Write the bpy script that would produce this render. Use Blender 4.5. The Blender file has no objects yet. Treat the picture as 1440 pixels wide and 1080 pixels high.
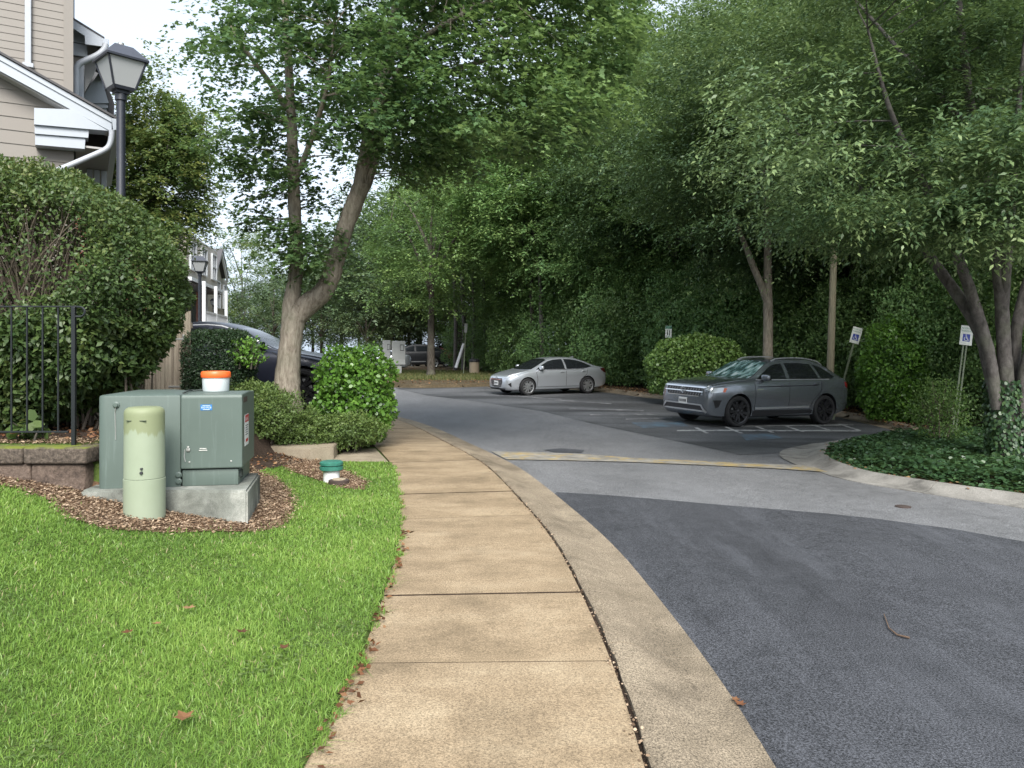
import bpy, bmesh, math, random
import numpy as np
from mathutils import Vector, Matrix
from mathutils.bvhtree import BVHTree

R = math.radians
sc = bpy.context.scene
COL = sc.collection

# ------------------------------------------------------------------ camera, sky, sun, exposure
EYE, HZ, F = 1.6, 500.0, 1080.0          # eye height, horizon row and focal length (pixels of a 1440 wide frame)
cam_d = bpy.data.cameras.new("camera")
cam_d.sensor_width = 36.0
cam_d.lens = 27.0
cam_d.shift_y = -40.0 / 1440.0
cam_d.clip_start = 0.05
cam_d.clip_end = 2000.0
cam = bpy.data.objects.new("camera", cam_d)
cam.location = (0, 0, EYE)
cam.rotation_euler = (R(90), 0, 0)
COL.objects.link(cam)
sc.camera = cam

SUN_EL, SUN_AZ = 43.0, 172.0             # azimuth measured clockwise from +Y
world = bpy.data.worlds.new("World")
sc.world = world
world.use_nodes = True
wn, wl = world.node_tree.nodes, world.node_tree.links
wn.clear()
w_out = wn.new("ShaderNodeOutputWorld")
w_bg = wn.new("ShaderNodeBackground")
w_hs = wn.new("ShaderNodeHueSaturation")
w_sky = wn.new("ShaderNodeTexSky")
w_sky.sky_type = 'NISHITA'
w_sky.sun_disc = False
w_sky.sun_elevation = R(SUN_EL)
w_sky.sun_rotation = R(SUN_AZ)
w_sky.air_density = 1.0
w_sky.dust_density = 3.5
w_sky.ozone_density = 1.2
w_hs.inputs['Saturation'].default_value = 0.32
w_mix = wn.new("ShaderNodeMix")
w_mix.data_type = 'RGBA'
w_mix.inputs['Factor'].default_value = 0.55       # cloud cover over the clear sky
w_mix.inputs['B'].default_value = (5.5, 6.5, 7.9, 1)
w_bg.inputs['Strength'].default_value = 0.054
wl.new(w_sky.outputs[0], w_hs.inputs['Color'])
wl.new(w_hs.outputs[0], w_mix.inputs['A'])
wl.new(w_mix.outputs['Result'], w_bg.inputs['Color'])
wl.new(w_bg.outputs[0], w_out.inputs['Surface'])

sun_d = bpy.data.lights.new("sun", 'SUN')
sun_d.energy = 1.5
sun_d.angle = R(30)
sun_d.color = (1.0, 0.965, 0.91)
sun = bpy.data.objects.new("sun", sun_d)
sa, se = R(SUN_AZ), R(SUN_EL)
sdir = Vector((math.sin(sa) * math.cos(se), math.cos(sa) * math.cos(se), math.sin(se)))
sun.rotation_euler = sdir.to_track_quat('Z', 'Y').to_euler()
sun.location = (0, 0, 30)
COL.objects.link(sun)

sc.view_settings.view_transform = 'Standard'
sc.view_settings.look = 'None'
sc.view_settings.exposure = 2.08
sc.view_settings.gamma = 1.0
sc.cycles.max_bounces = 6
sc.cycles.diffuse_bounces = 3
sc.cycles.glossy_bounces = 3
sc.cycles.transmission_bounces = 4
sc.cycles.transparent_max_bounces = 6

# ------------------------------------------------------------------ naming helpers
def tag(o, label=None, cat=None, group=None, kind=None):
    if label: o["label"] = label
    if cat: o["category"] = cat
    if group: o["group"] = group
    if kind: o["kind"] = kind
    return o

def thing(name, label, cat, loc=(0, 0, 0), rz=0.0, group=None):
    o = bpy.data.objects.new(name, None)
    o.empty_display_size = 0.2
    o.location = loc
    o.rotation_euler = (0, 0, rz)
    COL.objects.link(o)
    return tag(o, label, cat, group)

def children(o):
    return [c for c in bpy.data.objects if c.parent == o]

def copy_tree(o, parent=None, kids=None):
    c = o.copy()
    COL.objects.link(c)
    c.parent = parent
    for ch in children(o):
        copy_tree(ch, c)
    return c

def link_mesh(name, me, mats, parent=None):
    o = bpy.data.objects.new(name, me)
    for m in (mats if isinstance(mats, (list, tuple)) else [mats]):
        me.materials.append(m)
    COL.objects.link(o)
    if parent is not None:
        o.parent = parent
    return o

def wloc(o):
    v = Vector((0, 0, 0))
    while o is not None:
        v += o.location
        o = o.parent
    return v

# ------------------------------------------------------------------ mesh builder
class MB:
    def __init__(s):
        s.v, s.f, s.m = [], [], []

    def add(s, verts, faces, mi=0):
        b = len(s.v)
        s.v += [tuple(p) for p in verts]
        s.f += [tuple(i + b for i in f) for f in faces]
        s.m += [mi] * len(faces)
        return s

    def bm(s, b, mi=0):
        b.verts.index_update()
        s.add([v.co[:] for v in b.verts], [[v.index for v in f.verts] for f in b.faces], mi)
        b.free()
        return s

    def box(s, c, size, rz=0.0, bev=0.0, mi=0, rx=0.0, ry=0.0, seg=2):
        b = bmesh.new()
        bmesh.ops.create_cube(b, size=1.0)
        bmesh.ops.scale(b, vec=size, verts=b.verts)
        if bev > 0:
            bmesh.ops.bevel(b, geom=b.edges[:], offset=bev, segments=seg, affect='EDGES', profile=0.5)
        M = Matrix.Translation(c) @ Matrix.Rotation(rz, 4, 'Z') @ Matrix.Rotation(ry, 4, 'Y') @ Matrix.Rotation(rx, 4, 'X')
        bmesh.ops.transform(b, matrix=M, verts=b.verts)
        return s.bm(b, mi)

    def tube(s, pts, rad, seg=8, mi=0, rough=0.0, cap=True, rng=None):
        pts = [Vector(p) for p in pts]
        if not isinstance(rad, (list, tuple)): rad = [rad] * len(pts)
        vs, fs = [], []
        up = Vector((0.13, 0.29, 0.95))
        t0 = (pts[1] - pts[0]).normalized()
        a = t0.cross(up)
        if a.length < 0.2: a = t0.cross(Vector((1, 0, 0)))
        a.normalize()
        for i, p in enumerate(pts):
            t = (pts[min(i + 1, len(pts) - 1)] - pts[max(i - 1, 0)]).normalized()
            a = (a - t * a.dot(t)).normalized()
            b = t.cross(a)
            for k in range(seg):
                th = 2 * math.pi * k / seg
                r = rad[i]
                if rough and rng: r *= 1 + rng.uniform(-rough, rough)
                vs.append(p + a * (r * math.cos(th)) + b * (r * math.sin(th)))
        for i in range(len(pts) - 1):
            for k in range(seg):
                k2 = (k + 1) % seg
                fs.append((i * seg + k, i * seg + k2, (i + 1) * seg + k2, (i + 1) * seg + k))
        if cap:
            fs.append(tuple(reversed(range(seg))))
            n = (len(pts) - 1) * seg
            fs.append(tuple(range(n, n + seg)))
        return s.add(vs, fs, mi)

    def lathe(s, prof, seg=24, c=(0, 0, 0), axis='z', mi=0, M=None, cap=True):
        """prof: (radius, height) pairs"""
        vs, fs = [], []
        for (r, h) in prof:
            for k in range(seg):
                th = 2 * math.pi * k / seg
                x, y = r * math.cos(th), r * math.sin(th)
                p = Vector((x, y, h)) if axis == 'z' else Vector((x, h, y))
                if M is not None: p = M @ p
                vs.append(p + Vector(c))
        n = len(prof)
        for i in range(n - 1):
            for k in range(seg):
                k2 = (k + 1) % seg
                q = (i * seg + k, i * seg + k2, (i + 1) * seg + k2, (i + 1) * seg + k)
                fs.append(q if axis == 'z' else tuple(reversed(q)))
        if cap and prof[0][0] > 1e-4: fs.append(tuple(reversed(range(seg))) if axis == 'z' else tuple(range(seg)))
        if cap and prof[-1][0] > 1e-4:
            t = tuple(range((n - 1) * seg, n * seg))
            fs.append(t if axis == 'z' else tuple(reversed(t)))
        return s.add(vs, fs, mi)

    def prism(s, poly, axis, a, b, mi=0, M=None):
        """poly: 2d outline; extruded from a to b along axis ('x','y','z')"""
        def p3(u, w, d):
            p = {'x': (d, u, w), 'y': (u, d, w), 'z': (u, w, d)}[axis]
            return M @ Vector(p) if M is not None else p
        n = len(poly)
        vs = [p3(u, w, a) for u, w in poly] + [p3(u, w, b) for u, w in poly]
        fs = [tuple(range(n)), tuple(reversed(range(n, 2 * n)))]
        fs += [(i, i + n, (i + 1) % n + n, (i + 1) % n) for i in range(n)]
        bb = bmesh.new()
        bv = [bb.verts.new(v) for v in vs]
        for f in fs: bb.faces.new([bv[i] for i in f])
        bmesh.ops.recalc_face_normals(bb, faces=bb.faces)
        return s.bm(bb, mi)

    def build(s, name, mats, parent=None, smooth=None, world=True):
        off = wloc(parent) if (parent is not None and world) else Vector((0, 0, 0))
        me = bpy.data.meshes.new(name)
        me.from_pydata([(p[0] - off.x, p[1] - off.y, p[2] - off.z) for p in s.v], [], s.f)
        me.polygons.foreach_set("material_index", s.m)
        if smooth is not None:
            me.polygons.foreach_set("use_smooth", [True] * len(s.f))
            me.set_sharp_from_angle(angle=R(smooth))
        me.update()
        return link_mesh(name, me, mats, parent)

def np_mesh(name, V, faces, mats, parent=None, tint=None, smooth=False, world=True):
    """V (N,3), faces (M,k) integer array"""
    V = np.asarray(V, dtype=np.float32).copy()
    if parent is not None and world:
        V -= np.array(wloc(parent)[:], dtype=np.float32)
    me = bpy.data.meshes.new(name)
    k = faces.shape[1]
    me.vertices.add(len(V))
    me.vertices.foreach_set("co", V.ravel())
    me.loops.add(faces.size)
    me.loops.foreach_set("vertex_index", faces.astype(np.int32).ravel())
    me.polygons.add(len(faces))
    me.polygons.foreach_set("loop_start", np.arange(0, faces.size, k, dtype=np.int32))
    if smooth: me.polygons.foreach_set("use_smooth", np.ones(len(faces), dtype=bool))
    if tint is not None:
        a = me.attributes.new("tint", 'FLOAT', 'POINT')
        a.data.foreach_set("value", np.asarray(tint, dtype=np.float32))
    me.update(calc_edges=True)
    return link_mesh(name, me, mats, parent)

# ------------------------------------------------------------------ the lie of the land
def sp(t, k=1.2):
    t = np.asarray(t, dtype=float)
    return np.logaddexp(0, t * k) / k

def ss(a, b, x):
    t = np.clip((np.asarray(x, dtype=float) - a) / (b - a), 0, 1)
    return t * t * (3 - 2 * t)

def base(x, y):
    """height of the pavement level along the street (0 beside the camera)"""
    x = np.asarray(x, dtype=float); y = np.asarray(y, dtype=float)
    up = 0.0195 * sp(np.minimum(y, 95) - 19)
    dn = 0.03 * np.clip(sp(x - 3.5) , 0, 6)
    return up - dn

def zr(x, y): return base(x, y) - 0.10

def pxg(px, py, H, y0=12.0):
    """pixel -> point on the height field"""
    Y = y0
    for _ in range(60):
        z = float(H((px - 720) / F * Y, Y))
        Yn = F * (EYE - z) / (py - HZ)
        Y = 0.5 * Y + 0.5 * min(max(Yn, 1.0), 120)
    return ((px - 720) / F * Y, Y)

def at(px, py, Y):
    return Vector(((px - 720) / F * Y, Y, EYE - (py - HZ) * Y / F))

def catmull(P, n=8):
    P = [np.array(p, dtype=float) for p in P]
    out = []
    for i in range(len(P) - 1):
        p0 = P[max(i - 1, 0)]; p1 = P[i]; p2 = P[i + 1]; p3 = P[min(i + 2, len(P) - 1)]
        for k in range(n):
            t = k / n
            out.append(0.5 * ((2 * p1) + (-p0 + p2) * t + (2 * p0 - 5 * p1 + 4 * p2 - p3) * t * t + (-p0 + 3 * p1 - 3 * p2 + p3) * t ** 3))
    out.append(P[-1])
    return np.array(out)

SEAM = [(0.20, -4.0), (0.42, -1.0), (0.50, 1.5), (0.53, 2.98), (0.535, 4.0), (0.48, 5.19), (0.37, 6.65), (0.15, 8.23),
        (-0.33, 11.0), (-0.79, 12.8), (-1.35, 14.65), (-2.05, 16.95), (-2.73, 18.8), (-3.45, 20.3), (-4.7, 22.4),
        (-6.7, 24.6), (-9.6, 26.6), (-14, 28.4), (-25, 30.5), (-45, 32.5)]
seam = catmull(SEAM, 10)
tang = np.gradient(seam, axis=0)
tang /= np.linalg.norm(tang, axis=1)[:, None]
nleft = np.stack([-tang[:, 1], tang[:, 0]], axis=1)
WALK_W, CURB_W = 1.33, 0.55
ledge = seam + nleft * (WALK_W + 0.012)
oedge = seam - nleft * CURB_W
arc = np.concatenate([[0], np.cumsum(np.linalg.norm(np.diff(seam, axis=0), axis=1))])

def xl(y): return np.interp(y, ledge[:, 1], ledge[:, 0])

def HL(x, y):
    """the raised ground left of the pavement"""
    x = np.asarray(x, dtype=float); y = np.asarray(y, dtype=float)
    d = xl(y) - x
    r = 0.18 * sp(d - 1.2, 5.0)
    r = np.minimum(r, 0.6)
    T = 0.74 - 0.12 * ss(12, 15, y)
    ter = T * ss(3.72, 4.05, -x) * (y > 7.3) * ss(31, 24, y)
    return base(x, y) + np.where(d > 0, 0.012 + np.maximum(r, ter), 0.0)

def pip(poly, X, Y):
    """points in polygon"""
    poly = np.asarray(poly); ins = np.zeros(X.shape, dtype=bool)
    j = len(poly) - 1
    for i in range(len(poly)):
        xi, yi = poly[i]; xj, yj = poly[j]
        c = ((yi > Y) != (yj > Y)) & (X < (xj - xi) * (Y - yi) / (yj - yi + 1e-12) + xi)
        ins ^= c
        j = i
    return ins

def sheet(name, poly, H, dz, mats, step=0.5, parent=None, smooth=True):
    """a polygon laid on a height field"""
    b = bmesh.new()
    b.faces.new([b.verts.new((p[0], p[1], 0)) for p in poly])
    P = np.array([(p[0], p[1]) for p in poly])
    for ax in (0, 1):
        lo, hi = P[:, ax].min(), P[:, ax].max()
        k = math.ceil(lo / step) * step
        while k < hi:
            co = [0, 0, 0]; co[ax] = k
            no = [0, 0, 0]; no[ax] = 1
            bmesh.ops.bisect_plane(b, geom=b.verts[:] + b.edges[:] + b.faces[:], plane_co=co, plane_no=no)
            k += step
    bmesh.ops.recalc_face_normals(b, faces=b.faces)
    if b.faces and b.faces[0].normal.z < 0: bmesh.ops.reverse_faces(b, faces=b.faces)
    for v in b.verts: v.co.z = float(H(v.co.x, v.co.y)) + dz
    me = bpy.data.meshes.new(name)
    for f in b.faces: f.smooth = smooth
    b.to_mesh(me); b.free()
    return link_mesh(name, me, mats, parent)

def grid(name, xs, ys, H, dz, mats):
    xs = np.asarray(xs, dtype=float); ys = np.asarray(ys, dtype=float)
    X, Y = np.meshgrid(xs, ys)
    Z = H(X, Y) + dz
    V = np.stack([X, Y, Z], axis=-1).reshape(-1, 3)
    nx, ny = len(xs), len(ys)
    i = np.arange(nx - 1); j = np.arange(ny - 1)
    I, J = np.meshgrid(i, j)
    a = (J * nx + I).ravel()
    return np_mesh(name, V, np.stack([a, a + 1, a + nx + 1, a + nx], axis=1), mats, smooth=True)

# ------------------------------------------------------------------ materials
class NT:
    def __init__(s, name):
        s.mat = bpy.data.materials.new(name); s.mat.use_nodes = True
        s.n, s.l = s.mat.node_tree.nodes, s.mat.node_tree.links
        s.n.clear()
        s.out = s.n.new("ShaderNodeOutputMaterial")
        s.p = s.n.new("ShaderNodeBsdfPrincipled")
        s.l.new(s.p.outputs[0], s.out.inputs['Surface'])
        s.tc = s.n.new("ShaderNodeTexCoord")

    def noise(s, scale, detail=4, rough=0.55, stretch=None, dist=0.0):
        nz = s.n.new("ShaderNodeTexNoise")
        nz.inputs['Scale'].default_value = scale; nz.inputs['Detail'].default_value = detail
        nz.inputs['Roughness'].default_value = rough; nz.inputs['Distortion'].default_value = dist
        s.l.new(s.coord(stretch), nz.inputs['Vector'])
        return nz.outputs['Fac']

    def coord(s, stretch=None, rot=None):
        if stretch is None and rot is None: return s.tc.outputs['Object']
        m = s.n.new("ShaderNodeMapping")
        if stretch: m.inputs['Scale'].default_value = stretch
        if rot: m.inputs['Rotation'].default_value = rot
        s.l.new(s.tc.outputs['Object'], m.inputs['Vector'])
        return m.outputs[0]

    def voro(s, scale, feature='F1', stretch=None, out='Distance'):
        v = s.n.new("ShaderNodeTexVoronoi"); v.feature = feature
        v.inputs['Scale'].default_value = scale
        s.l.new(s.coord(stretch), v.inputs['Vector'])
        return v.outputs[out]

    def ramp(s, fac, stops):
        r = s.n.new("ShaderNodeValToRGB")
        e = r.color_ramp.elements
        while len(e) < len(stops): e.new(0.5)
        for k, (p, c) in enumerate(stops):
            e[k].position = p
            e[k].color = (c, c, c, 1) if isinstance(c, (int, float)) else (*c, 1)
        s.l.new(fac, r.inputs[0])
        return r.outputs[0]

    def mix(s, fac, a, b, mode='MIX'):
        m = s.n.new("ShaderNodeMix"); m.data_type = 'RGBA'; m.blend_type = mode
        for sock, v in ((m.inputs['Factor'], fac), (m.inputs['A'], a), (m.inputs['B'], b)):
            if isinstance(v, (int, float)): sock.default_value = v if sock.name == 'Factor' else (v, v, v, 1)
            elif isinstance(v, tuple): sock.default_value = (*v, 1)
            else: s.l.new(v, sock)
        return m.outputs['Result']

    def math(s, op, a, b=0.0):
        m = s.n.new("ShaderNodeMath"); m.operation = op
        for k, v in enumerate((a, b)):
            if isinstance(v, (int, float)): m.inputs[k].default_value = v
            else: s.l.new(v, m.inputs[k])
        return m.outputs[0]

    def attr(s, name):
        a = s.n.new("ShaderNodeAttribute"); a.attribute_name = name
        return a.outputs['Fac']

    def bump(s, h, strength=0.3, dist=0.02):
        b = s.n.new("ShaderNodeBump")
        b.inputs['Strength'].default_value = strength; b.inputs['Distance'].default_value = dist
        s.l.new(h, b.inputs['Height'])
        s.l.new(b.outputs[0], s.p.inputs['Normal'])

    def set(s, **kw):
        for k, v in kw.items():
            sock = s.p.inputs[{'col': 'Base Color', 'rough': 'Roughness', 'metal': 'Metallic', 'spec': 'Specular IOR Level',
                               'coat': 'Coat Weight', 'trans': 'Transmission Weight', 'ior': 'IOR', 'coatr': 'Coat Roughness'}[k]]
            if isinstance(v, (int, float)): sock.default_value = v
            elif isinstance(v, tuple): sock.default_value = (*v, 1)
            else: s.l.new(v, sock)
        return s

def simple(name, col, rough=0.5, metal=0.0, var=0.12, scale=9.0, bump=0.0, **kw):
    t = NT(name)
    n = t.noise(scale, 5)
    c = t.mix(n, tuple(v * (1 - var) for v in col), tuple(min(1, v * (1 + var)) for v in col))
    t.set(col=c, rough=rough, metal=metal, **kw)
    if bump: t.bump(t.noise(scale * 6, 4), bump, 0.01)
    return t.mat

def leaf_mat(name, stops, rough=0.5, trans=0.28, spec=0.35):
    t = NT(name)
    col = t.ramp(t.attr("tint"), stops)
    t.set(col=col, rough=rough, spec=spec)
    tr = t.n.new("ShaderNodeBsdfTranslucent")
    warm = t.mix(0.35, col, (0.16, 0.22, 0.03))
    t.l.new(warm, tr.inputs[0])
    mx = t.n.new("ShaderNodeMixShader"); mx.inputs[0].default_value = trans
    t.l.new(t.p.outputs[0], mx.inputs[1]); t.l.new(tr.outputs[0], mx.inputs[2])
    t.l.new(mx.outputs[0], t.out.inputs['Surface'])
    return t.mat

def asphalt(name, lo, hi, blue, speck=0.5, wet=None, streak=None):
    t = NT(name)
    big = t.noise(0.55, 5, 0.62, stretch=(1, 0.45, 1))
    mid = t.noise(5.0, 6, 0.7)
    fine = t.noise(95.0, 3, 0.85)
    grit = t.voro(170.0)
    k = t.math('ADD', t.math('MULTIPLY', big, 0.55), t.math('MULTIPLY', mid, 0.45))
    c = t.ramp(k, [(0.33, tuple(lo * b for b in blue)), (0.68, tuple(hi * b for b in blue))])
    sp_ = t.ramp(fine, [(0.38, max(0.15, 1 - speck)), (0.5, 1.0), (0.63, 1 + speck * 1.3)])
    c = t.mix(1.0, c, sp_, 'MULTIPLY')
    if wet is not None:
        wfac = t.ramp(t.noise(0.35, 4, 0.5, stretch=(0.5, 1.6, 1)), [(0.42, 0.0), (0.6, 1.0)])
        c = t.mix(t.math('MULTIPLY', wfac, 1.0), c, tuple(wet * b for b in blue))
    if streak is not None:
        m_ = t.n.new("ShaderNodeMapping"); m_.inputs['Rotation'].default_value = (0, 0, R(-7)); m_.inputs['Scale'].default_value = (2.6, 0.42, 1)
        t.l.new(t.tc.outputs['Object'], m_.inputs['Vector'])
        nz = t.n.new("ShaderNodeTexNoise"); nz.inputs['Scale'].default_value = 0.8; nz.inputs['Detail'].default_value = 6; nz.inputs['Roughness'].default_value = 0.68
        t.l.new(m_.outputs[0], nz.inputs['Vector'])
        sf = t.math('MULTIPLY', t.ramp(nz.outputs['Fac'], [(0.52, 0.0), (0.68, 0.55)]), t.ramp(fine, [(0.4, 0.25), (0.6, 1.0)]))
        c = t.mix(sf, c, tuple(streak * b for b in blue))
        df = t.ramp(nz.outputs['Fac'], [(0.3, 0.62), (0.42, 1.0)])
        c = t.mix(1.0, c, df, 'MULTIPLY')
    t.set(col=c, rough=t.ramp(mid, [(0.3, 0.62), (0.7, 0.85)]), spec=0.35)
    t.bump(grit, 0.5, 0.006)
    return t.mat

def concrete(name, lo, mid_, hi, speck=0.25, stain=0.55, stretch=None, blotch=0.9):
    t = NT(name)
    a = t.noise(blotch, 6, 0.65, stretch=stretch)
    b = t.noise(3.5, 6, 0.7)
    fine = t.noise(110, 3, 0.85)
    k = t.math('ADD', t.math('MULTIPLY', a, 0.6), t.math('MULTIPLY', b, 0.4))
    c = t.ramp(k, [(0.34, lo), (0.5, mid_), (0.66, hi)])
    c = t.mix(1.0, c, t.ramp(fine, [(0.36, 1 - speck), (0.5, 1.0), (0.66, 1 + speck)]), 'MULTIPLY')
    st = t.ramp(t.noise(1.7, 5, 0.6, dist=0.6), [(0.36, stain), (0.47, 1.0)])
    c = t.mix(1.0, c, st, 'MULTIPLY')
    t.set(col=c, rough=0.85, spec=0.25)
    t.bump(t.noise(90, 4, 0.7), 0.35, 0.006)
    return t.mat

M = {}
M['asphalt_old'] = asphalt('old asphalt', 0.095, 0.185, (0.99, 1.0, 1.025), 0.7)
M['asphalt_new'] = asphalt('new asphalt', 0.034, 0.062, (0.95, 0.985, 1.1), 1.0, streak=0.13)
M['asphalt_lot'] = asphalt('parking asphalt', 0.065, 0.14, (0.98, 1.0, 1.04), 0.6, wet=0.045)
M['walk'] = concrete('sidewalk concrete', (0.182, 0.136, 0.084), (0.276, 0.207, 0.13), (0.36, 0.282, 0.184), 0.5, 0.86, (1.0, 2.2, 1))
M['curb'] = concrete('curb concrete', (0.15, 0.121, 0.083), (0.23, 0.186, 0.132), (0.315, 0.26, 0.185), 0.75, 0.76, (0.8, 0.8, 1))
M['curb_grey'] = concrete('grey curb concrete', (0.13, 0.125, 0.115), (0.22, 0.21, 0.19), (0.31, 0.295, 0.27), 0.35, 0.6)
M['pad'] = concrete('pad concrete', (0.1, 0.105, 0.09), (0.2, 0.21, 0.185), (0.42, 0.42, 0.38), 0.2, 0.4, (1, 1, 0.6), 2.2)
M['slab'] = concrete('step concrete', (0.2, 0.165, 0.12), (0.29, 0.245, 0.18), (0.37, 0.32, 0.245), 0.3, 0.7)

t = NT('yellow painted concrete')
n1 = t.ramp(t.noise(3.4, 7, 0.8), [(0.49, 0.0), (0.6, 0.75)])
cc = t.ramp(t.noise(6, 5), [(0.3, (0.15, 0.14, 0.12)), (0.7, (0.30, 0.28, 0.24))])
t.set(col=t.mix(n1, cc, (0.36, 0.25, 0.06)), rough=0.8)
t.bump(t.noise(60, 4), 0.4, 0.008)
M['yellow_strip'] = t.mat

def worn_paint(name, col, under, lo=0.4, hi=0.55, scale=5.0):
    t = NT(name)
    f = t.ramp(t.noise(scale, 6, 0.75), [(lo, 0.0), (hi, 1.0)])
    u = t.ramp(t.noise(120, 3, 0.8), [(0.3, tuple(v * 0.6 for v in under)), (0.7, tuple(v * 1.4 for v in under))])
    t.set(col=t.mix(f, u, col), rough=0.75)
    return t.mat
M['paint_white'] = worn_paint('worn white road paint', (0.4, 0.4, 0.39), (0.085, 0.085, 0.09), 0.4, 0.54)
M['paint_faint'] = worn_paint('faded white road paint', (0.24, 0.24, 0.235), (0.085, 0.085, 0.09), 0.48, 0.64, 2.0)
M['paint_blue'] = worn_paint('faded blue road paint', (0.085, 0.16, 0.215), (0.07, 0.075, 0.085), 0.44, 0.66, 2.2)

def soil(name, a, b, c, scale=18):
    t = NT(name)
    n = t.math('ADD', t.math('MULTIPLY', t.noise(scale, 6, 0.75), 0.7), t.math('MULTIPLY', t.noise(1.2, 4), 0.3))
    t.set(col=t.ramp(n, [(0.35, a), (0.52, b), (0.68, c)]), rough=0.95, spec=0.15)
    t.bump(t.noise(scale * 2.5, 5, 0.7), 0.8, 0.03)
    return t.mat
M['lawn_soil'] = soil('lawn soil', (0.05, 0.065, 0.02), (0.085, 0.13, 0.03), (0.13, 0.19, 0.045))
M['mulch'] = soil('bark mulch', (0.07, 0.042, 0.025), (0.15, 0.09, 0.055), (0.26, 0.165, 0.1), 26)
M['mulch_dark'] = soil('dark mulch', (0.022, 0.015, 0.011), (0.055, 0.038, 0.028), (0.1, 0.07, 0.052), 26)
M['forest'] = soil('forest floor', (0.03, 0.022, 0.014), (0.07, 0.05, 0.032), (0.13, 0.095, 0.06), 9)
M['verge'] = soil('leaf strewn verge', (0.04, 0.034, 0.02), (0.085, 0.066, 0.04), (0.17, 0.13, 0.085), 12)
M['ground'] = soil('ground', (0.03, 0.04, 0.016), (0.05, 0.06, 0.025), (0.08, 0.085, 0.04), 3)

def bark(name, a, b, c, vs=(9, 9, 2.2)):
    t = NT(name)
    n = t.noise(2.2, 7, 0.7, stretch=vs, dist=0.4)
    m = t.noise(1.6, 4, 0.6)
    col = t.ramp(n, [(0.32, a), (0.5, b), (0.7, c)])
    col = t.mix(t.ramp(m, [(0.5, 0.0), (0.68, 0.45)]), col, (0.16, 0.17, 0.12))
    t.set(col=col, rough=0.9, spec=0.15)
    t.bump(n, 0.7, 0.03)
    return t.mat
M['bark_maple'] = bark('maple bark', (0.1, 0.083, 0.064), (0.22, 0.19, 0.152), (0.34, 0.305, 0.25))
M['bark_dark'] = bark('dark bark', (0.03, 0.025, 0.02), (0.07, 0.06, 0.05), (0.13, 0.115, 0.095))
M['bark_grey'] = bark('grey bark', (0.05, 0.045, 0.042), (0.105, 0.095, 0.088), (0.17, 0.155, 0.145), (5, 5, 3))
M['twig'] = simple('bare twigs', (0.125, 0.1, 0.075), 0.85)

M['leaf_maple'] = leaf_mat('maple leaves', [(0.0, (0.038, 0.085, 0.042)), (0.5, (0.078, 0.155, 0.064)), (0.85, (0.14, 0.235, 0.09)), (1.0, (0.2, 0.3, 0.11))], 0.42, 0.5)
M['leaf_yellow'] = leaf_mat('yellowing leaves', [(0.0, (0.08, 0.15, 0.06)), (0.55, (0.16, 0.24, 0.085)), (1.0, (0.36, 0.36, 0.11))], 0.5, 0.5)
M['leaf_wood'] = leaf_mat('woodland leaves', [(0.0, (0.044, 0.092, 0.034)), (0.5, (0.128, 0.222, 0.072)), (0.8, (0.22, 0.33, 0.108)), (1.0, (0.34, 0.45, 0.15))], 0.42, 0.45)
M['leaf_light'] = leaf_mat('light woodland leaves', [(0.0, (0.075, 0.16, 0.06)), (0.5, (0.19, 0.33, 0.12)), (1.0, (0.36, 0.5, 0.18))], 0.42, 0.46)
M['leaf_zelkova'] = leaf_mat('zelkova leaves', [(0.0, (0.027, 0.06, 0.03)), (0.5, (0.082, 0.142, 0.064)), (0.8, (0.195, 0.275, 0.115)), (1.0, (0.34, 0.43, 0.185))], 0.4, 0.4)
M['leaf_far'] = leaf_mat('far tree leaves', [(0.0, (0.065, 0.11, 0.065)), (0.55, (0.11, 0.17, 0.085)), (1.0, (0.18, 0.235, 0.1))], 0.55, 0.3)
M['leaf_purple'] = leaf_mat('dark purple leaves', [(0.0, (0.025, 0.014, 0.016)), (1.0, (0.06, 0.035, 0.035))], 0.5, 0.2)
M['leaf_hedge'] = leaf_mat('hedge leaves', [(0.0, (0.03, 0.062, 0.02)), (0.5, (0.08, 0.128, 0.038)), (0.85, (0.16, 0.185, 0.058)), (1.0, (0.25, 0.215, 0.1))], 0.42, 0.3)
M['leaf_yew'] = leaf_mat('yew needles', [(0.0, (0.013, 0.028, 0.014)), (0.7, (0.028, 0.058, 0.022)), (1.0, (0.09, 0.14, 0.035))], 0.5, 0.15)
M['leaf_holly'] = leaf_mat('glossy shrub leaves', [(0.0, (0.055, 0.135, 0.022)), (0.5, (0.12, 0.25, 0.04)), (1.0, (0.21, 0.37, 0.07))], 0.3, 0.34, 0.4)
M['leaf_spirea'] = leaf_mat('spirea leaves', [(0.0, (0.06, 0.1, 0.03)), (0.55, (0.11, 0.17, 0.045)), (1.0, (0.2, 0.26, 0.075))], 0.5, 0.3)
M['leaf_cover'] = leaf_mat('ground cover leaves', [(0.0, (0.026, 0.058, 0.026)), (0.6, (0.048, 0.1, 0.04)), (1.0, (0.09, 0.155, 0.055))], 0.35, 0.22, 0.45)
M['leaf_box'] = leaf_mat('clipped bush leaves', [(0.0, (0.075, 0.15, 0.04)), (0.6, (0.145, 0.24, 0.06)), (1.0, (0.22, 0.32, 0.085))], 0.4, 0.33)
M['grass'] = leaf_mat('grass blades', [(0.0, (0.085, 0.165, 0.034)), (0.5, (0.185, 0.315, 0.058)), (0.85, (0.29, 0.43, 0.095)), (0.97, (0.34, 0.44, 0.12)), (1.0, (0.42, 0.37, 0.2))], 0.4, 0.34)
M['grass_dry'] = leaf_mat('rough grass', [(0.0, (0.05, 0.07, 0.02)), (0.6, (0.1, 0.12, 0.035)), (1.0, (0.2, 0.17, 0.08))], 0.6, 0.25)
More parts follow.
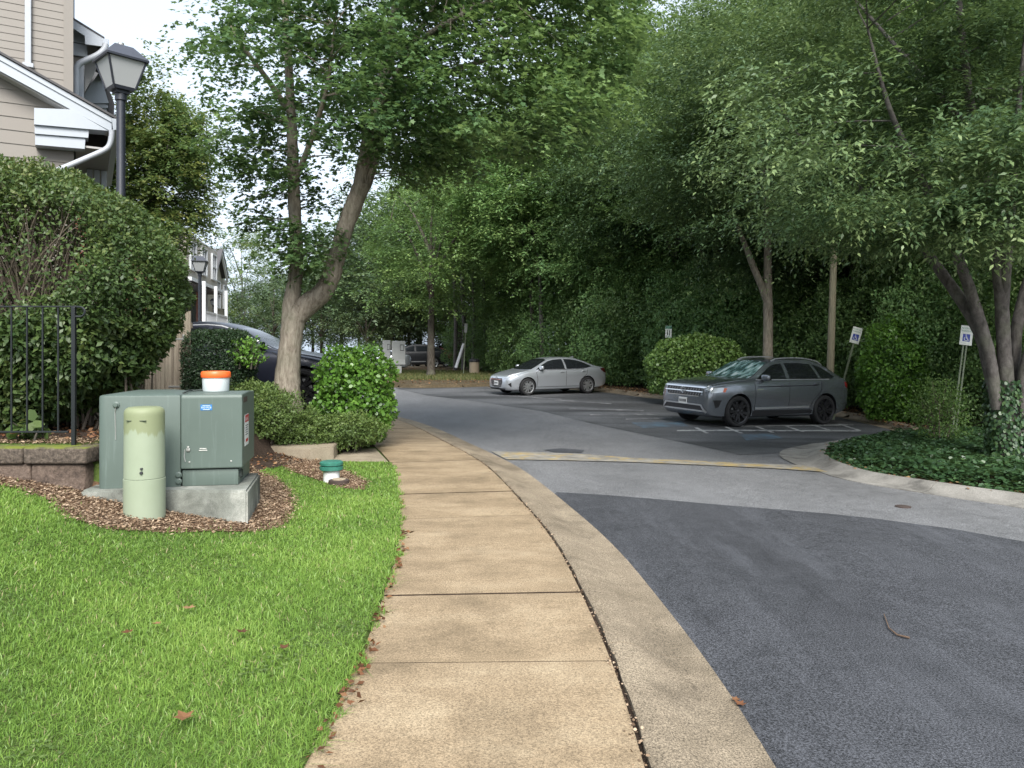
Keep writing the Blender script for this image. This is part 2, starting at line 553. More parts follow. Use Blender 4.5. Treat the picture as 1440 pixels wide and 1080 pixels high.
M['dead_leaf'] = leaf_mat('dead leaves', [(0.0, (0.06, 0.025, 0.012)), (0.5, (0.17, 0.07, 0.03)), (1.0, (0.32, 0.2, 0.1))], 0.7, 0.15)
M['chips'] = leaf_mat('mulch chips', [(0.0, (0.1, 0.066, 0.043)), (0.5, (0.24, 0.165, 0.105)), (1.0, (0.42, 0.32, 0.225))], 0.85, 0.0, 0.15)

M['black_metal'] = simple('black painted metal', (0.01, 0.012, 0.014), 0.4, 0.0, 0.2)
M['lamp_metal'] = simple('dark lamp paint', (0.018, 0.021, 0.03), 0.42, 0.0, 0.2, 20, 0.1)
M['lamp_roof'] = simple('lamp roof paint', (0.05, 0.055, 0.072), 0.5, 0.0, 0.15, 20)
M['lamp_glass'] = simple('milky lamp pane', (0.33, 0.34, 0.345), 0.35, 0.0, 0.06, 3)
M['white_trim'] = simple('white trim', (0.37, 0.4, 0.44), 0.5, 0.0, 0.05)
M['white_paint'] = simple('off white paint', (0.36, 0.38, 0.41), 0.5, 0.0, 0.08)
M['siding'] = simple('tan vinyl siding', (0.2, 0.18, 0.157), 0.6, 0.0, 0.05, 2)
M['siding_far'] = simple('pale beige siding', (0.4, 0.36, 0.31), 0.6, 0.0, 0.05, 2)
M['trim_far'] = simple('bright white trim', (0.6, 0.62, 0.64), 0.6)
M['siding_grey'] = simple('grey siding', (0.22, 0.205, 0.185), 0.6, 0.0, 0.05, 2)
M['soffit'] = simple('soffit', (0.36, 0.35, 0.34), 0.7)
M['shingle'] = simple('roof shingles', (0.075, 0.072, 0.075), 0.85, 0.0, 0.35, 30, 0.4)
M['dark_opening'] = simple('dark opening', (0.015, 0.015, 0.017), 0.5)
M['window_glass'] = simple('window glass', (0.05, 0.06, 0.07), 0.05, 0.0, 0.05)
M['wood_post'] = bark('weathered post', (0.12, 0.105, 0.07), (0.2, 0.18, 0.125), (0.28, 0.25, 0.18), (14, 14, 0.7))
M['wood_fence'] = bark('weathered fence boards', (0.12, 0.098, 0.075), (0.24, 0.205, 0.16), (0.34, 0.3, 0.235), (16, 16, 0.6))
t = NT('red brick')
bk = t.n.new("ShaderNodeTexBrick")
bk.inputs['Color1'].default_value = (0.34, 0.11, 0.075, 1); bk.inputs['Color2'].default_value = (0.19, 0.065, 0.045, 1)
bk.inputs['Mortar'].default_value = (0.33, 0.29, 0.26, 1)
bk.inputs['Scale'].default_value = 4.6; bk.inputs['Mortar Size'].default_value = 0.015
t.l.new(t.coord(None, (R(90), 0, R(20))), bk.inputs['Vector'])
t.set(col=bk.outputs[0], rough=0.9)
M['brick'] = t.mat
t = NT('retaining wall block')
rb = t.math('ADD', t.math('MULTIPLY', t.noise(3, 6, 0.7), 0.5), t.math('MULTIPLY', t.noise(28, 5, 0.75), 0.5))
t.set(col=t.ramp(rb, [(0.36, (0.06, 0.044, 0.035)), (0.5, (0.2, 0.145, 0.112)), (0.66, (0.36, 0.275, 0.22))]), rough=0.95)
t.bump(t.noise(22, 6, 0.8), 1.0, 0.07)
M['block'] = t.mat
t = NT('mossy wall cap')
geo = t.n.new("ShaderNodeNewGeometry"); sx = t.n.new("ShaderNodeSeparateXYZ"); t.l.new(geo.outputs['Normal'], sx.inputs[0])
rb = t.noise(26, 5, 0.75)
cb = t.ramp(rb, [(0.34, (0.045, 0.035, 0.028)), (0.52, (0.115, 0.09, 0.07)), (0.68, (0.21, 0.17, 0.135))])
mf = t.math('MULTIPLY', t.ramp(sx.outputs['Z'], [(0.25, 0.0), (0.75, 1.0)]), t.ramp(t.noise(3.5, 5), [(0.36, 0.0), (0.5, 1.0)]))
t.set(col=t.mix(mf, cb, (0.16, 0.19, 0.02)), rough=0.95)
t.bump(t.noise(30, 6, 0.75), 1.0, 0.03)
M['cap'] = t.mat

# car and utility materials
def car_paint(name, col, metal=0.55, rough=0.32, coat=1.0, coatr=0.04):
    t = NT(name)
    f = t.noise(900, 2)
    t.set(col=t.mix(f, tuple(v * 0.9 for v in col), tuple(v * 1.1 for v in col)), metal=metal, rough=rough, coat=coat, coatr=coatr)
    return t.mat
M['paint_silver'] = car_paint('silver car paint', (0.52, 0.55, 0.585), 0.65, 0.3)
M['paint_grey'] = car_paint('slate grey car paint', (0.18, 0.198, 0.22), 0.65, 0.26)
M['paint_navy'] = car_paint('blue black car paint', (0.014, 0.017, 0.03), 0.3, 0.4, 0.35, 0.2)
M['paint_black'] = car_paint('black car paint', (0.012, 0.013, 0.016), 0.2, 0.45, 0.15, 0.3)
M['paint_maroon'] = car_paint('maroon car paint', (0.10, 0.012, 0.014), 0.3, 0.45, 0.15, 0.3)
M['paint_blue'] = M['paint_blue']
M['glass_dark'] = simple('tinted car glass', (0.012, 0.014, 0.016), 0.03, 0.0, 0.05, 3, 0.0, spec=0.6)
M['glass_far'] = simple('dull dark car glass', (0.012, 0.014, 0.016), 0.12, 0.0, 0.05, 3, 0.0, spec=0.18)
t = NT('windscreen with painted sky reflection')
nz = t.ramp(t.noise(3.2, 4, 0.5, stretch=(1.2, 2.6, 1)), [(0.42, (0.05, 0.1, 0.095)), (0.55, (0.24, 0.38, 0.355)), (0.66, (0.6, 0.7, 0.68))])  # teal and pale blotches: sky reflection painted into the glass colour
t.set(col=nz, rough=0.05, coat=1.0, coatr=0.02)
M['glass_painted_sky'] = t.mat
M['rubber'] = simple('tyre rubber', (0.014, 0.014, 0.015), 0.8)
M['dark_plastic'] = simple('dark plastic', (0.018, 0.018, 0.02), 0.55)
M['gap'] = simple('panel gap', (0.008, 0.008, 0.009), 0.8)
M['alloy'] = simple('bright alloy', (0.55, 0.56, 0.57), 0.28, 0.85, 0.05)
M['alloy_dark'] = simple('black alloy', (0.02, 0.02, 0.022), 0.25, 0.2, 0.1)
M['chrome'] = simple('chrome trim', (0.7, 0.71, 0.72), 0.15, 0.95, 0.03)
M['satin'] = simple('satin silver trim', (0.42, 0.43, 0.44), 0.35, 0.6, 0.05)
M['lamp_clear'] = simple('clear lamp lens', (0.42, 0.45, 0.47), 0.06, 0.3, 0.2, 30, coat=1.0)
M['lamp_red'] = simple('red lamp lens', (0.30, 0.008, 0.012), 0.1, 0.0, 0.25, 20, coat=1.0)
M['lamp_dark_red'] = simple('dark red lamp lens', (0.055, 0.004, 0.008), 0.1, 0.0, 0.2, 20, coat=1.0)
M['lamp_amber'] = simple('amber lamp lens', (0.5, 0.1, 0.03), 0.15)
M['caliper'] = simple('red caliper', (0.45, 0.015, 0.015), 0.4)
M['plate'] = simple('licence plate', (0.62, 0.63, 0.62), 0.5)
M['ink'] = simple('dark ink', (0.03, 0.03, 0.035), 0.6)
M['ink_red'] = simple('red ink', (0.45, 0.03, 0.035), 0.6)
M['sticker_white'] = simple('white sticker', (0.65, 0.66, 0.66), 0.5)
M['sticker_blue'] = simple('blue sticker', (0.02, 0.16, 0.42), 0.45)
M['sign_white'] = simple('white sign face', (0.6, 0.62, 0.58), 0.5)
M['sign_blue'] = simple('blue sign panel', (0.03, 0.05, 0.28), 0.5)
M['sign_green'] = simple('green sign paint', (0.1, 0.24, 0.17), 0.5)
M['sign_post'] = simple('green sign post', (0.13, 0.155, 0.1), 0.6)
t = NT('transformer green')
st = t.ramp(t.noise(1.6, 6, 0.7, stretch=(14, 14, 0.9)), [(0.55, 0.0), (0.75, 0.32)])
gc = t.mix(t.noise(2.5, 5), (0.072, 0.098, 0.084), (0.095, 0.127, 0.11))
t.set(col=t.mix(st, gc, (0.2, 0.25, 0.23)), rough=0.5)
M['tr_green'] = t.mat
M['tr_dark'] = simple('dark green metal', (0.03, 0.04, 0.036), 0.6)
M['bare'] = simple('bare metal', (0.42, 0.42, 0.4), 0.4, 0.6)
t = NT('pale green pedestal')
sz = t.n.new("ShaderNodeSeparateXYZ"); t.l.new(t.tc.outputs['Object'], sz.inputs[0])
drip = t.math('ADD', sz.outputs['Z'], t.math('MULTIPLY', t.noise(2.0, 4, 0.6, stretch=(5, 5, 0.5)), 0.34))
dm = t.ramp(drip, [(0.93, 0.0), (0.95, 0.9)])
pc = t.mix(t.noise(5, 5), (0.235, 0.275, 0.19), (0.29, 0.335, 0.245))
t.set(col=t.mix(dm, pc, (0.2, 0.225, 0.12)), rough=0.6)
M['pedestal'] = t.mat
M['tub_white'] = simple('white plastic tub', (0.55, 0.6, 0.6), 0.4)
M['tub_orange'] = simple('orange lid', (0.78, 0.13, 0.025), 0.4)
M['cap_green'] = simple('green pipe cap', (0.03, 0.15, 0.11), 0.45, 0.0, 0.5, 14)
M['rust'] = simple('rusty iron', (0.05, 0.034, 0.028), 0.8, 0.0, 0.3)
M['orange_mark'] = simple('orange marking paint', (0.75, 0.16, 0.09), 0.8)
M['box_grey'] = simple('grey painted steel', (0.33, 0.34, 0.33), 0.5, 0.0, 0.12, 4)
M['moss'] = simple('moss', (0.13, 0.16, 0.02), 0.95, 0.0, 0.4, 40, 0.6)
M['bin_tan'] = simple('tan pebble bin', (0.33, 0.27, 0.19), 0.85, 0.0, 0.3, 60)
M['twig_brown'] = simple('dry twig', (0.11, 0.07, 0.045), 0.85)

# ================================================================== THE SETTING
gl = [-420, -250, -150, -100, -70]
gx = np.array(gl + list(np.arange(-50, 51, 2.0)) + [70, 100, 150, 250, 420])
gy = np.array([-420, -250, -150, -100, -60, -30] + list(np.arange(-14, 101, 2.0)) + [130, 170, 250, 420])
tag(grid('ground', gx, gy, zr, -0.22, M['ground']), kind='structure')
tag(grid('road', np.arange(-45, 27, 0.75), np.arange(-12, 75, 0.75), zr, 0.0, M['asphalt_old']), kind='structure')

# ---- pavement: slabs with open joints
JY = [-3.4, -2.2, -1.0, 0.3, 1.55, 2.8, 4.05, 5.22, 6.42, 7.75, 9.1, 10.5, 11.85, 13.2]
js = list(np.interp(JY, seam[:, 1], arc))
while js[-1] < arc[-1] - 3: js.append(js[-1] + 1.35)
jx = lambda a: np.interp(a, arc, seam[:, 0])
jy = lambda a: np.interp(a, arc, seam[:, 1])
jn = lambda a: np.array([np.interp(a, arc, nleft[:, 0]), np.interp(a, arc, nleft[:, 1])])
rng = random.Random(3)
mb = MB()
for a0, a1 in zip(js[:-1], js[1:]):
    dzs = rng.uniform(-0.004, 0.004)
    n = 5
    A = np.linspace(a0 + 0.0042, a1 - 0.0042, n + 1)
    W = [0.0, 0.008, 0.45, 0.9, WALK_W - 0.008, WALK_W]
    vs, fs = [], []
    for i, a in enumerate(A):
        nn = jn(a)
        for j, w in enumerate(W):
            x, y = jx(a) + nn[0] * (w + 0.012), jy(a) + nn[1] * (w + 0.012)
            z = float(base(x, y)) + dzs - (0.005 if (j in (0, 5) or i in (0, n)) else 0)
            vs.append((x, y, z))
    k = len(W)
    for i in range(n):
        for j in range(k - 1):
            fs.append((i * k + j, (i + 1) * k + j, (i + 1) * k + j + 1, i * k + j + 1)[::-1])
    ring = [j for j in range(k)] + [i * k + k - 1 for i in range(1, n + 1)] + [n * k + j for j in range(k - 2, -1, -1)] + [i * k for i in range(n - 1, 0, -1)]
    b0 = len(vs)
    vs += [(vs[r][0], vs[r][1], vs[r][2] - 0.1) for r in ring]
    for q in range(len(ring)):
        q2 = (q + 1) % len(ring)
        fs.append((ring[q], ring[q2], b0 + q2, b0 + q))
    mb.add(vs, fs)
    mb.m[-len(ring):] = [1] * len(ring)          # dirt on the sides of the open joints
tag(mb.build('sidewalk', [M['walk'], M['mulch_dark']]), kind='structure')
# dark soil that shows in the joints
mb = MB()
vs, fs = [], []
for i in range(len(seam)):
    for w in (-0.05, WALK_W + 0.05):
        x, y = seam[i] + nleft[i] * w
        vs.append((x, y, float(base(x, y)) - 0.032))
for i in range(len(seam) - 1):
    fs.append((2 * i, 2 * i + 2, 2 * i + 3, 2 * i + 1)[::-1])
mb.add(vs, fs)
tag(mb.build('joint_soil', M['mulch_dark']), kind='structure')

# ---- rolled curb with gutter
def curb_ribbon(mb, line, nrm, prof, H, joints, gap=0.004, wob=0.0, seed=1):
    """line: points; nrm: unit vectors pointing to the road; prof: (offset, height)"""
    rr = random.Random(seed)
    a = np.concatenate([[0], np.cumsum(np.linalg.norm(np.diff(line, axis=0), axis=1))])
    f = lambda s: (np.array([np.interp(s, a, line[:, 0]), np.interp(s, a, line[:, 1])]),
                   np.array([np.interp(s, a, nrm[:, 0]), np.interp(s, a, nrm[:, 1])]))
    cuts = [0] + list(joints) + [a[-1]]
    for c0, c1 in zip(cuts[:-1], cuts[1:]):
        n = max(2, int((c1 - c0) / 0.22))
        A = np.linspace(c0 + gap, c1 - gap, n + 1)
        vs, fs = [], []
        k = len(prof)
        for s in A:
            p, q = f(s)
            for j, (w, z) in enumerate(prof):
                e = rr.uniform(-wob, wob) if j in (1, 2) else 0
                x, y = p + q * (w + e)
                vs.append((x, y, float(H(x, y)) + z + (rr.uniform(-wob, 0) * 0.4 if j < 3 else 0)))
        for i in range(n):
            for j in range(k - 1):
                fs.append((i * k + j, i * k + j + 1, (i + 1) * k + j + 1, (i + 1) * k + j))
        fs.append(tuple(range(k))); fs.append(tuple(reversed(range(n * k, n * k + k))))
        mb.add(vs, fs)
PROF = [(0.012, -0.07), (0.014, -0.006), (0.035, 0.004), (0.08, 0.004), (0.14, -0.006), (0.22, -0.034), (0.30, -0.066), (0.37, -0.084),
        (0.46, -0.091), (CURB_W, -0.088), (CURB_W + 0.004, -0.15)]
keep = seam[:, 1] > -3.9
cj = list(np.interp([-1.5, 1.4, 4.28, 6.6, 9.2, 12.0, 14.9, 17.6], seam[keep][:, 1], arc[keep] - arc[keep][0]))
mb = MB(); curb_ribbon(mb, seam[keep], -nleft[keep], PROF, base, cj, 0.004, 0.006)
tag(mb.build('curb', M['curb'], smooth=40), kind='structure')
# crumbled grit lying in the open seam
rs = np.random.default_rng(5)

# ---- new asphalt laid over the near part of the road (thin raised sheet)
edge_px = [(783, 693), (850, 697), (913, 702), (1013, 711), (1100, 718), (1160, 723), (1234, 731), (1340, 745), (1440, 763), (1560, 786)]
e_pts = [pxg(px, py, zr) for px, py in edge_px]
o2 = [tuple(p) for p in oedge if -4 < p[1] < e_pts[0][1]]
poly = [(p[0] - 0.001, p[1]) for p in o2] + e_pts + [(14, 4.5), (14, -4)]
mb = None
tag(sheet('new_asphalt', poly, zr, 0.010, M['asphalt_new'], 0.6), kind='structure')
NEW_POLY = poly

# ---- yellow painted concrete strip across the road
fr = [(712, 647), (800, 648.5), (880, 650.5), (1000, 655.5), (1100, 660.5), (1163, 665)]
bk_ = [(690, 635.5), (760, 637), (840, 641), (900, 645.5), (1000, 650), (1080, 653.5), (1120, 655), (1160, 659)]
poly = [pxg(px, py, zr) for px, py in fr] + [pxg(px, py, zr) for px, py in reversed(bk_)]
tag(sheet('concrete_strip', poly, zr, 0.014, M['yellow_strip'], 0.4), kind='structure')

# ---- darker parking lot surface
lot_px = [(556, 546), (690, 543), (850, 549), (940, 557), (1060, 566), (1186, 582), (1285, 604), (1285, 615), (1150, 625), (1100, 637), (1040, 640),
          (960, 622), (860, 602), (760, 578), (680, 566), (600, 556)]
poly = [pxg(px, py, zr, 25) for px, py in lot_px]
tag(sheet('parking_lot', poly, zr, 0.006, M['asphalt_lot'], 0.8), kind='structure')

def mark(name, pxpoly, m, dz=0.011):
    tag(sheet(name, [pxg(px, py, zr, 20) for px, py in pxpoly], zr, dz, m, 0.7), kind='structure')
def line_px(name, a, b, wa, wb, m, dz=0.011):
    mark(name, [(a[0], a[1] - wa / 2), (b[0], b[1] - wb / 2), (b[0], b[1] + wb / 2), (a[0], a[1] + wa / 2)], m, dz)
# hatched aisle beside the grey car
line_px('painted_line', (952, 606), (1210, 606.5), 1.6, 1.8, M['paint_white'])
line_px('painted_line', (1040, 600), (1200, 598), 1.2, 1.2, M['paint_white'], 0.012)
for x0, y0, x1, y1 in [(976, 602, 992, 610), (1018, 601, 1040, 610), (1060, 600, 1084, 609), (1101, 599, 1127, 608), (1140, 598, 1168, 607), (1178, 597, 1206, 606)]:
    mark('painted_hatch', [(x0, y0), (x0 + 5, y0), (x1 + 5.5, y1), (x1, y1)], M['paint_white'], 0.0135)
mark('painted_blue_bay', [(888, 595), (958, 593), (968, 600), (905, 602.5)], M['paint_blue'])
mark('painted_blue_bay', [(1040, 612), (1085, 610), (1100, 617), (1050, 620)], M['paint_blue'])
for a, b, w in [((800, 575), (905, 578), 2.0), ((830, 584), (925, 583), 2.2), ((780, 563), (860, 568), 1.3), ((700, 556), (790, 562), 1.2), ((880, 590), (945, 588), 1.6)]:
    line_px('painted_line', a, b, w, w, M['paint_faint'])
# tar snake and cover plates
t = MB()
x, y = pxg(1270, 713, zr)
b = MB(); b.lathe([(0.001, 0.014), (0.075, 0.014), (0.085, 0.011), (0.085, 0.0)], 24, (x, y, float(zr(x, y))))
o = b.build('valve_cover', M['rust'], smooth=30)
tag(o, 'small dark round valve cover set in the pale asphalt near the ivy island', 'valve cover')
mark('asphalt_patch', [(765, 633), (790, 631), (822, 633.5), (818, 637), (780, 636.5)], M['asphalt_new'], 0.009)

# ---- left lawn and planting ground
ys = np.unique(np.concatenate([np.arange(-4, 14, 0.25), np.arange(14, 31, 0.5), [7.299, 7.301]]))
ds = np.concatenate([[0, 0.03], np.arange(0.25, 7.1, 0.18), np.arange(7.5, 16, 1.0), [20, 30, 42]])
V, FQ = [], []
for y in ys:
    for d in ds:
        x = float(xl(y)) - d
        V.append((x, y, float(HL(x - 1e-4, y)) - (0.05 if d == 0 else 0.0)))
V = np.array(V); nx = len(ds)
I, J = np.meshgrid(np.arange(nx - 1), np.arange(len(ys) - 1)); a = (J * nx + I).ravel()
tag(np_mesh('lawn', V, np.stack([a, a + nx, a + nx + 1, a + 1], axis=1), M['lawn_soil'], smooth=True), kind='structure')

G = lambda px, py: pxg(px, py, HL, 8)
mulch_px = [(-60, 668), (30, 690), (70, 705), (95, 728), (150, 745), (230, 750), (300, 748), (360, 749), (395, 742), (414, 718), (408, 690), (385, 672), (360, 662), (330, 650), (250, 640), (130, 640), (60, 650), (-60, 655)]
MULCH1 = [G(*p) for p in mulch_px]
tag(sheet('mulch_bed', MULCH1, HL, 0.010, M['mulch'], 0.25), kind='structure')
mulch2_px = [(388, 648), (420, 640), (455, 650), (490, 664), (516, 678), (512, 690), (480, 687), (440, 673), (405, 662)]
MULCH2 = [G(*p) for p in mulch2_px]
tag(sheet('mulch_bed', MULCH2, HL, 0.010, M['mulch'], 0.25), kind='structure')
BED = [(-9.5, 7.45), (-3.4, 7.6), (-3.3, 9.5), (-2.9, 11.9), (-2.62, 13.2), (float(xl(13.3)) - 0.02, 13.25), (float(xl(14.1)) - 0.02, 14.1), (-9.5, 14.1)]
tag(sheet('planting_bed', BED, HL, 0.012, M['mulch_dark'], 0.3), kind='structure')
DRIVE = [(-16, 14.15), (float(xl(14.15)) - 0.02, 14.15), (float(xl(17.2)) - 0.02, 17.2), (-16, 17.2)]
tag(sheet('driveway', DRIVE, HL, 0.016, M['slab'], 0.5), kind='structure')
tag(sheet('garden_path', [(-9, 9.95), (-4.9, 9.75), (-4.9, 10.9), (-9, 11.0)], HL, 0.03, M['slab'], 0.4), kind='structure')

# ---- concrete entry walk: slab level with the pavement, then raised steps
def slab(name, label, poly, ztop, depth, m, cat='concrete step'):
    b = bmesh.new()
    f = b.faces.new([b.verts.new((x, y, ztop)) for x, y in poly])
    r = bmesh.ops.extrude_face_region(b, geom=[f])
    vs = [g for g in r['geom'] if isinstance(g, bmesh.types.BMVert)]
    bmesh.ops.translate(b, vec=(0, 0, -depth), verts=vs)
    bmesh.ops.recalc_face_normals(b, faces=b.faces)
    bmesh.ops.bevel(b, geom=[e for e in b.edges], offset=0.012, segments=2, affect='EDGES')
    o = MB().bm(b).build(name, m, smooth=35)
    if label: tag(o, label, cat)
    else: tag(o, kind='structure')
    return o
slab('entry_walk', None, [(-2.78, 11.55), (float(xl(11.5)) - 0.015, 11.45), (float(xl(13.2)) - 0.015, 13.1), (-2.78, 13.0)], 0.018, 0.3, M['slab'])
slab('concrete_step', 'low tan concrete step slab just behind the green capped pipe', [(-4.1, 11.95), (-3.0, 11.35), (-2.72, 11.7), (-2.78, 12.25), (-3.35, 13.35), (-4.15, 13.3)], 0.215, 0.4, M['slab'])
slab('concrete_step', 'upper tan concrete step slab peeking out right of the green electrical box', [(-5.3, 12.1), (-4.12, 11.97), (-4.17, 13.3), (-5.3, 13.4)], 0.36, 0.4, M['slab'])

# ---- ivy island with its curb on the right
isl_px = [(1560, 717), (1440, 697), (1370, 687.5), (1304, 678), (1250, 670), (1207, 662), (1178, 653), (1158, 645), (1149, 636), (1152, 628.5), (1165, 622), (1190, 616.5), (1230, 613), (1290, 609)]
isl = np.array([pxg(px, py, base, 12) for px, py in isl_px])
isl = catmull(isl, 6)
tg = np.gradient(isl, axis=0); tg /= np.linalg.norm(tg, axis=1)[:, None]
nout = np.stack([-tg[:, 1], tg[:, 0]], axis=1)       # to the left of travel = towards the road
if nout[0][1] > 0: nout = -nout
ia = np.concatenate([[0], np.cumsum(np.linalg.norm(np.diff(isl, axis=0), axis=1))])
PROF2 = [(-0.14, -0.06), (-0.135, 0.006), (-0.1, 0.012), (-0.04, 0.008), (0.05, -0.02), (0.12, -0.06), (0.2, -0.084), (0.34, -0.09), (0.35, -0.15)]
mb = MB(); curb_ribbon(mb, isl, nout, PROF2, base, list(np.arange(1.9, ia[-1] - 0.5, 2.4)), 0.005)
tag(mb.build('island_curb', M['curb_grey'], smooth=40), kind='structure')
nose = np.array([pxg(px, py, zr, 14) for px, py in [(1163, 666), (1125, 656), (1102, 646), (1096, 639), (1104, 632.5), (1130, 627), (1152, 624.5), (1165, 640)]])
tag(sheet('gutter_apron', [tuple(p) for p in catmull(nose, 5)], zr, 0.012, M['curb_grey'], 0.4), kind='structure')
ISL = [tuple(p - q * 0.12) for p, q in zip(isl, nout)] + [(10.2, 17.6), (12.5, 17.5), (16, 16), (20, 12), (20, 8.5)]
tag(sheet('island_soil', ISL, base, -0.012, M['mulch_dark'], 0.5), kind='structure')

# ---- curb behind the parking bays and the forest floor beyond
back_px = [(690, 541), (780, 543), (850, 547), (900, 553), (945, 558), (1000, 561), (1060, 566), (1120, 573), (1186, 581), (1230, 590), (1262, 597), (1283, 603)]
back = np.array([pxg(px, py, base, 24) for px, py in back_px])
back = catmull(back, 6)
tg = np.gradient(back, axis=0); tg /= np.linalg.norm(tg, axis=1)[:, None]
nb = np.stack([tg[:, 1], -tg[:, 0]], axis=1)
if nb[len(nb) // 2][1] > 0: nb = -nb
ba = np.concatenate([[0], np.cumsum(np.linalg.norm(np.diff(back, axis=0), axis=1))])
PROF3 = [(-0.16, -0.05), (-0.155, 0.03), (-0.12, 0.04), (-0.03, 0.036), (0.0, 0.02), (0.03, -0.06), (0.05, -0.09), (0.4, -0.094), (0.41, -0.15)]
mb = MB(); curb_ribbon(mb, back, nb, PROF3, base, list(np.arange(2.0, ba[-1] - 0.5, 3.0)), 0.006)
tag(mb.build('parking_curb', M['curb'], smooth=40), kind='structure')
WOODF = [tuple(p - q * 0.14) for p, q in zip(back, nb)] + [(10.2, 17.6), (12.5, 17.5), (16, 16), (20, 12), (20, 3), (26, -6), (60, -10), (60, 95), (-20, 95), (-1.6, 60), (-1.3, 40)]
BASEW = lambda x, y: float(base(x, y)) + 0.35 * float(ss(0, 12, (x - 4) * 0.55 + (y - 30) * 0.45))
tag(sheet('forest_floor', WOODF, BASEW, 0.0, M['forest'], 2.0), kind='structure')

# ---- planted verge across the far end of the lot
ver_px = [(300, 534), (500, 540), (556, 541), (600, 542), (690, 540), (700, 536), (700, 522), (640, 517), (560, 519), (500, 519), (300, 518)]
VER = [pxg(px, py, base, 38) for px, py in ver_px]
tag(sheet('verge', VER, base, 0.03, M['verge'], 1.0), kind='structure')
mb = MB()
vl = np.array(VER[:5]); vl = catmull(vl, 6)
tg = np.gradient(vl, axis=0); tg /= np.linalg.norm(tg, axis=1)[:, None]
vn = np.stack([tg[:, 1], -tg[:, 0]], axis=1)
curb_ribbon(mb, vl, vn, PROF3, base, list(np.arange(2, 30, 3.0)), 0.006)
tag(mb.build('verge_curb', M['verge'], smooth=40), kind='structure')
BEY = [(-40, 49), (-2.2, 49), (-2.2, 75), (-40, 75)]
tag(sheet('far_parking', BEY, base, 0.0, M['slab'], 2.0), kind='structure')

# ================================================================== WRITING AND MARKS
def text_mesh(s, size):
    cu = bpy.data.curves.new('lettering', 'FONT')
    cu.body = s; cu.size = size; cu.align_x = 'CENTER'; cu.align_y = 'CENTER'; cu.resolution_u = 2
    ob = bpy.data.objects.new('lettering', cu)
    COL.objects.link(ob)
    dg = bpy.context.evaluated_depsgraph_get()
    me = bpy.data.meshes.new_from_object(ob.evaluated_get(dg))
    v = [x.co[:] for x in me.vertices]; f = [tuple(p.vertices) for p in me.polygons]
    bpy.data.objects.remove(ob); bpy.data.meshes.remove(me); bpy.data.curves.remove(cu)
    return v, f

def frame(origin, u, w):
    """local (a, b, c) -> origin + a*u + b*w + c*normal"""
    u = Vector(u).normalized(); w = Vector(w).normalized(); n = u.cross(w)
    o = Vector(origin)
    return lambda a, b, c=0.0: o + u * a + w * b + n * c

def put_text(mb, s, size, fr, dx=0, dy=0, c=0.002, mi=0, bold=1.0):
    v, f = text_mesh(s, size)
    mb.add([fr(p[0] * bold + dx, p[1] + dy, c) for p in v], f, mi)

def ribbon(mb, pts, w, fr, c=0.002, mi=0):
    for (x0, y0), (x1, y1) in zip(pts[:-1], pts[1:]):
        dx, dy = x1 - x0, y1 - y0
        L = math.hypot(dx, dy) or 1e-6
        nx_, ny_ = -dy / L * w / 2, dx / L * w / 2
        mb.add([fr(x0 + nx_, y0 + ny_, c), fr(x0 - nx_, y0 - ny_, c), fr(x1 - nx_, y1 - ny_, c), fr(x1 + nx_, y1 + ny_, c)], [(0, 1, 2, 3)], mi)

def wheelchair(mb, s, fr, dx, dy, c, mi):
    k = lambda pts: [(dx + x * s, dy + y * s) for x, y in pts]
    arc_ = [(-0.02 + 0.26 * math.cos(R(t)), -0.14 + 0.26 * math.sin(R(t))) for t in range(140, 375, 20)]
    ribbon(mb, k(arc_), 0.075 * s, fr, c, mi)
    ribbon(mb, k([(-0.06, 0.22), (-0.03, -0.06), (0.16, -0.06), (0.27, -0.34), (0.36, -0.31)]), 0.085 * s, fr, c + 0.0004, mi)
    ribbon(mb, k([(-0.04, 0.1), (0.15, 0.1)]), 0.07 * s, fr, c + 0.0008, mi)
    ring = [fr(dx + (-0.07 + 0.08 * math.cos(t)) * s, dy + (0.36 + 0.08 * math.sin(t)) * s, c) for t in np.linspace(0, 2 * math.pi, 11)[:-1]]
    mb.add(ring, [tuple(range(10))], mi)

# ================================================================== TRANSFORMER, PAD, TUB, PEDESTAL
PADZ = 0.375
hz = lambda p: float(HL(p[0], p[1]))
pad_poly = [(-3.92, 6.98), (-2.40, 6.97), (-2.63, 8.02), (-4.05, 8.1)]
b = bmesh.new()
f = b.faces.new([b.verts.new((x, y, PADZ)) for x, y in pad_poly])
r = bmesh.ops.extrude_face_region(b, geom=[f])
bmesh.ops.translate(b, vec=(0, 0, -0.5), verts=[g for g in r['geom'] if isinstance(g, bmesh.types.BMVert)])
bmesh.ops.recalc_face_normals(b, faces=b.faces)
bmesh.ops.bevel(b, geom=b.edges[:], offset=0.018, segments=2, affect='EDGES')
pad = MB().bm(b).build('concrete_pad', M['pad'], smooth=35)
tag(pad, 'weathered concrete pad under the green electrical box, its right corner exposed', 'concrete pad')

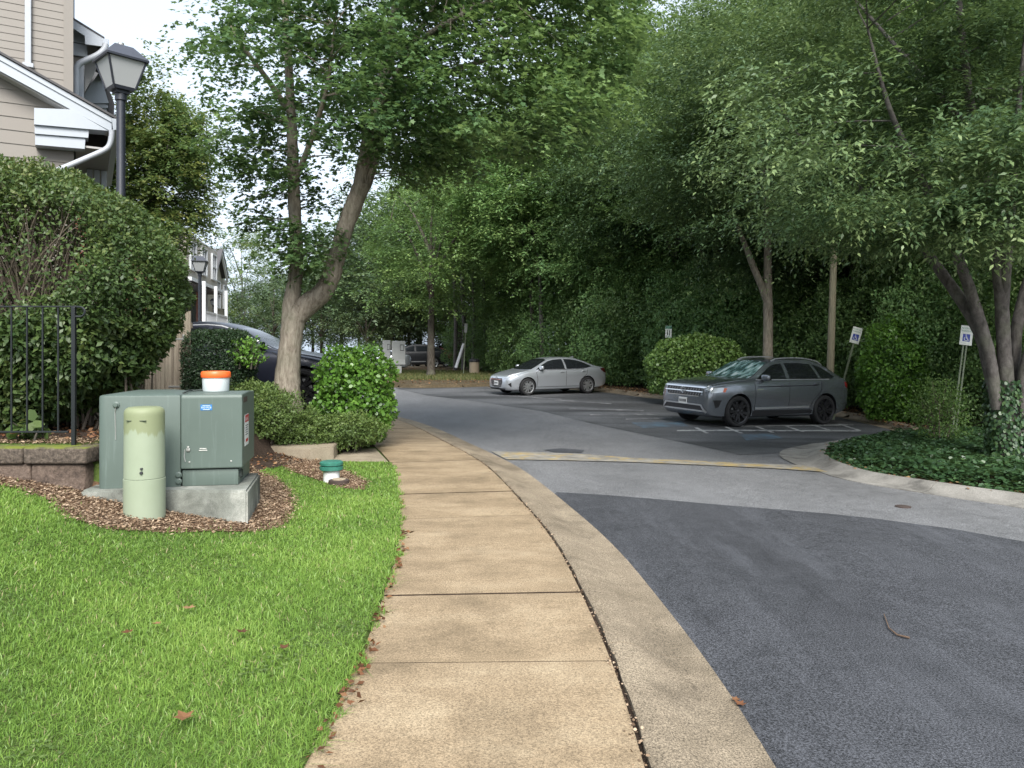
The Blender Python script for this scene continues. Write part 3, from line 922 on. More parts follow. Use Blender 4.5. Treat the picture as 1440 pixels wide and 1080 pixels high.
TR = thing('transformer_box', 'dark green metal electrical transformer box on a concrete pad in mulch', 'electrical box', (-3.80, 7.04, PADZ + 0.001), R(11))
TR.scale = (1, 0.8, 1)
H_ = 0.86
def rrect(x0, x1, y0, y1, rads, n=6):
    """rounded rectangle outline, radii for corners (x0y0, x1y0, x1y1, x0y1)"""
    out = []
    for (cx, cy, a0), rr in zip([(x0, y0, 180), (x1, y0, 270), (x1, y1, 0), (x0, y1, 90)], rads):
        sx_ = 1 if cx == x0 else -1; sy_ = 1 if cy == y0 else -1
        px, py = cx + sx_ * rr, cy + sy_ * rr
        for k in range(n + 1):
            th = R(a0 + 90 * k / n)
            out.append((px + rr * math.cos(th), py + rr * math.sin(th)))
    return out
def shell(outline, levels):
    """stack of scaled outlines: (z, inset)"""
    mb = MB(); n = len(outline)
    cx = sum(p[0] for p in outline) / n; cy = sum(p[1] for p in outline) / n
    vs, fs = [], []
    for z, k in levels:
        for x, y in outline:
            dx, dy = x - cx, y - cy; L = math.hypot(dx, dy)
            vs.append((x - dx / L * k, y - dy / L * k, z))
    for i in range(len(levels) - 1):
        for k in range(n):
            k2 = (k + 1) % n
            fs.append((i * n + k, i * n + k2, (i + 1) * n + k2, (i + 1) * n + k))
    fs.append(tuple(range((len(levels) - 1) * n, len(levels) * n)))
    fs.append(tuple(reversed(range(n))))
    return mb.add(vs, fs)
tank = shell(rrect(0.0, 0.716, 0.0, 0.95, (0.07, 0.01, 0.01, 0.1)), [(0.0, 0), (0.835, 0), (0.85, 0.006), (0.858, 0.03), (0.885, 0.3)])
tk = tank.build('tank', M['tr_green'], TR, smooth=40, world=False)
hood = MB()
hood.prism([(-0.035, 0.165), (-0.035, 0.835), (-0.02, 0.858), (0.5, 0.872), (0.98, 0.858), (0.98, 0.165)], 'x', 0.724, 1.27)
bb = hood
hd = bb.build('hood', M['tr_green'], TR, world=False)
hm = hd.modifiers.new('bevel', 'BEVEL'); hm.width = 0.012; hm.segments = 2; hm.limit_method = 'ANGLE'
MB().box((0.98, 0.47, 0.0765), (0.50, 0.93, 0.153), 0, 0.008).build('sill', M['tr_green'], TR, smooth=35, world=False)
MB().box((0.985, 0.48, 0.157), (0.46, 0.88, 0.012)).build('gasket', M['gap'], TR, world=False)
lt = MB().box((0.98, -0.0385, 0.5), (0.50, 0.006, 0.62), 0, 0.002)
MB().tube([(0.735, 0.02, 0.872), (0.735, 0.3, 0.884), (0.735, 0.6, 0.88)], 0.009, 6).tube([(0.76, 0.38, 0.88), (0.9, 0.46, 0.893), (1.02, 0.5, 0.885)], 0.008, 6).build('hinge_rod', M['tr_dark'], TR, smooth=50, world=False)
for (x, z) in ((0.16, 0.77), (0.70, 0.11), (0.70, 0.05)):
    MB().lathe([(0.03, 0), (0.03, -0.012), (0.018, -0.02), (0.018, -0.035), (0.001, -0.036)], 12, (x, -0.001, z), 'y').build('lifting_bolt', M['tr_green'], TR, smooth=40, world=False)
MB().tube([(0.16, -0.022, 0.76), (0.15, -0.006, 0.70), (0.155, -0.004, 0.45)], 0.004, 5).build('drip_stain', M['bare'], tk, world=False)
def y_face(x0, x1, z0, z1, y, th=0.003):
    return MB().box(((x0 + x1) / 2, y, (z0 + z1) / 2), (x1 - x0, th, z1 - z0))
st = y_face(0.898, 1.0, 0.712, 0.765, -0.0375)
so = st.build('blue_sticker', M['sticker_blue'], hd, world=False)
fr = frame((0.949, -0.0392, 0.738), (1, 0, 0), (0, 0, 1))
mb = MB(); put_text(mb, 'NO PCB', 0.024, fr, 0, -0.002, 0.0006, 0, 1.0); ribbon(mb, [(-0.035, 0.016), (0.035, 0.016)], 0.004, fr, 0.0006); ribbon(mb, [(-0.03, -0.019), (0.03, -0.019)], 0.004, fr, 0.0006)
mb.build('lettering', M['sticker_white'], hd, world=False)
MB().box((0.79, -0.043, 0.345), (0.035, 0.02, 0.03), 0, 0.006).box((0.79, -0.047, 0.365), (0.02, 0.015, 0.03), 0, 0.005).build('lock_bolt', M['bare'], hd, smooth=40, world=False)
MB().tube([(0.76, -0.04, 0.35), (0.755, -0.043, 0.28), (0.765, -0.042, 0.235)], 0.004, 5).build('lock_wire', M['bare'], hd, world=False)
MB().box((0.92, -0.0365, 0.352), (0.06, 0.006, 0.01), 0, 0.002).box((0.92, -0.0365, 0.336), (0.075, 0.006, 0.009), 0, 0.002).build('scratch_mark', M['bare'], hd, world=False)
for x in (1.17, 0.80): MB().box((x, -0.037, 0.23), (0.015, 0.006, 0.015), 0, 0.002).build('rivet', M['bare'], hd, world=False)
# stickers on the right side
MB().box((1.272, 0.30, 0.50), (0.003, 0.3, 0.30)).build('warning_label', M['sticker_white'], hd, world=False)
fr = frame((1.2738, 0.30, 0.50), (0, 1, 0), (0, 0, 1))
mb = MB(); put_text(mb, 'WARNING', 0.05, fr, 0, 0.105, 0.0006, 1)
ribbon(mb, [(-0.145, 0.112), (0.145, 0.112)], 0.07, fr, 0.0003, 0)
for k in range(5): ribbon(mb, [(-0.12, 0.045 - k * 0.022), (0.1 - 0.03 * (k % 2), 0.045 - k * 0.022)], 0.008, fr, 0.0006, 2)
ribbon(mb, [(-0.1, -0.1), (0.1, -0.1)], 0.03, fr, 0.0006, 0)
mb.build('label_print', [M['ink_red'], M['sticker_white'], M['ink']], hd, world=False)
MB().box((1.272, 0.2, 0.80), (0.003, 0.28, 0.05)).build('name_plate', M['rust'], hd, world=False)
MB().box((1.235, 0.10, 0.10), (0.03, 0.05, 0.06)).box((1.24, 0.17, 0.09), (0.025, 0.03, 0.08)).build('hinge_bracket', M['tr_dark'], TR, world=False)

tb = thing('plastic_tub', 'white plastic tub with orange screw lid left on top of the green electrical box', 'plastic tub', (-2.93, 7.60, PADZ + 0.001 + 0.8705))
MB().lathe([(0.118, 0), (0.124, 0.01), (0.128, 0.14)], 28).build('tub', M['tub_white'], tb, smooth=40, world=False)
lid = MB().lathe([(0.136, 0.135), (0.140, 0.14), (0.140, 0.185), (0.132, 0.197), (0.11, 0.20), (0.105, 0.194), (0.001, 0.194)], 40)
lid.build('lid', M['tub_orange'], tb, smooth=40, world=False)

x, y = -3.215, 6.72
pz = hz((x, y)) - 0.02
pd = thing('cable_pedestal', 'pale green rounded cable pedestal standing in mulch before the green electrical box', 'utility pedestal', (x, y, pz))
rr_ = 0.166
dome = [(rr_, 0.36), (rr_ * 0.985, 0.9)] + [(rr_ * 0.985 - 0.05 + 0.05 * math.cos(R(a)), 0.925 + 0.05 * math.sin(R(a))) for a in (0, 25, 50, 75, 90)] + [(0.001, 0.982)]
MB().lathe(dome, 40).build('cover', M['pedestal'], pd, smooth=40, world=False)
MB().lathe([(rr_ + 0.003, -0.1), (rr_ + 0.004, 0.352), (rr_ - 0.01, 0.359)], 40).build('pedestal_base', M['pedestal'], pd, smooth=40, world=False)
MB().lathe([(0.012, 0), (0.012, -0.02), (0.001, -0.021)], 12, (0.05, -rr_ + 0.012, 0.42), 'y').lathe([(0.009, 0), (0.009, -0.02), (0.001, -0.021)], 12, (0.052, -rr_ + 0.012, 0.455), 'y').build('lock_bolt', M['ink'], pd, smooth=40, world=False)
MB().box((-0.06, -rr_ * 0.93, 0.865), (0.05, 0.02, 0.004)).build('vent_slot', M['tr_dark'], pd, world=False)
MB().box((0.06, -rr_ * 0.93, 0.865), (0.05, 0.02, 0.004)).build('vent_slot', M['tr_dark'], pd, world=False)

x, y = G(466, 678)
cz = hz((x, y))
cp = thing('cleanout_pipe', 'white pipe stub with green cap sticking out of the lawn beside the walk', 'pipe', (x, y, cz))
MB().lathe([(0.1, -0.1), (0.1, 0.18)], 28).build('pipe', M['sticker_white'], cp, smooth=40, world=False)
MB().lathe([(0.13, 0.15), (0.145, 0.16), (0.145, 0.2), (0.13, 0.205), (0.13, 0.215), (0.145, 0.22), (0.145, 0.25), (0.125, 0.265), (0.001, 0.267)], 32).build('cap', M['cap_green'], cp, smooth=35, world=False)
mc = thing('ground_lid', 'small round rusty lid lying in mulch right under the green capped pipe', 'ground lid', (x + 0.13, y - 0.16, hz((x + 0.13, y - 0.16))))
MB().lathe([(0.125, 0.0), (0.125, 0.055), (0.11, 0.062), (0.001, 0.062)], 28).build('ring', M['rust'], mc, smooth=35, world=False)
MB().lathe([(0.085, 0.06), (0.085, 0.07), (0.001, 0.071)], 24).build('lid_plate', M['bin_tan'], mc, smooth=35, world=False)

# ================================================================== RETAINING WALL, METAL FENCE
rw = thing('retaining_wall', 'low two course concrete block retaining wall with mossy cap left of the green box', 'wall', (-4.0, 7.3, 0.3))
rng = random.Random(11)
x = -3.96; k = 0
mb = MB()
xx = -3.97
for w in (0.51, 0.8, 0.84, 0.8, 0.85, 0.8):
    mb.box((xx - w / 2, 7.29, 0.34), (w - 0.012, 0.30, 0.50), rng.uniform(-.01, .01), 0.025, seg=2)
    xx -= w
mb.build('block_course', M['block'], rw, smooth=50)
mb = MB(); xx = -3.93
for w in (0.60, 0.8, 0.84, 0.8, 0.85, 0.8):
    mb.box((xx - w / 2, 7.275, 0.672), (w - 0.008, 0.34, 0.155), rng.uniform(-.008, .008), 0.02, seg=2)
    xx -= w
cap_o = mb.build('wall_cap', M['cap'], rw, smooth=50)
# small leaf-sized roughness on the block faces comes from the material

fz0 = 0.75
mf = thing('metal_fence', 'black metal picket fence on top of the mossy retaining wall by the hedge', 'fence', (-4.16, 7.3, fz0))
px0 = -4.165
MB().box((px0, 7.3, fz0 + 0.65), (0.036, 0.036, 1.32), 0, 0.004).build('post', M['black_metal'], mf)
MB().box((px0 - 2.2, 7.3, fz0 + 0.65), (0.036, 0.036, 1.32), 0, 0.004).build('post', M['black_metal'], mf)
MB().box((px0 - 1.9, 7.3, fz0 + 1.315), (3.85, 0.03, 0.014), 0, 0.003).build('top_rail', M['black_metal'], mf)
MB().box((px0 - 1.9, 7.3, fz0 + 0.125), (3.7, 0.025, 0.018), 0, 0.003).build('bottom_rail', M['black_metal'], mf)
mb = MB()
curl = [(px0 - 0.0, 7.3, fz0 + 1.315), (px0 + 0.06, 7.3, fz0 + 1.31)] + [(px0 + 0.06 + 0.045 * math.sin(R(a)), 7.3, fz0 + 1.265 + 0.045 * math.cos(R(a))) for a in range(0, 181, 25)] + [(px0 + 0.0, 7.3, fz0 + 1.222)]
mb.tube(curl, 0.011, 6); mb.build('rail_scroll', M['black_metal'], mf, smooth=50)
for k in range(1, 24):
    if abs(k * 0.148 - 2.2) < 0.06: continue
    MB().box((px0 - k * 0.148, 7.3, fz0 + 0.715), (0.013, 0.013, 1.19)).build('picket', M['black_metal'], mf)

# ================================================================== WOOD FENCE
YF = 12.7
wf = thing('board_fence', 'grey weathered vertical board fence between the tall hedge and the yew hedge', 'fence', (-5.5, YF, 0.74))
rng = random.Random(4)
x1 = at(269, 0, YF).x
xx = x1; i = 0
while xx > -8.6:
    w = 0.145
    top = at(0, 437, YF).z + rng.uniform(-.012, .012) - (0.0 if i < 1 else 0.02)
    MB().box((xx - w / 2, YF + rng.uniform(-.006, .006), 0.66 + (top - 0.66) / 2), (w - 0.006, 0.02, top - 0.66), 0, 0.003).build('board', M['wood_fence'], wf)
    xx -= w; i += 1
MB().box((x1 - 1.55, YF + 0.035, 1.15), (3.1, 0.04, 0.09)).box((x1 - 1.55, YF + 0.035, 2.1), (3.1, 0.04, 0.09)).build('fence_rail', M['wood_fence'], wf)
for px_, py_ in ((258, 475), (258, 542)):
    p = at(px_, py_, YF - 0.015)
    mb = MB().box((p.x, YF - 0.016, p.z), (0.035, 0.008, 0.11), 0, 0.002)
    mb.box((p.x - 0.13, YF - 0.016, p.z - 0.02), (0.24, 0.007, 0.028), 0, 0.002)
    for dz_ in (-.03, .03): mb.lathe([(0.012, 0), (0.012, -0.01), (0.001, -0.011)], 8, (p.x, YF - 0.02, p.z + dz_), 'y')
    mb.build('strap_hinge', M['bare'], wf)

# ================================================================== STREET LAMPS
def lamp(name, label, x, y, zg, ztop, s, rz, detail=True):
    t_ = thing(name, label, 'street lamp', (x, y, zg), rz, 'lantern lamps along the townhouses')
    hb = ztop - zg - 0.79 * s            # bottom of the lantern
    MB().lathe([(0.11 * s, 0), (0.11 * s, 0.5), (0.068 * s, 0.56), (0.068 * s, hb - 0.16 * s), (0.09 * s, hb - 0.15 * s), (0.09 * s, hb - 0.03 * s)], 18).build('post', M['lamp_metal'], t_, smooth=40, world=False)
    a, c_ = 0.15 * s, 0.30 * s
    z0, z1 = hb, hb + 0.46 * s
    MB().add([(-a, -a, z0), (a, -a, z0), (a, a, z0), (-a, a, z0), (-a * 1.12, -a * 1.12, z0 + .05 * s), (a * 1.12, -a * 1.12, z0 + .05 * s), (a * 1.12, a * 1.12, z0 + .05 * s), (-a * 1.12, a * 1.12, z0 + .05 * s)],
             [(3, 2, 1, 0), (0, 1, 5, 4), (1, 2, 6, 5), (2, 3, 7, 6), (3, 0, 4, 7), (4, 5, 6, 7)]).box((0, 0, z0 - 0.02 * s), (0.2 * s, 0.2 * s, 0.05 * s)).build('lantern_base', M['lamp_metal'], t_, world=False)
    for q in range(4):
        Mq = Matrix.Rotation(q * math.pi / 2, 4, 'Z')
        b0, b1 = a * 1.1, c_ * 0.93
        P = [Mq @ Vector(p) for p in [(-b0, -b0, z0 + 0.05 * s), (b0, -b0, z0 + 0.05 * s), (b1, -b1, z1), (-b1, -b1, z1)]]
        P2 = [Mq @ Vector(p) for p in [(-b0 * .9, -b0 * .9, z0 + 0.05 * s), (b0 * .9, -b0 * .9, z0 + 0.05 * s), (b1 * .93, -b1 * .93, z1), (-b1 * .93, -b1 * .93, z1)]]
        MB().add(P + P2, [(0, 1, 2, 3), (7, 6, 5, 4), (0, 4, 5, 1), (1, 5, 6, 2), (2, 6, 7, 3), (3, 7, 4, 0)]).build('pane', M['lamp_glass'], t_, world=False)
        e0 = Mq @ Vector((-b0 * 1.01, -b0 * 1.01, z0 + 0.03 * s)); e1 = Mq @ Vector((-b1 * 1.02, -b1 * 1.02, z1))
        MB().tube([e0, e1], 0.017 * s, 6).build('corner_bar', M['lamp_metal'], t_, world=False)
    e = c_ * 1.08
    MB().box((0, 0, z1 + 0.018 * s), (2 * e, 2 * e, 0.036 * s), 0, 0.006 * s).build('roof_rim', M['lamp_metal'], t_, world=False)
    tp = 0.14 * s; zt = z1 + 0.036 * s; zp = z1 + 0.25 * s
    MB().add([(-e, -e, zt), (e, -e, zt), (e, e, zt), (-e, e, zt), (-tp, -tp, zp), (tp, -tp, zp), (tp, tp, zp), (-tp, tp, zp)],
             [(0, 1, 5, 4), (1, 2, 6, 5), (2, 3, 7, 6), (3, 0, 4, 7), (4, 5, 6, 7), (3, 2, 1, 0)]).build('roof_cap', M['lamp_roof'], t_, world=False)
    MB().lathe([(0.048 * s, zp), (0.048 * s, zp + 0.07 * s), (0.035 * s, zp + 0.08 * s), (0.001, zp + 0.08 * s)], 14).build('finial', M['bare'], t_, smooth=40, world=False)
    return t_
LY = 10.95
p = at(170, 60, LY)
lamp('street_lamp', 'large near lantern lamp rising behind the tall hedge beside the siding house', p.x, LY, 0.72, p.z, 0.88, R(-43))
for (px_, pt, Y, s_, lab) in ((281, 358, 33, 0.98, 'lantern lamp in front of the far brick townhouses, nearer of the small pair'), (300, 419, 62, 0.75, 'smallest and farthest lantern lamp, right of the small pair by the far townhouses')):
    p = at(px_, pt, Y)
    lamp('street_lamp', lab, p.x, Y, float(base(-8, Y)) + 0.3, p.z, s_, R(15))

# ================================================================== NEAR TOWNHOUSE
HA = R(29)                                     # the house front is turned away from the street
HX, HY = (104 - 720) / F * 11.8, 11.8          # its nearest street corner
nh = thing('townhouse', 'tan siding townhouse with white eaves and downspouts above the tall hedge', 'house', (HX, HY, 0.0), HA)
def hl(px, py, d):
    """pixel -> (s, depth, z) on the house plane lying d behind the wing front"""
    k = (px - 720) / F
    ox, oy = HX - d * math.sin(HA), HY + d * math.cos(HA)
    s = (k * oy - ox) / (math.cos(HA) - k * math.sin(HA))
    Y = oy + s * math.sin(HA)
    return (s, d, EYE - (py - HZ) * Y / F)
def pz(px, py, d): q = hl(px, py, d); return (q[0], q[2])
def hb(mb, name, m, smooth=None): return mb.build(name, m, nh, smooth=smooth, world=False)
def siding_wall(mb, xs, zfun, z0, y, lap, dy=0.012):
    """rows of lapped boards between x0..x1 clipped under zfun(x)"""
    x0, x1 = xs
    z = z0; zmax = max(zfun(x0), zfun(x1))
    def xr(zz):
        if zfun(x0) >= zz and zfun(x1) >= zz: return (x0, x1)
        a_, b_ = x0, x1; fa = zfun(x0) >= zz
        for _ in range(30):
            m = (a_ + b_) / 2
            if (zfun(m) >= zz) == fa: a_ = m
            else: b_ = m
        return (x0, a_) if fa else (b_, x1)
    while z < zmax - 0.001:
        zt = min(z + lap, zmax)
        l0, r0 = xr(z); l1, r1 = xr(zt)
        mb.add([(l0, y - dy, z), (r0, y - dy, z), (r1, y, zt), (l1, y, zt), (l0, y, z), (r0, y, z)], [(0, 1, 2, 3), (4, 5, 1, 0)])
        z = zt
D0 = -0.30                                      # plane of the eave boards
q1, q2 = pz(0, 78, D0), pz(157, 166, D0)
slope = (q2[1] - q1[1]) / (q2[0] - q1[0])
rake = lambda s: q1[1] + slope * (s - q1[0])
SL = -6.0; xe = q2[0]
mb = MB(); siding_wall(mb, (SL, 0.0), lambda s: rake(s) - 0.2, 0.55, 0.0, 0.2); hb(mb, 'wing_wall', M['siding'])
hb(MB().prism([(SL, 0.5), (-0.005, 0.5), (-0.005, rake(0) - 0.26), (SL, rake(SL) - 0.26)], 'y', 0.015, 4.0), 'wing_core', M['siding'])
mb = MB()
mb.prism([(SL, rake(SL)), (xe, rake(xe)), (xe, rake(xe) - 0.21), (SL, rake(SL) - 0.27)], 'y', D0, D0 + 0.04)
mb.prism([(SL, rake(SL) + 0.004), (xe, rake(xe) + 0.004), (xe, rake(xe) - 0.07), (SL, rake(SL) - 0.07)], 'y', D0 - 0.02, D0 - 0.002)
hb(mb, 'rake_board', M['white_trim'])
hb(MB().prism([(SL, rake(SL) + 0.02), (xe + 0.06, rake(xe) - 0.015), (xe + 0.06, rake(xe) + 0.02), (SL, rake(SL) + 0.055)], 'y', D0 - 0.05, 4.2), 'wing_roof', M['shingle'])
hb(MB().prism([(SL, rake(SL) - 0.25), (xe - 0.05, rake(xe) - 0.22), (xe - 0.05, rake(xe) - 0.18), (SL, rake(SL) - 0.21)], 'y', D0 + 0.045, -0.012), 'wing_soffit', M['soffit'])
mb = MB()
mb.prism([pz(48, 152, D0), pz(100, 154, D0), pz(152, 184, D0), pz(48, 175, D0)], 'y', D0 - 0.01, -0.02)
mb.prism([pz(48.5, 175.5, D0), pz(125, 182, D0), pz(124, 193, D0), pz(48.5, 187, D0)], 'y', D0 + 0.03, -0.02)
mb.prism([pz(49, 187.5, D0), pz(120, 193.5, D0), pz(119, 208, D0), pz(49, 202, D0)], 'y', D0 + 0.06, -0.02)
hb(mb, 'cornice_return', M['white_trim'])
zs_ = pz(0, 190, D0)[1]
hb(MB().box((0.06, 0.13, 2.2), (0.115, 0.22, 3.3)), 'wing_brick', M['brick'])
hb(MB().box((-0.035, -0.02, 2.2), (0.065, 0.03, 3.3)), 'corner_board', M['siding'])
hb(MB().box((xe / 2, 1.6, zs_), (xe - 0.04, 3.6, 0.03)), 'eave_soffit', M['soffit'])
hb(MB().box((xe - 0.03, 1.75, zs_ + 0.1), (0.03, 4.0, 0.17)), 'eave_fascia', M['white_trim'])
d_ = 1.3
a_, b_ = pz(121, 0, d_)[0], pz(151, 0, d_)[0]
for k in range(3):
    hb(MB().box((a_ + (k + 0.5) * (b_ - a_) / 3, d_, (zs_ + 0.5) / 2), ((b_ - a_) / 3 - 0.02, 0.12, zs_ - 0.56), 0, 0.01), 'porch_column', M['white_trim'])
gx, gz = pz(157, 176, D0)
hb(MB().prism([(xe, gz + 0.09), (xe + 0.12, gz + 0.09), (xe + 0.11, gz - 0.06), (xe + 0.02, gz - 0.09)], 'y', D0 - 0.06, 4.1), 'gutter', M['white_trim'])
def spout(pts, r, d, name='downspout'):
    hb(MB().tube(catmull([hl(a, b, d) for a, b in pts], 5).tolist(), r, 8), name, M['white_paint'], 50)
spout([(157, 183), (157, 192), (154, 204), (147, 211), (125, 221), (92, 235), (60, 248)], 0.042, D0 - 0.03)
# tall rear part
DU = 7.6
xr_ = pz(102, 0, DU)[0]
mb = MB(); siding_wall(mb, (xr_ - 8, xr_ - 0.18), lambda s: 13.0, 3.0, DU, 0.178); hb(mb, 'upper_wall', M['siding'])
hb(MB().box((xr_ - 4.05, DU + 3.03, 6.9), (8.05, 6.0, 12.2)), 'upper_core', M['siding'])
hb(MB().box((xr_ - 0.085, DU - 0.02, 8), (0.2, 0.05, 10)), 'corner_board', M['siding'])
p0, p1 = hl(39.5, -20, DU - .08), hl(39.5, 92, DU - .08)
hb(MB().box((p0[0], DU - .08, (p0[2] + p1[2]) / 2), (0.13, 0.09, p0[2] - p1[2]), 0, 0.015).box((p0[0], DU - .08, p1[2]), (0.22, 0.12, 0.1), 0, 0.01), 'downspout', M['white_paint'])
D2 = 9.2
def poly_part(name, pxs, d, th, m):
    hb(MB().prism([pz(a, b, d) for a, b in pxs], 'y', d, d + th), name, m)
poly_part('bay_wall', [(101, 44), (118, 54), (118, 250), (101, 250)], D2, 2.0, M['siding'])
poly_part('bay_trim', [(102, 38), (121, 48), (121, 62), (102, 58)], D2 - .1, 0.08, M['white_trim'])
poly_part('bay_trim', [(102, 60), (123, 64), (123, 80), (102, 77)], D2 - .08, 0.06, M['white_trim'])
poly_part('bay_rake', [(103, 27), (146, 54), (143, 65), (120, 62), (119, 50), (103, 40)], D2 - .5, 0.06, M['white_trim'])
poly_part('bay_roof', [(103, 24.5), (147, 52), (147, 54), (103, 27)], D2 - .52, 3.0, M['shingle'])
poly_part('bay_soffit', [(119, 64), (142, 66), (140, 80), (134, 100), (119, 130)], D2 + .4, 0.05, M['soffit'])
poly_part('gutter', [(143, 54), (153, 55), (151, 64), (145, 65)], D2 - .52, 3.0, M['white_trim'])
poly_part('corner_post', [(104, 94), (118, 90), (118, 250), (104, 250)], D2 - .06, 0.05, M['white_trim'])
spout([(149, 62), (146, 70), (136, 78), (116, 87), (109, 93), (107, 104), (107, 150), (107, 200)], 0.075, D2 - .6)
D3 = 11.5
poly_part('far_gable', [(118, 134), (139, 102), (141, 106), (153, 145), (118, 145)], D3, 0.4, M['white_trim'])
poly_part('far_soffit', [(118, 82), (142, 66), (139, 110), (128, 128), (118, 132)], D3 + 0.45, 0.1, M['soffit'])
poly_part('far_frieze', [(122, 146), (152, 147), (152, 152), (122, 152)], D3 + .05, 0.2, M['white_paint'])
poly_part('far_wall', [(118, 152), (150, 152), (150, 260), (118, 260)], D3 + .1, 2.0, M['white_trim'])
poly_part('far_roof', [(141, 104), (156, 132), (161, 146), (160, 166), (153, 166), (153, 146)], D3 + .12, 3.0, M['shingle'])

# ================================================================== FAR TOWNHOUSES
A0 = Vector((-23.4, 51.0)); A1 = Vector((-27.45, 74.25))
du = (A1 - A0).normalized(); ang = math.atan2(du.y, du.x)
fh = thing('townhouse', 'far brick and grey siding townhouse row with white windows and balcony', 'house', (A0.x, A0.y, 0.025), ang)
# local: x along the facade (away from camera), -y towards the street, z up
L_ = (A1 - A0).length
mw = lambda *a, **k: MB().box(*a, **k)
MB().box((4.5, 4.0, 2.9), (9, 8, 6.0)).build('brick_wall', M['brick'], fh, world=False)
MB().box((4.5, 4.0, 7.1), (9, 7.9, 2.4)).build('upper_wall', M['brick'], fh, world=False)
mb = MB()
for k in range(19): mb.box((12.25, 4.3, 1.95 + 0.27 * k), (6.5, 8.6, 0.25)) 
mb.build('siding_wall', M['siding_far'], fh, world=False)
MB().box((12.25, 4.25, 0.9), (6.56, 8.7, 1.8)).build('brick_base', M['brick'], fh, world=False)
MB().prism([(-0.55, 8.15), (4, 9.7), (8.4, 8.2)], 'x', -0.3, 9.0).build('main_roof', M['shingle'], fh, world=False)
MB().box((4.5, -0.5, 8.15), (9.6, 0.12, 0.22)).build('eave_fascia', M['trim_far'], fh, world=False)
# front gable over the siding bay
MB().prism([(10.7, 6.9), (13.8, 6.9), (12.25, 8.5)], 'y', 0.02, 8.5).build('gable_wall', M['siding_far'], fh, world=False)
mb = MB(); 
for s_ in (-1, 1):
    xa, xb = 12.25 + s_ * 1.8, 12.25
    mb.prism([(xa, 6.72), (xb, 8.55), (xb, 8.78), (xa, 6.95)] if s_ < 0 else [(xb, 8.55), (xa, 6.72), (xa, 6.95), (xb, 8.78)], 'y', -0.32, -0.2)
mb.build('gable_trim', M['trim_far'], fh, world=False)
mb = MB()
for s_ in (-1, 1):
    xa, xb = 12.25 + s_ * 1.85, 12.25
    mb.prism([(xa, 6.96), (xb, 8.79), (xb, 8.89), (xa, 7.06)] if s_ < 0 else [(xb, 8.79), (xa, 6.96), (xa, 7.06), (xb, 8.89)], 'y', -0.36, 8.7)
mb.build('gable_roof', M['shingle'], fh, world=False)
def window(x, z, w, h, y=0.0, cols=2):
    f = MB(); t_ = 0.07
    f.box((x - w / 2, y - 0.05, z), (t_, 0.1, h + t_)); f.box((x + w / 2, y - 0.05, z), (t_, 0.1, h + t_))
    f.box((x, y - 0.05, z + h / 2), (w - t_, 0.098, t_)); f.box((x, y - 0.05, z - h / 2), (w - t_, 0.098, t_)); f.box((x, y - 0.045, z), (w - t_, 0.07, 0.06))
    for k in range(1, cols): f.box((x - w / 2 + w * k / cols, y - 0.043, z), (0.05, 0.06, h - t_))
    o = f.build('window', M['trim_far'], fh, world=False)
    MB().box((x, y - 0.012, z), (w - t_ * 0.5, 0.02, h - t_ * 0.5)).build('pane', M['window_glass'], o, world=False)
# projecting white window bay
MB().box((5.3, -0.35, 6.85), (7.0, 0.7, 2.5)).build('bay_wall', M['siding_far'], fh, world=False)
for x in (2.9, 5.3, 7.7): window(x, 6.95, 1.1, 1.6, -0.70)
MB().prism([(-1.0, 5.3), (0.0, 5.75), (0.0, 5.3)], 'x', 1.6, 9.0).build('bay_skirt', M['shingle'], fh, world=False)
MB().box((5.3, -0.9, 5.52), (7.4, 0.16, 0.2)).build('bay_cornice', M['trim_far'], fh, world=False)
# balcony with posts
MB().box((5.0, -0.75, 2.65), (5.6, 1.5, 0.25)).build('balcony_floor', M['trim_far'], fh, world=False)
for x in (2.3, 5.0, 7.7): MB().box((x, -1.38, 4.1), (0.15, 0.15, 2.7)).build('balcony_post', M['trim_far'], fh, world=False)
mb = MB().box((5.0, -1.4, 3.75), (5.4, 0.08, 0.1)).box((5.0, -1.4, 2.95), (5.4, 0.08, 0.08))
for k in range(36): mb.box((2.4 + k * 0.148, -1.4, 3.35), (0.04, 0.04, 0.75))
mb.build('balcony_rail', M['trim_far'], fh, world=False)
MB().box((5.0, -0.03, 4.2), (3.2, 0.06, 2.5)).build('patio_door', M['dark_opening'], fh, world=False)
MB().prism([(-1.7, 2.1), (0.0, 2.7), (0.0, 2.2)], 'x', -0.2, 9.0).build('porch_roof', M['shingle'], fh, world=False)
for x in (2.4, 6.2): MB().box((x, -0.04, 1.1), (2.6, 0.08, 2.1)).build('garage_door', M['trim_far'], fh, world=False)
window(12.3, 5.6, 1.2, 1.9); window(12.3, 3.2, 1.2, 1.6)
window(14.4, 5.6, 0.8, 1.7)
fh.scale = (1.5, 1.5, 1.26)
MB().box((0.2, -0.05, 4.0), (0.25, 0.2, 8.0)).box((9.0, -0.06, 3.9), (0.16, 0.2, 7.8)).build('corner_trim', M['trim_far'], fh, world=False)
MB().box((16.3, 0.6, 2.1), (1.4, 2.0, 0.15)).build('porch_canopy', M['shingle'], fh, world=False)

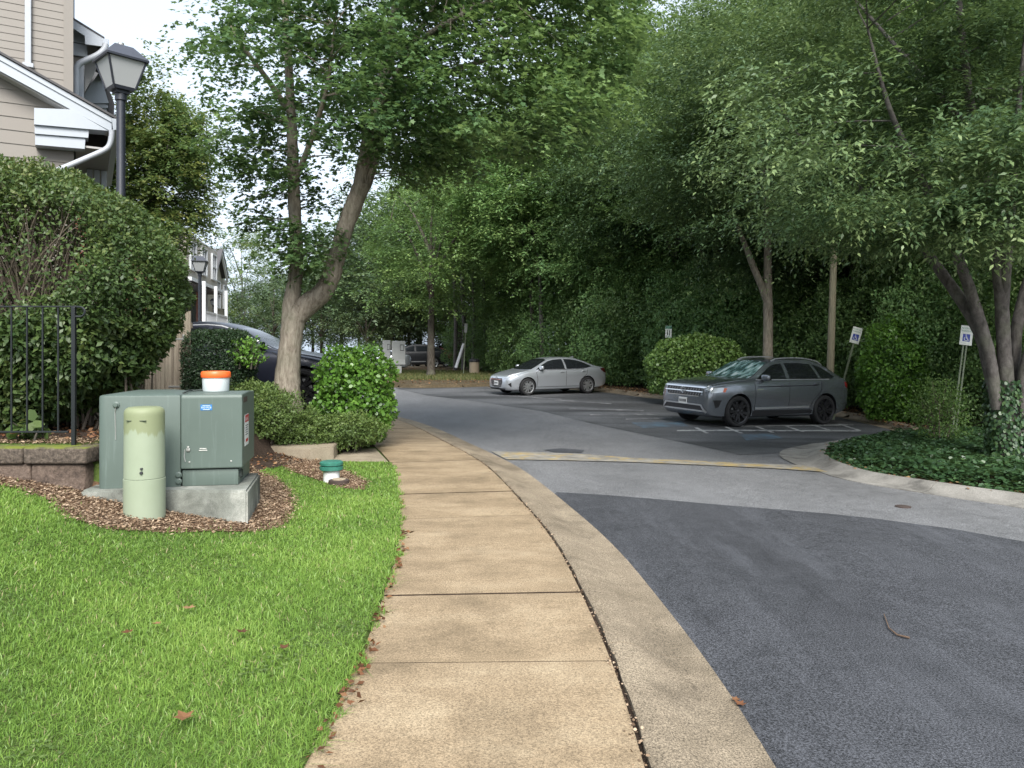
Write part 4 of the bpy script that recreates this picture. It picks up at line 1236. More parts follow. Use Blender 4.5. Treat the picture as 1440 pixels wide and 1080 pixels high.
# ================================================================== SIGNS, POLES, FAR FURNITURE
def sign_post(name, label, px, py_top, Y, w, h, lean, two=False, kind='access', post_h=None, zg=None, group=None):
    p = at(px, py_top + h * F / Y / 2, Y)
    zg = float(base(p.x, Y)) + 0.03 if zg is None else zg
    Hc = p.z - zg
    t_ = thing(name, label, 'sign', (p.x - math.tan(lean) * Hc, Y, zg - 0.05), 0, group)
    t_.rotation_euler = (0, lean, 0)
    Ls = Hc / math.cos(lean) + 0.05
    yw = 0.0
    if two:
        for s_ in (-1, 1): MB().box((s_ * 0.035, 0.012, (Ls - 0.2) / 2), (0.03, 0.02, Ls - 0.2)).build('post', M['sign_post'], t_, world=False)
    else:
        MB().box((0, 0.014, Ls / 2), (0.05, 0.025, Ls + h * 0.8)).build('post', M['sign_post'], t_, world=False)
    o = MB().box((0, -0.006, Ls), (w, 0.006, h), 0, 0.002).build('sign_panel', M['sign_white'], t_, world=False)
    fr = frame((0, -0.0095, Ls), (1, 0, 0), (0, 0, 1))
    mb = MB()
    if kind == 'access':
        put_text(mb, 'RESERVED', w * 0.2, fr, 0, h * 0.36, 0.001, 2)
        put_text(mb, 'PARKING', w * 0.2, fr, 0, h * 0.22, 0.001, 2)
        a = h * 0.19
        ribbon(mb, [(-a, -h * 0.12), (a, -h * 0.12)], 2 * a, fr, 0.001, 0)
        wheelchair(mb, a * 2.0, fr, 0, -h * 0.12, 0.002, 1)
    elif kind == 'green':
        ribbon(mb, [(-w / 2 * .98, h * 0.36), (w / 2 * .98, h * 0.36)], h * 0.26, fr, 0.001, 2)
        for dx in (-0.17, 0.17): ribbon(mb, [(w * dx, h * 0.12), (w * dx, -h * 0.3)], w * 0.12, fr, 0.001, 3)
        ribbon(mb, [(-w * 0.32, -h * 0.38), (w * 0.32, -h * 0.38)], h * 0.05, fr, 0.001, 2)
    if kind != 'plain':
        mb.build('sign_print', [M['sign_blue'], M['sign_white'], M['sign_green'], M['ink']], o, world=False)
    else:
        o.data.materials[0] = M['box_grey']
    return t_
sign_post('parking_sign', 'leaning wheelchair parking sign on green post just behind the grey car tail', 1203, 460, 21.6, 0.27, 0.46, R(15), False)
sign_post('parking_sign', 'wheelchair parking sign on two thin leaning posts beside the multi stem tree', 1358.5, 458, 16.6, 0.27, 0.42, R(7), True)
sign_post('parking_sign', 'small green topped white sign above the clipped bush', 940, 458, 27.0, 0.22, 0.42, R(2), False, 'green')
sign_post('parking_sign', 'small blank grey sign on thin dark post on the far verge', 655, 455, 43.0, 0.16, 0.5, R(3), False, 'plain')
p = at(1173, 342, 21.9); q = at(1166, 575, 21.9)
wp = MB().tube([q, (q + p) / 2, p], [0.105, 0.098, 0.088], 14)
tag(wp.build('wooden_pole', M['wood_post'], smooth=40), 'plain tall wooden pole behind the grey car', 'pole')
p0 = at(641, 517, 42.5); p1 = at(652, 483, 42.5)
tag(MB().tube([p0, p1], [0.085, 0.075], 8).build('leaning_stake', M['white_paint'], smooth=40), 'short pale stake leaning on the far verge by the small grey sign', 'stake')
x, y = at(667, 517, 44.0).x, 44.0
lb = thing('litter_bin', 'tan round litter bin with dark lid on the far verge', 'litter bin', (x, y, float(base(x, y)) + 0.03))
MB().lathe([(0.28, 0), (0.29, 0.05), (0.29, 0.72)], 22).build('bin_body', M['bin_tan'], lb, smooth=40, world=False)
MB().lathe([(0.32, 0.72), (0.33, 0.76), (0.31, 0.84), (0.2, 0.9), (0.001, 0.91)], 22).build('bin_lid', M['dark_plastic'], lb, smooth=40, world=False)
# mailbox cabinets
def mailbox(label, pxl, pxr, pyt, pyb, pybase, Y, face=R(8)):
    a, c_ = at(pxl, pyt, Y), at(pxr, pyb, Y)
    w, h = c_.x - a.x, a.z - c_.z
    zb = float(base(a.x, Y)) + 0.03
    t_ = thing('mailbox_cabinet', label, 'mailbox', ((a.x + c_.x) / 2, Y, zb), face, 'mailbox cabinets on the far verge')
    zc = c_.z - zb
    MB().box((0, 0.25, zc / 2), (w * 0.45, 0.3, zc), 0, 0.01).build('pedestal', M['box_grey'], t_, smooth=35, world=False)
    MB().box((0, 0.25, zc + h / 2), (w, 0.5, h), 0, 0.02).build('cabinet', M['box_grey'], t_, smooth=35, world=False)
    n = 2 if w < 0.9 else 3
    for i in range(n):
        for j in range(4):
            MB().box((-w / 2 + (i + .5) * w / n, -0.004, zc + (j + .5) * h / 4), (w / n - 0.03, 0.012, h / 4 - 0.03)).build('mailbox_door', M['box_grey'], t_, world=False)
    MB().box((w * 0.25, -0.013, zc + h * 0.72), (w * 0.3, 0.006, h * 0.26)).build('notice_frame', M['ink'], t_, world=False)
    MB().box((w * 0.25, -0.017, zc + h * 0.72), (w * 0.22, 0.006, h * 0.2)).build('notice', M['box_grey'], t_, world=False)
    return t_
mailbox('wide grey mailbox cabinet on a pedestal right of the narrow one by the far lot', 551, 570, 479.5, 513, 525, 43.0)
mailbox('narrow grey mailbox cabinet half hidden behind the bright shrub', 538, 549, 478.5, 512, 525, 43.4)

# ================================================================== CARS
def pchip(xk, yk, x):
    xk = np.asarray(xk, float); yk = np.asarray(yk, float)
    if xk[0] > xk[-1]: xk, yk = xk[::-1], yk[::-1]
    h = np.diff(xk); d = np.diff(yk) / h
    m = np.zeros_like(yk)
    m[0], m[-1] = d[0], d[-1]
    for i in range(1, len(xk) - 1):
        if d[i - 1] * d[i] > 0:
            w1, w2 = 2 * h[i] + h[i - 1], h[i] + 2 * h[i - 1]
            m[i] = (w1 + w2) / (w1 / d[i - 1] + w2 / d[i])
    x = np.clip(x, xk[0], xk[-1])
    i = np.clip(np.searchsorted(xk, x) - 1, 0, len(h) - 1)
    t = (x - xk[i]) / h[i]
    return ((2 * t**3 - 3 * t**2 + 1) * yk[i] + (t**3 - 2 * t**2 + t) * h[i] * m[i] + (-2 * t**3 + 3 * t**2) * yk[i + 1] + (t**3 - t**2) * h[i] * m[i + 1])

def bisect_poly(poly, step):
    b = bmesh.new()
    b.faces.new([b.verts.new((p[0], p[1], 0)) for p in poly])
    P = np.array(poly)
    for ax in (0, 1):
        lo, hi = P[:, ax].min(), P[:, ax].max()
        n = max(1, int(math.ceil((hi - lo) / step)))
        for q in range(1, n):
            co = [0, 0, 0]; co[ax] = lo + (hi - lo) * q / n
            no = [0, 0, 0]; no[ax] = 1
            bmesh.ops.bisect_plane(b, geom=b.verts[:] + b.edges[:] + b.faces[:], plane_co=co, plane_no=no)
    b.verts.index_update()
    vs = [(v.co.x, v.co.y) for v in b.verts]; fs = [[v.index for v in f.verts] for f in b.faces]
    b.free()
    return vs, fs

class Car:
    def __init__(s, name, label, S, paint, loc, heading, pitch=0.0, roll=0.0, detail=True):
        s.S = S
        s.root = thing(name, label, 'car', loc, heading)
        s.root.rotation_mode = 'XYZ'
        s.root.rotation_euler = (roll, pitch, heading)
        s.paint = paint
        x0, x1 = S['nose'], S['tail']
        xs = np.concatenate([x0 - np.array([0, 0.012, 0.035, 0.07, 0.12, 0.18]), np.linspace(x0 - 0.26, x1 + 0.26, 44), x1 + np.array([0.18, 0.12, 0.07, 0.035, 0.012, 0])])
        top = pchip(*zip(*S['top']), xs); belt = pchip(*zip(*S['belt']), xs); wid = pchip(*zip(*S['wid']), xs)
        tw = pchip(*zip(*S['topw']), xs); bot = pchip(*zip(*S['bot']), xs)
        rows = []
        for x, zt, zs, w, wt, zb in zip(xs, top, belt, wid, tw, bot):
            zs = min(zs, zt - 0.02)
            h = zs - zb; gh = zt - zs; wt = wt * w
            rc = min(0.075, gh * 0.5)
            e0 = (w * 0.935, zs + min(0.012, gh * 0.2)); e2 = (wt, zt - rc)
            L = lambda t_, bul=0.0: (e0[0] + (e2[0] - e0[0]) * t_ + bul, e0[1] + (e2[1] - e0[1]) * t_)
            bl = min(0.02, gh * 0.06)
            half = [(0, zb), (w * 0.5, zb), (w * 0.84, zb + 0.005), (w * 0.935, zb + 0.05), (w * 0.965, zb + 0.14 * h + 0.03), (w * 0.975, zb + 0.3 * h),
                    (w * 0.99, zb + 0.48 * h), (w, zb + 0.66 * h), (w * 0.998, zb + 0.80 * h), (w * 0.985, zb + 0.90 * h), (w * 0.965, zs - 0.02 * min(1, h)),
                    e0, L(0.25, bl), L(0.5, bl * 1.3), L(0.75, bl), e2,
                    (wt - rc * 0.25, zt - rc * 0.55), (wt * 0.86, zt - rc * 0.28), (wt * 0.6, zt - rc * 0.1), (wt * 0.3, zt - rc * 0.02), (0, zt)]
            rows.append((x, half))
        n = len(rows[0][1])
        vs, fs = [], []
        ring = 2 * n - 2
        for x, half in rows:
            vs += [(x, y, z) for y, z in half] + [(x, -y, z) for y, z in reversed(half[1:-1])]
        for i in range(len(rows) - 1):
            for k in range(ring):
                k2 = (k + 1) % ring
                fs.append((i * ring + k, i * ring + k2, (i + 1) * ring + k2, (i + 1) * ring + k))
        fs.append(tuple(reversed(range(ring)))); fs.append(tuple(range((len(rows) - 1) * ring, len(rows) * ring)))
        b = bmesh.new(); bv = [b.verts.new(v) for v in vs]
        for f in fs: b.faces.new([bv[i] for i in f])
        bmesh.ops.recalc_face_normals(b, faces=b.faces)
        s.bvh = BVHTree.FromBMesh(b)
        # wheel arches
        me = bpy.data.meshes.new('body'); b.to_mesh(me); b.free()
        body = link_mesh('body', me, [paint, M['dark_plastic']], s.root)
        s.r = S['r']; ra = s.r * 1.13
        cut = MB()
        for ax in S['axles']:
            for sd in (-1, 1):
                cut.lathe([(ra, 0), (ra, 0.9)], 48, (ax, 0.5 if sd > 0 else -1.4, s.r * 1.02), 'y')
        co = cut.build('arch_cutter', M['gap'], s.root, world=False)
        bm_ = bmesh.new(); bm_.from_mesh(co.data); bmesh.ops.recalc_face_normals(bm_, faces=bm_.faces); bm_.to_mesh(co.data); bm_.free()
        md = body.modifiers.new('arches', 'BOOLEAN'); md.object = co; md.operation = 'DIFFERENCE'; md.solver = 'EXACT'
        dg = bpy.context.evaluated_depsgraph_get()
        nm = bpy.data.meshes.new_from_object(body.evaluated_get(dg))
        body.modifiers.clear()
        old = body.data; body.data = nm; bpy.data.meshes.remove(old)
        cm = co.data; bpy.data.objects.remove(co); bpy.data.meshes.remove(cm)
        nm.materials.clear(); nm.materials.append(paint); nm.materials.append(M['dark_plastic'])
        for p in nm.polygons:
            c = p.center
            mi = 0
            for ax in S['axles']:
                d = math.hypot(c.x - ax, c.z - s.r * 1.02)
                if d < ra + 0.004 and abs(c.y) < 0.93: 
                    if d < ra - 0.01 or abs(p.normal.y) < 0.35: mi = 1
            p.material_index = mi
            p.use_smooth = True
        nm.set_sharp_from_angle(angle=R(32))
        s.body = body
        s.wheels()

    def cast(s, plane, u, v, side=1):
        o, d = {'side': (Vector((u, 3 * side, v)), Vector((0, -side, 0))), 'top': (Vector((u, v, 4)), Vector((0, 0, -1))),
                'front': (Vector((4, u, v)), Vector((-1, 0, 0))), 'rear': (Vector((-4, u, v)), Vector((1, 0, 0)))}[plane]
        h = s.bvh.ray_cast(o, d)
        return h

    def patch(s, name, poly, plane, m, eps=0.004, side=1, step=0.06, parent=None, mb=None, mi=0, label=None):
        vs, fs = bisect_poly(poly, step)
        out, last = [], None
        for u, v in vs:
            h = s.cast(plane, u, v, side)
            if h[0] is None:
                # off the edge: pull towards the patch centre until the surface is met
                cu = sum(p[0] for p in poly) / len(poly); cv = sum(p[1] for p in poly) / len(poly)
                for k in range(1, 12):
                    h = s.cast(plane, u + (cu - u) * k * 0.03, v + (cv - v) * k * 0.03, side)
                    if h[0] is not None: break
            if h[0] is None: out.append(last or Vector((0, 0, 0))); continue
            nrm = h[1]
            out.append(h[0] + nrm * eps); last = out[-1]
        # skirt so that the panel has an edge
        cnt = {}
        for f in fs:
            for a, b_ in zip(f, f[1:] + f[:1]): cnt[(a, b_)] = 1
        edge = [e for e in cnt if (e[1], e[0]) not in cnt]
        n = len(out)
        dirv = {'side': Vector((0, side, 0)), 'top': Vector((0, 0, 1)), 'front': Vector((1, 0, 0)), 'rear': Vector((-1, 0, 0))}[plane]
        f0 = fs[0]
        nn = (out[f0[1]] - out[f0[0]]).cross(out[f0[2]] - out[f0[0]])
        if nn.dot(dirv) < 0: fs = [list(reversed(f)) for f in fs]; edge = [(b_, a) for a, b_ in edge]
        low = [p - dirv * 0 - (p - p) for p in out]
        vs3 = list(out); idx = {}
        for a, b_ in edge:
            for q in (a, b_):
                if q not in idx: idx[q] = len(vs3); vs3.append(out[q] - dirv * (eps + 0.004))
        fs3 = fs + [(b_, a, idx[a], idx[b_]) for a, b_ in edge]
        if mb is None:
            o = MB().add(vs3, fs3).build(name, m, parent or s.root, smooth=30, world=False)
            if label: o['label'] = label
            return o
        mb.add(vs3, fs3, mi)

    def strip(s, mb, pts, plane, w, eps=0.003, side=1, mi=0):
        """thin line following the body"""
        for (a, b_) in zip(pts[:-1], pts[1:]):
            L = math.hypot(b_[0] - a[0], b_[1] - a[1]); n = max(1, int(L / 0.06))
            nx_, ny_ = -(b_[1] - a[1]) / L * w / 2, (b_[0] - a[0]) / L * w / 2
            prev = None
            for k in range(n + 1):
                u = a[0] + (b_[0] - a[0]) * k / n; v = a[1] + (b_[1] - a[1]) * k / n
                q = []
                for sg in (-1, 1):
                    h = s.cast(plane, u + sg * nx_, v + sg * ny_, side)
                    if h[0] is None: q = None; break
                    q.append(h[0] + h[1] * eps)
                if q and prev: mb.add([prev[0], prev[1], q[1], q[0]], [(0, 1, 2, 3)], mi)
                prev = q

    def wheels(s):
        S, r = s.S, s.r
        tw_ = 0.115
        tyre = MB().lathe([(r * 0.70, -tw_), (r * 0.9, -tw_ - 0.008), (r * 0.965, -tw_ + 0.012), (r, -tw_ + 0.04), (r, tw_ - 0.04), (r * 0.965, tw_ - 0.012), (r * 0.9, tw_ + 0.008), (r * 0.70, tw_), (r * 0.69, tw_ - 0.06)], 40, (0, 0, 0), 'y', cap=False)
        rim = MB(); ri = r * S.get('rimf', 0.715)
        rim.lathe([(ri * 0.9, tw_ - 0.035), (ri * 0.94, tw_ + 0.004), (ri, tw_ + 0.01), (ri * 1.01, tw_ - 0.02)], 40, (0, 0, 0), 'y', cap=False)
        rim.lathe([(ri * 0.16, tw_ - 0.05), (ri * 0.2, tw_ - 0.012), (ri * 0.15, tw_ - 0.006), (0.001, tw_ - 0.006)], 20, (0, 0, 0), 'y')
        ns, tw2 = S.get('spokes', 5), S.get('spoke_split', 0.2)
        for k in range(ns):
            for sg in ((-1, 1) if tw2 else (0,)):
                a0 = 2 * math.pi * k / ns + math.pi / 2
                a1 = a0 + sg * tw2
                wi = S.get('spoke_w', 0.06) * r / 0.33
                ca, sa_ = math.cos(a0 + sg * 0.1), math.sin(a0 + sg * 0.1)
                cb, sb = math.cos(a1), math.sin(a1)
                i0, i1 = ri * 0.14, ri * 0.93
                P = []
                for (cx, sx, rad, ww, dd) in ((ca, sa_, i0, wi * 0.9, tw_ - 0.008), (cb, sb, i1, wi * 0.75, tw_ + 0.002)):
                    P += [(cx * rad - sx * ww / 2, dd, sx * rad + cx * ww / 2), (cx * rad + sx * ww / 2, dd, sx * rad - cx * ww / 2)]
                    P += [(cx * rad - sx * ww * .8, dd - 0.05, sx * rad + cx * ww * .8), (cx * rad + sx * ww * .8, dd - 0.05, sx * rad - cx * ww * .8)]
                rim.add(P, [(0, 1, 5, 4), (1, 3, 7, 5), (2, 0, 4, 6), (3, 2, 6, 7)])
        back_ = MB().lathe([(ri * 0.99, tw_ - 0.03), (ri * 0.95, tw_ - 0.085), (0.001, tw_ - 0.09)], 32, (0, 0, 0), 'y', cap=False)
        disc = MB().lathe([(ri * 0.62, tw_ - 0.08), (ri * 0.62, tw_ - 0.068), (ri * 0.3, tw_ - 0.063), (0.001, tw_ - 0.063)], 28, (0, 0, 0), 'y')
        cal = MB().prism([(ri * 0.42 * math.cos(t_), ri * 0.42 * math.sin(t_)) for t_ in np.linspace(-0.6, 0.6, 6)] + [(ri * 0.72 * math.cos(t_), ri * 0.72 * math.sin(t_)) for t_ in np.linspace(0.6, -0.6, 6)], 'y', tw_ - 0.07, tw_ - 0.035)
        proto = {}
        for ax in S['axles']:
            for sd in (1, -1):
                w = bpy.data.objects.new('wheel', None); w.empty_display_size = 0.1
                COL.objects.link(w); w.parent = s.root
                w.location = (ax, sd * (S['track'] - 0.012), r)
                w.rotation_euler = (0, 0.35 * ax, 0 if sd > 0 else math.pi)
                for nm, mb_, mt in (('tyre', tyre, M['rubber']), ('wheel_back', back_, M['gap']), ('brake_disc', disc, M['alloy']), ('caliper', cal, S.get('caliper', M['dark_plastic'])), ('rim', rim, S['rim_mat'])):
                    if nm in proto:
                        o = proto[nm].copy(); COL.objects.link(o); o.parent = w
                    else:
                        proto[nm] = mb_.build(nm, mt, w, smooth=35, world=False)

    def plate(s, plane, z, w=0.31, h=0.155, y=0.0, eps=0.02):
        hh = s.cast(plane, y, z)
        x = hh[0].x + (eps if plane == 'front' else -eps)
        o = MB().box((x, y, z), (0.012, w, h), 0, 0.003).build('license_plate', M['plate'], s.root, world=False)
        sg = 1 if plane == 'front' else -1
        mb = MB()
        for k in range(6): mb.box((x + sg * 0.0075, y - w * 0.36 + k * w * 0.145, z), (0.003, w * 0.085, h * 0.42))
        mb.build('plate_characters', M['ink'], o, world=False)

    def mirror(s, x, z, size=1.0, m=None):
        for sd in (1, -1):
            y = abs(s.cast('side', x, z, sd)[0].y)
            o = MB().box((x - 0.02, sd * (y + 0.12), z + 0.06), (0.12 * size, 0.21 * size, 0.14 * size), sd * 0.15, 0.05 * size, seg=3).build('mirror', m or s.paint, s.root, smooth=60, world=False)
            MB().box((x, sd * (y + 0.02), z + 0.0), (0.07, 0.12, 0.04), 0, 0.012).build('mirror_arm', M['dark_plastic'], o, smooth=40, world=False)
            MB().box((x - 0.082 * size, sd * (y + 0.12), z + 0.06), (0.006, 0.17 * size, 0.1 * size), sd * 0.15).build('mirror_glass', M['glass_dark'], o, world=False)

    def handle(s, x, z, m=None):
        for sd in (1, -1):
            y = abs(s.cast('side', x, z, sd)[0].y)
            MB().box((x, sd * (y + 0.018), z), (0.2, 0.028, 0.035), 0, 0.012, seg=2).build('door_handle', m or s.paint, s.root, smooth=50, world=False)
            MB().box((x + 0.0, sd * (y - 0.006), z - 0.01), (0.16, 0.02, 0.06), 0, 0.008).build('handle_recess', M['gap'], s.root, world=False)

def mirror_y(poly): return [(u, -v) for u, v in poly]

# ---------------------------------------------------------------- silver sedan
SED = dict(nose=2.22, tail=-2.40, axles=(1.35, -1.35), r=0.325, track=0.80, rim_mat=M['alloy'], spokes=5, spoke_split=0.27, spoke_w=0.055,
    top=[(2.22, 0.60), (2.20, 0.66), (2.14, 0.72), (2.0, 0.775), (1.7, 0.86), (1.4, 0.925), (1.18, 0.975), (1.0, 1.055), (0.65, 1.225), (0.3, 1.36), (0.0, 1.415), (-0.5, 1.435), (-1.0, 1.39), (-1.4, 1.28), (-1.75, 1.15), (-1.98, 1.065), (-2.2, 1.03), (-2.32, 0.99), (-2.38, 0.88), (-2.40, 0.74)],
    belt=[(2.22, 0.56), (2.1, 0.66), (1.8, 0.77), (1.3, 0.87), (0.8, 0.92), (0, 0.945), (-0.8, 0.965), (-1.5, 0.99), (-2.0, 0.99), (-2.3, 0.93), (-2.40, 0.7)],
    wid=[(2.22, 0.56), (2.19, 0.66), (2.1, 0.75), (1.95, 0.82), (1.7, 0.87), (1.3, 0.895), (0.6, 0.895), (0, 0.895), (-0.8, 0.9), (-1.4, 0.9), (-1.8, 0.88), (-2.1, 0.83), (-2.28, 0.76), (-2.36, 0.70), (-2.40, 0.60)],
    topw=[(2.22, 0.86), (1.8, 0.84), (1.35, 0.86), (1.14, 0.86), (0.7, 0.76), (0.3, 0.655), (-0.1, 0.63), (-0.9, 0.615), (-1.3, 0.63), (-1.7, 0.70), (-2.0, 0.78), (-2.3, 0.84), (-2.4, 0.86)],
    bot=[(2.22, 0.28), (2.12, 0.2), (1.8, 0.18), (-1.8, 0.2), (-2.2, 0.26), (-2.4, 0.36)])
def place(axf_px, axf_py, axr_px, Y, wb, theta_deg, S):
    """car whose near front wheel meets the ground at the given pixel; forward points left and towards the camera"""
    th = R(180 + theta_deg)
    fwd = Vector((math.cos(th), math.sin(th))); left = Vector((-fwd.y, fwd.x))
    X = (axf_px - 720) / F * Y
    c = Vector((X, Y)) - left * S['track'] - fwd * S['axles'][0]
    pf, pr = c + fwd * S['axles'][0], c + fwd * S['axles'][1]
    zf = EYE - (axf_py - HZ) * Y / F
    return c, th, zf
c, th, zf = place(741, 552.5, 828, 28.9, 2.7, 29, SED)
print('sedan z', zf, float(zr(c.x, c.y)))
def settle(c, th, S):
    fwd = Vector((math.cos(th), math.sin(th))); left = Vector((-fwd.y, fwd.x))
    zz = lambda v: float(zr(v.x, v.y))
    a, b_ = c + fwd * S['axles'][0], c + fwd * S['axles'][1]
    pf = (zz(a + left * .8) + zz(a - left * .8)) / 2; pr = (zz(b_ + left * .8) + zz(b_ - left * .8)) / 2
    wbase = S['axles'][0] - S['axles'][1]
    pitch = -math.atan2(pf - pr, wbase)
    l_ = (zz(a + left * .8) + zz(b_ + left * .8)) / 2; r_ = (zz(a - left * .8) + zz(b_ - left * .8)) / 2
    roll = math.atan2(l_ - r_, 1.6)
    zc = pr + (pf - pr) * (0 - S['axles'][1]) / wbase
    return (c.x, c.y, zc + 0.008), pitch, roll
loc, pitch, roll = settle(c, th, SED)
car = Car('sedan', 'silver sedan parked at the edge of the wood, left of the grey car', SED, M['paint_silver'], loc, th, pitch, roll)
def car_common(car, S, ws, rw, wins, doors, bframe=True):
    car.patch('windshield', ws, 'top', S.get('ws_mat', M['glass_dark']), 0.005)
    car.patch('rear_window', rw, 'top', S.get('glass', M['glass_dark']), 0.005)
    for sd in (1, -1):
        for w in wins:
            car.patch('side_window', w, 'side', S.get('glass', M['glass_dark']), 0.005, sd)
    for sd in (1, -1):
        for d in doors:
            gap = MB(); car.strip(gap, d, 'side', 0.014, 0.0025, sd)
            gap.build('panel_gap', M['gap'], car.root, world=False)
car_common(car, SED,
    ws=[(1.13, -0.70), (1.22, -0.4), (1.25, 0), (1.22, 0.4), (1.13, 0.70), (0.75, 0.645), (0.37, 0.53), (0.32, 0.25), (0.31, 0), (0.32, -0.25), (0.37, -0.53), (0.75, -0.645)],
    rw=[(-1.05, -0.50), (-1.03, 0), (-1.05, 0.50), (-1.45, 0.565), (-1.84, 0.61), (-1.88, 0), (-1.84, -0.61), (-1.45, -0.565)],
    wins=[[(0.96, 0.965), (0.64, 1.13), (0.33, 1.27), (0.05, 1.33), (-0.32, 1.348), (-0.32, 0.975)],
          [(-0.40, 0.975), (-0.40, 1.348), (-0.7, 1.335), (-1.05, 1.285), (-1.35, 1.19), (-1.62, 1.06), (-1.3, 0.995)]],
    doors=[[(0.95, 0.32), (0.93, 0.6), (0.98, 0.86), (0.85, 0.93)], [(-0.36, 0.3), (-0.36, 0.96)], [(-0.95, 0.31), (-1.02, 0.55), (-1.3, 0.75), (-1.36, 0.98)], [(0.95, 0.31), (-0.95, 0.31)], [(0.85, 0.945), (0, 0.95), (-1.2, 0.975)]])
for sd in (1, -1):
    cr = MB(); car.strip(cr, [(0.9, 0.70), (0.0, 0.715), (-1.0, 0.735)], 'side', 0.02, 0.004, sd)
    cr.build('crease_trim', M['paint_silver'], car.root, world=False)
g = car.patch('grille', [(-0.40, 0.64), (0.40, 0.64), (0.47, 0.52), (0.36, 0.34), (0.2, 0.29), (-0.2, 0.29), (-0.36, 0.34), (-0.47, 0.52)], 'front', M['dark_plastic'], 0.006)
mb = MB()
for k in range(6): 
    z = 0.32 + k * 0.055; w = 0.36 if k < 1 else 0.42
    car.strip(mb, [(-w, z), (w, z)], 'front', 0.012, 0.018)
car.strip(mb, [(-0.41, 0.645), (0.41, 0.645)], 'front', 0.02, 0.02)
mb.build('grille_bar', M['chrome'], g, world=False)
em = MB(); hx = car.cast('front', 0, 0.655)[0].x + 0.025
em.tube([(hx, 0.075 * math.cos(t_), 0.66 + 0.04 * math.sin(t_)) for t_ in np.linspace(0, 2 * math.pi, 20)], 0.007, 6)
em.tube([(hx, -0.035, 0.635), (hx, -0.025, 0.685)], 0.007, 6).tube([(hx, 0.025, 0.635), (hx, 0.035, 0.685)], 0.007, 6).tube([(hx, -0.03, 0.655), (hx, 0.03, 0.665)], 0.006, 6)
em.build('badge', M['chrome'], g, world=False)
for sd in (1, -1):
    car.patch('headlight', [(2.19, 0.645), (2.0, 0.665), (1.78, 0.735), (1.62, 0.80), (1.74, 0.80), (1.95, 0.735), (2.12, 0.70)], 'side', M['lamp_clear'], 0.008, sd, 0.05)
    car.patch('fog_light', [(2.12, 0.44), (2.03, 0.33), (2.0, 0.33), (2.02, 0.5)], 'side', M['gap'], 0.007, sd, 0.05)
    car.patch('taillight', [(-1.98, 0.965), (-2.2, 0.985), (-2.37, 0.90), (-2.36, 0.80), (-2.25, 0.80), (-2.1, 0.86)], 'side', M['lamp_dark_red'], 0.01, sd, 0.05)
car.patch('trunk_light_bar', [(-0.6, 0.86), (0.6, 0.86), (0.6, 0.80), (-0.6, 0.80)], 'rear', M['lamp_dark_red'], 0.008)
car.patch('lower_intake', [(-0.62, 0.27), (0.62, 0.27), (0.55, 0.215), (-0.55, 0.215)], 'front', M['dark_plastic'], 0.01)
car.plate('front', 0.46, 0.31, 0.155); car.plate('rear', 0.6)
car.mirror(0.80, 0.98); car.handle(-0.17, 0.86); car.handle(-1.17, 0.875)
MB().prism([(-1.25, 1.33), (-1.02, 1.39), (-1.2, 1.45), (-1.24, 1.45)], 'y', -0.02, 0.02).build('roof_antenna', M['paint_silver'], car.root, world=False)

# ---------------------------------------------------------------- grey SUV
SUV = dict(nose=2.42, tail=-2.52, axles=(1.50, -1.48), r=0.385, track=0.86, rim_mat=M['alloy_dark'], spokes=5, spoke_split=0.22, spoke_w=0.065, rimf=0.76, ws_mat=M['glass_painted_sky'],
    top=[(2.42, 0.78), (2.41, 0.93), (2.36, 1.0), (2.2, 1.06), (1.9, 1.11), (1.5, 1.155), (1.15, 1.19), (0.98, 1.24), (0.6, 1.45), (0.28, 1.61), (0.0, 1.675), (-0.4, 1.71), (-0.9, 1.715), (-1.15, 1.695), (-1.45, 1.65), (-1.72, 1.57), (-2.05, 1.42), (-2.33, 1.25), (-2.45, 1.18), (-2.50, 1.0), (-2.52, 0.8)],
    belt=[(2.42, 0.76), (2.3, 0.95), (2.0, 1.03), (1.5, 1.085), (1.0, 1.115), (0, 1.14), (-1.0, 1.165), (-1.7, 1.2), (-2.2, 1.2), (-2.4, 1.1), (-2.52, 0.78)],
    wid=[(2.42, 0.76), (2.39, 0.85), (2.3, 0.91), (2.1, 0.955), (1.8, 0.985), (1.5, 0.995), (0.9, 0.975), (0, 0.97), (-0.8, 0.98), (-1.4, 0.995), (-1.9, 0.985), (-2.2, 0.95), (-2.4, 0.88), (-2.48, 0.82), (-2.52, 0.74)],
    topw=[(2.42, 0.9), (2.0, 0.85), (1.3, 0.86), (1.05, 0.85), (0.6, 0.76), (0.2, 0.675), (-0.3, 0.645), (-1.0, 0.65), (-1.6, 0.65), (-2.0, 0.68), (-2.3, 0.75), (-2.5, 0.85)],
    bot=[(2.42, 0.34), (2.3, 0.25), (2.0, 0.22), (-1.9, 0.24), (-2.3, 0.32), (-2.52, 0.42)])
c, th, zf = place(1034, 599.5, 1163, 18.8, 2.98, 27, SUV)
print('suv z', zf, float(zr(c.x, c.y)))
loc, pitch, roll = settle(c, th, SUV)
car = Car('suv', 'slate grey suv with black wheels parked beside the white hatched aisle', SUV, M['paint_grey'], loc, th, pitch, roll)
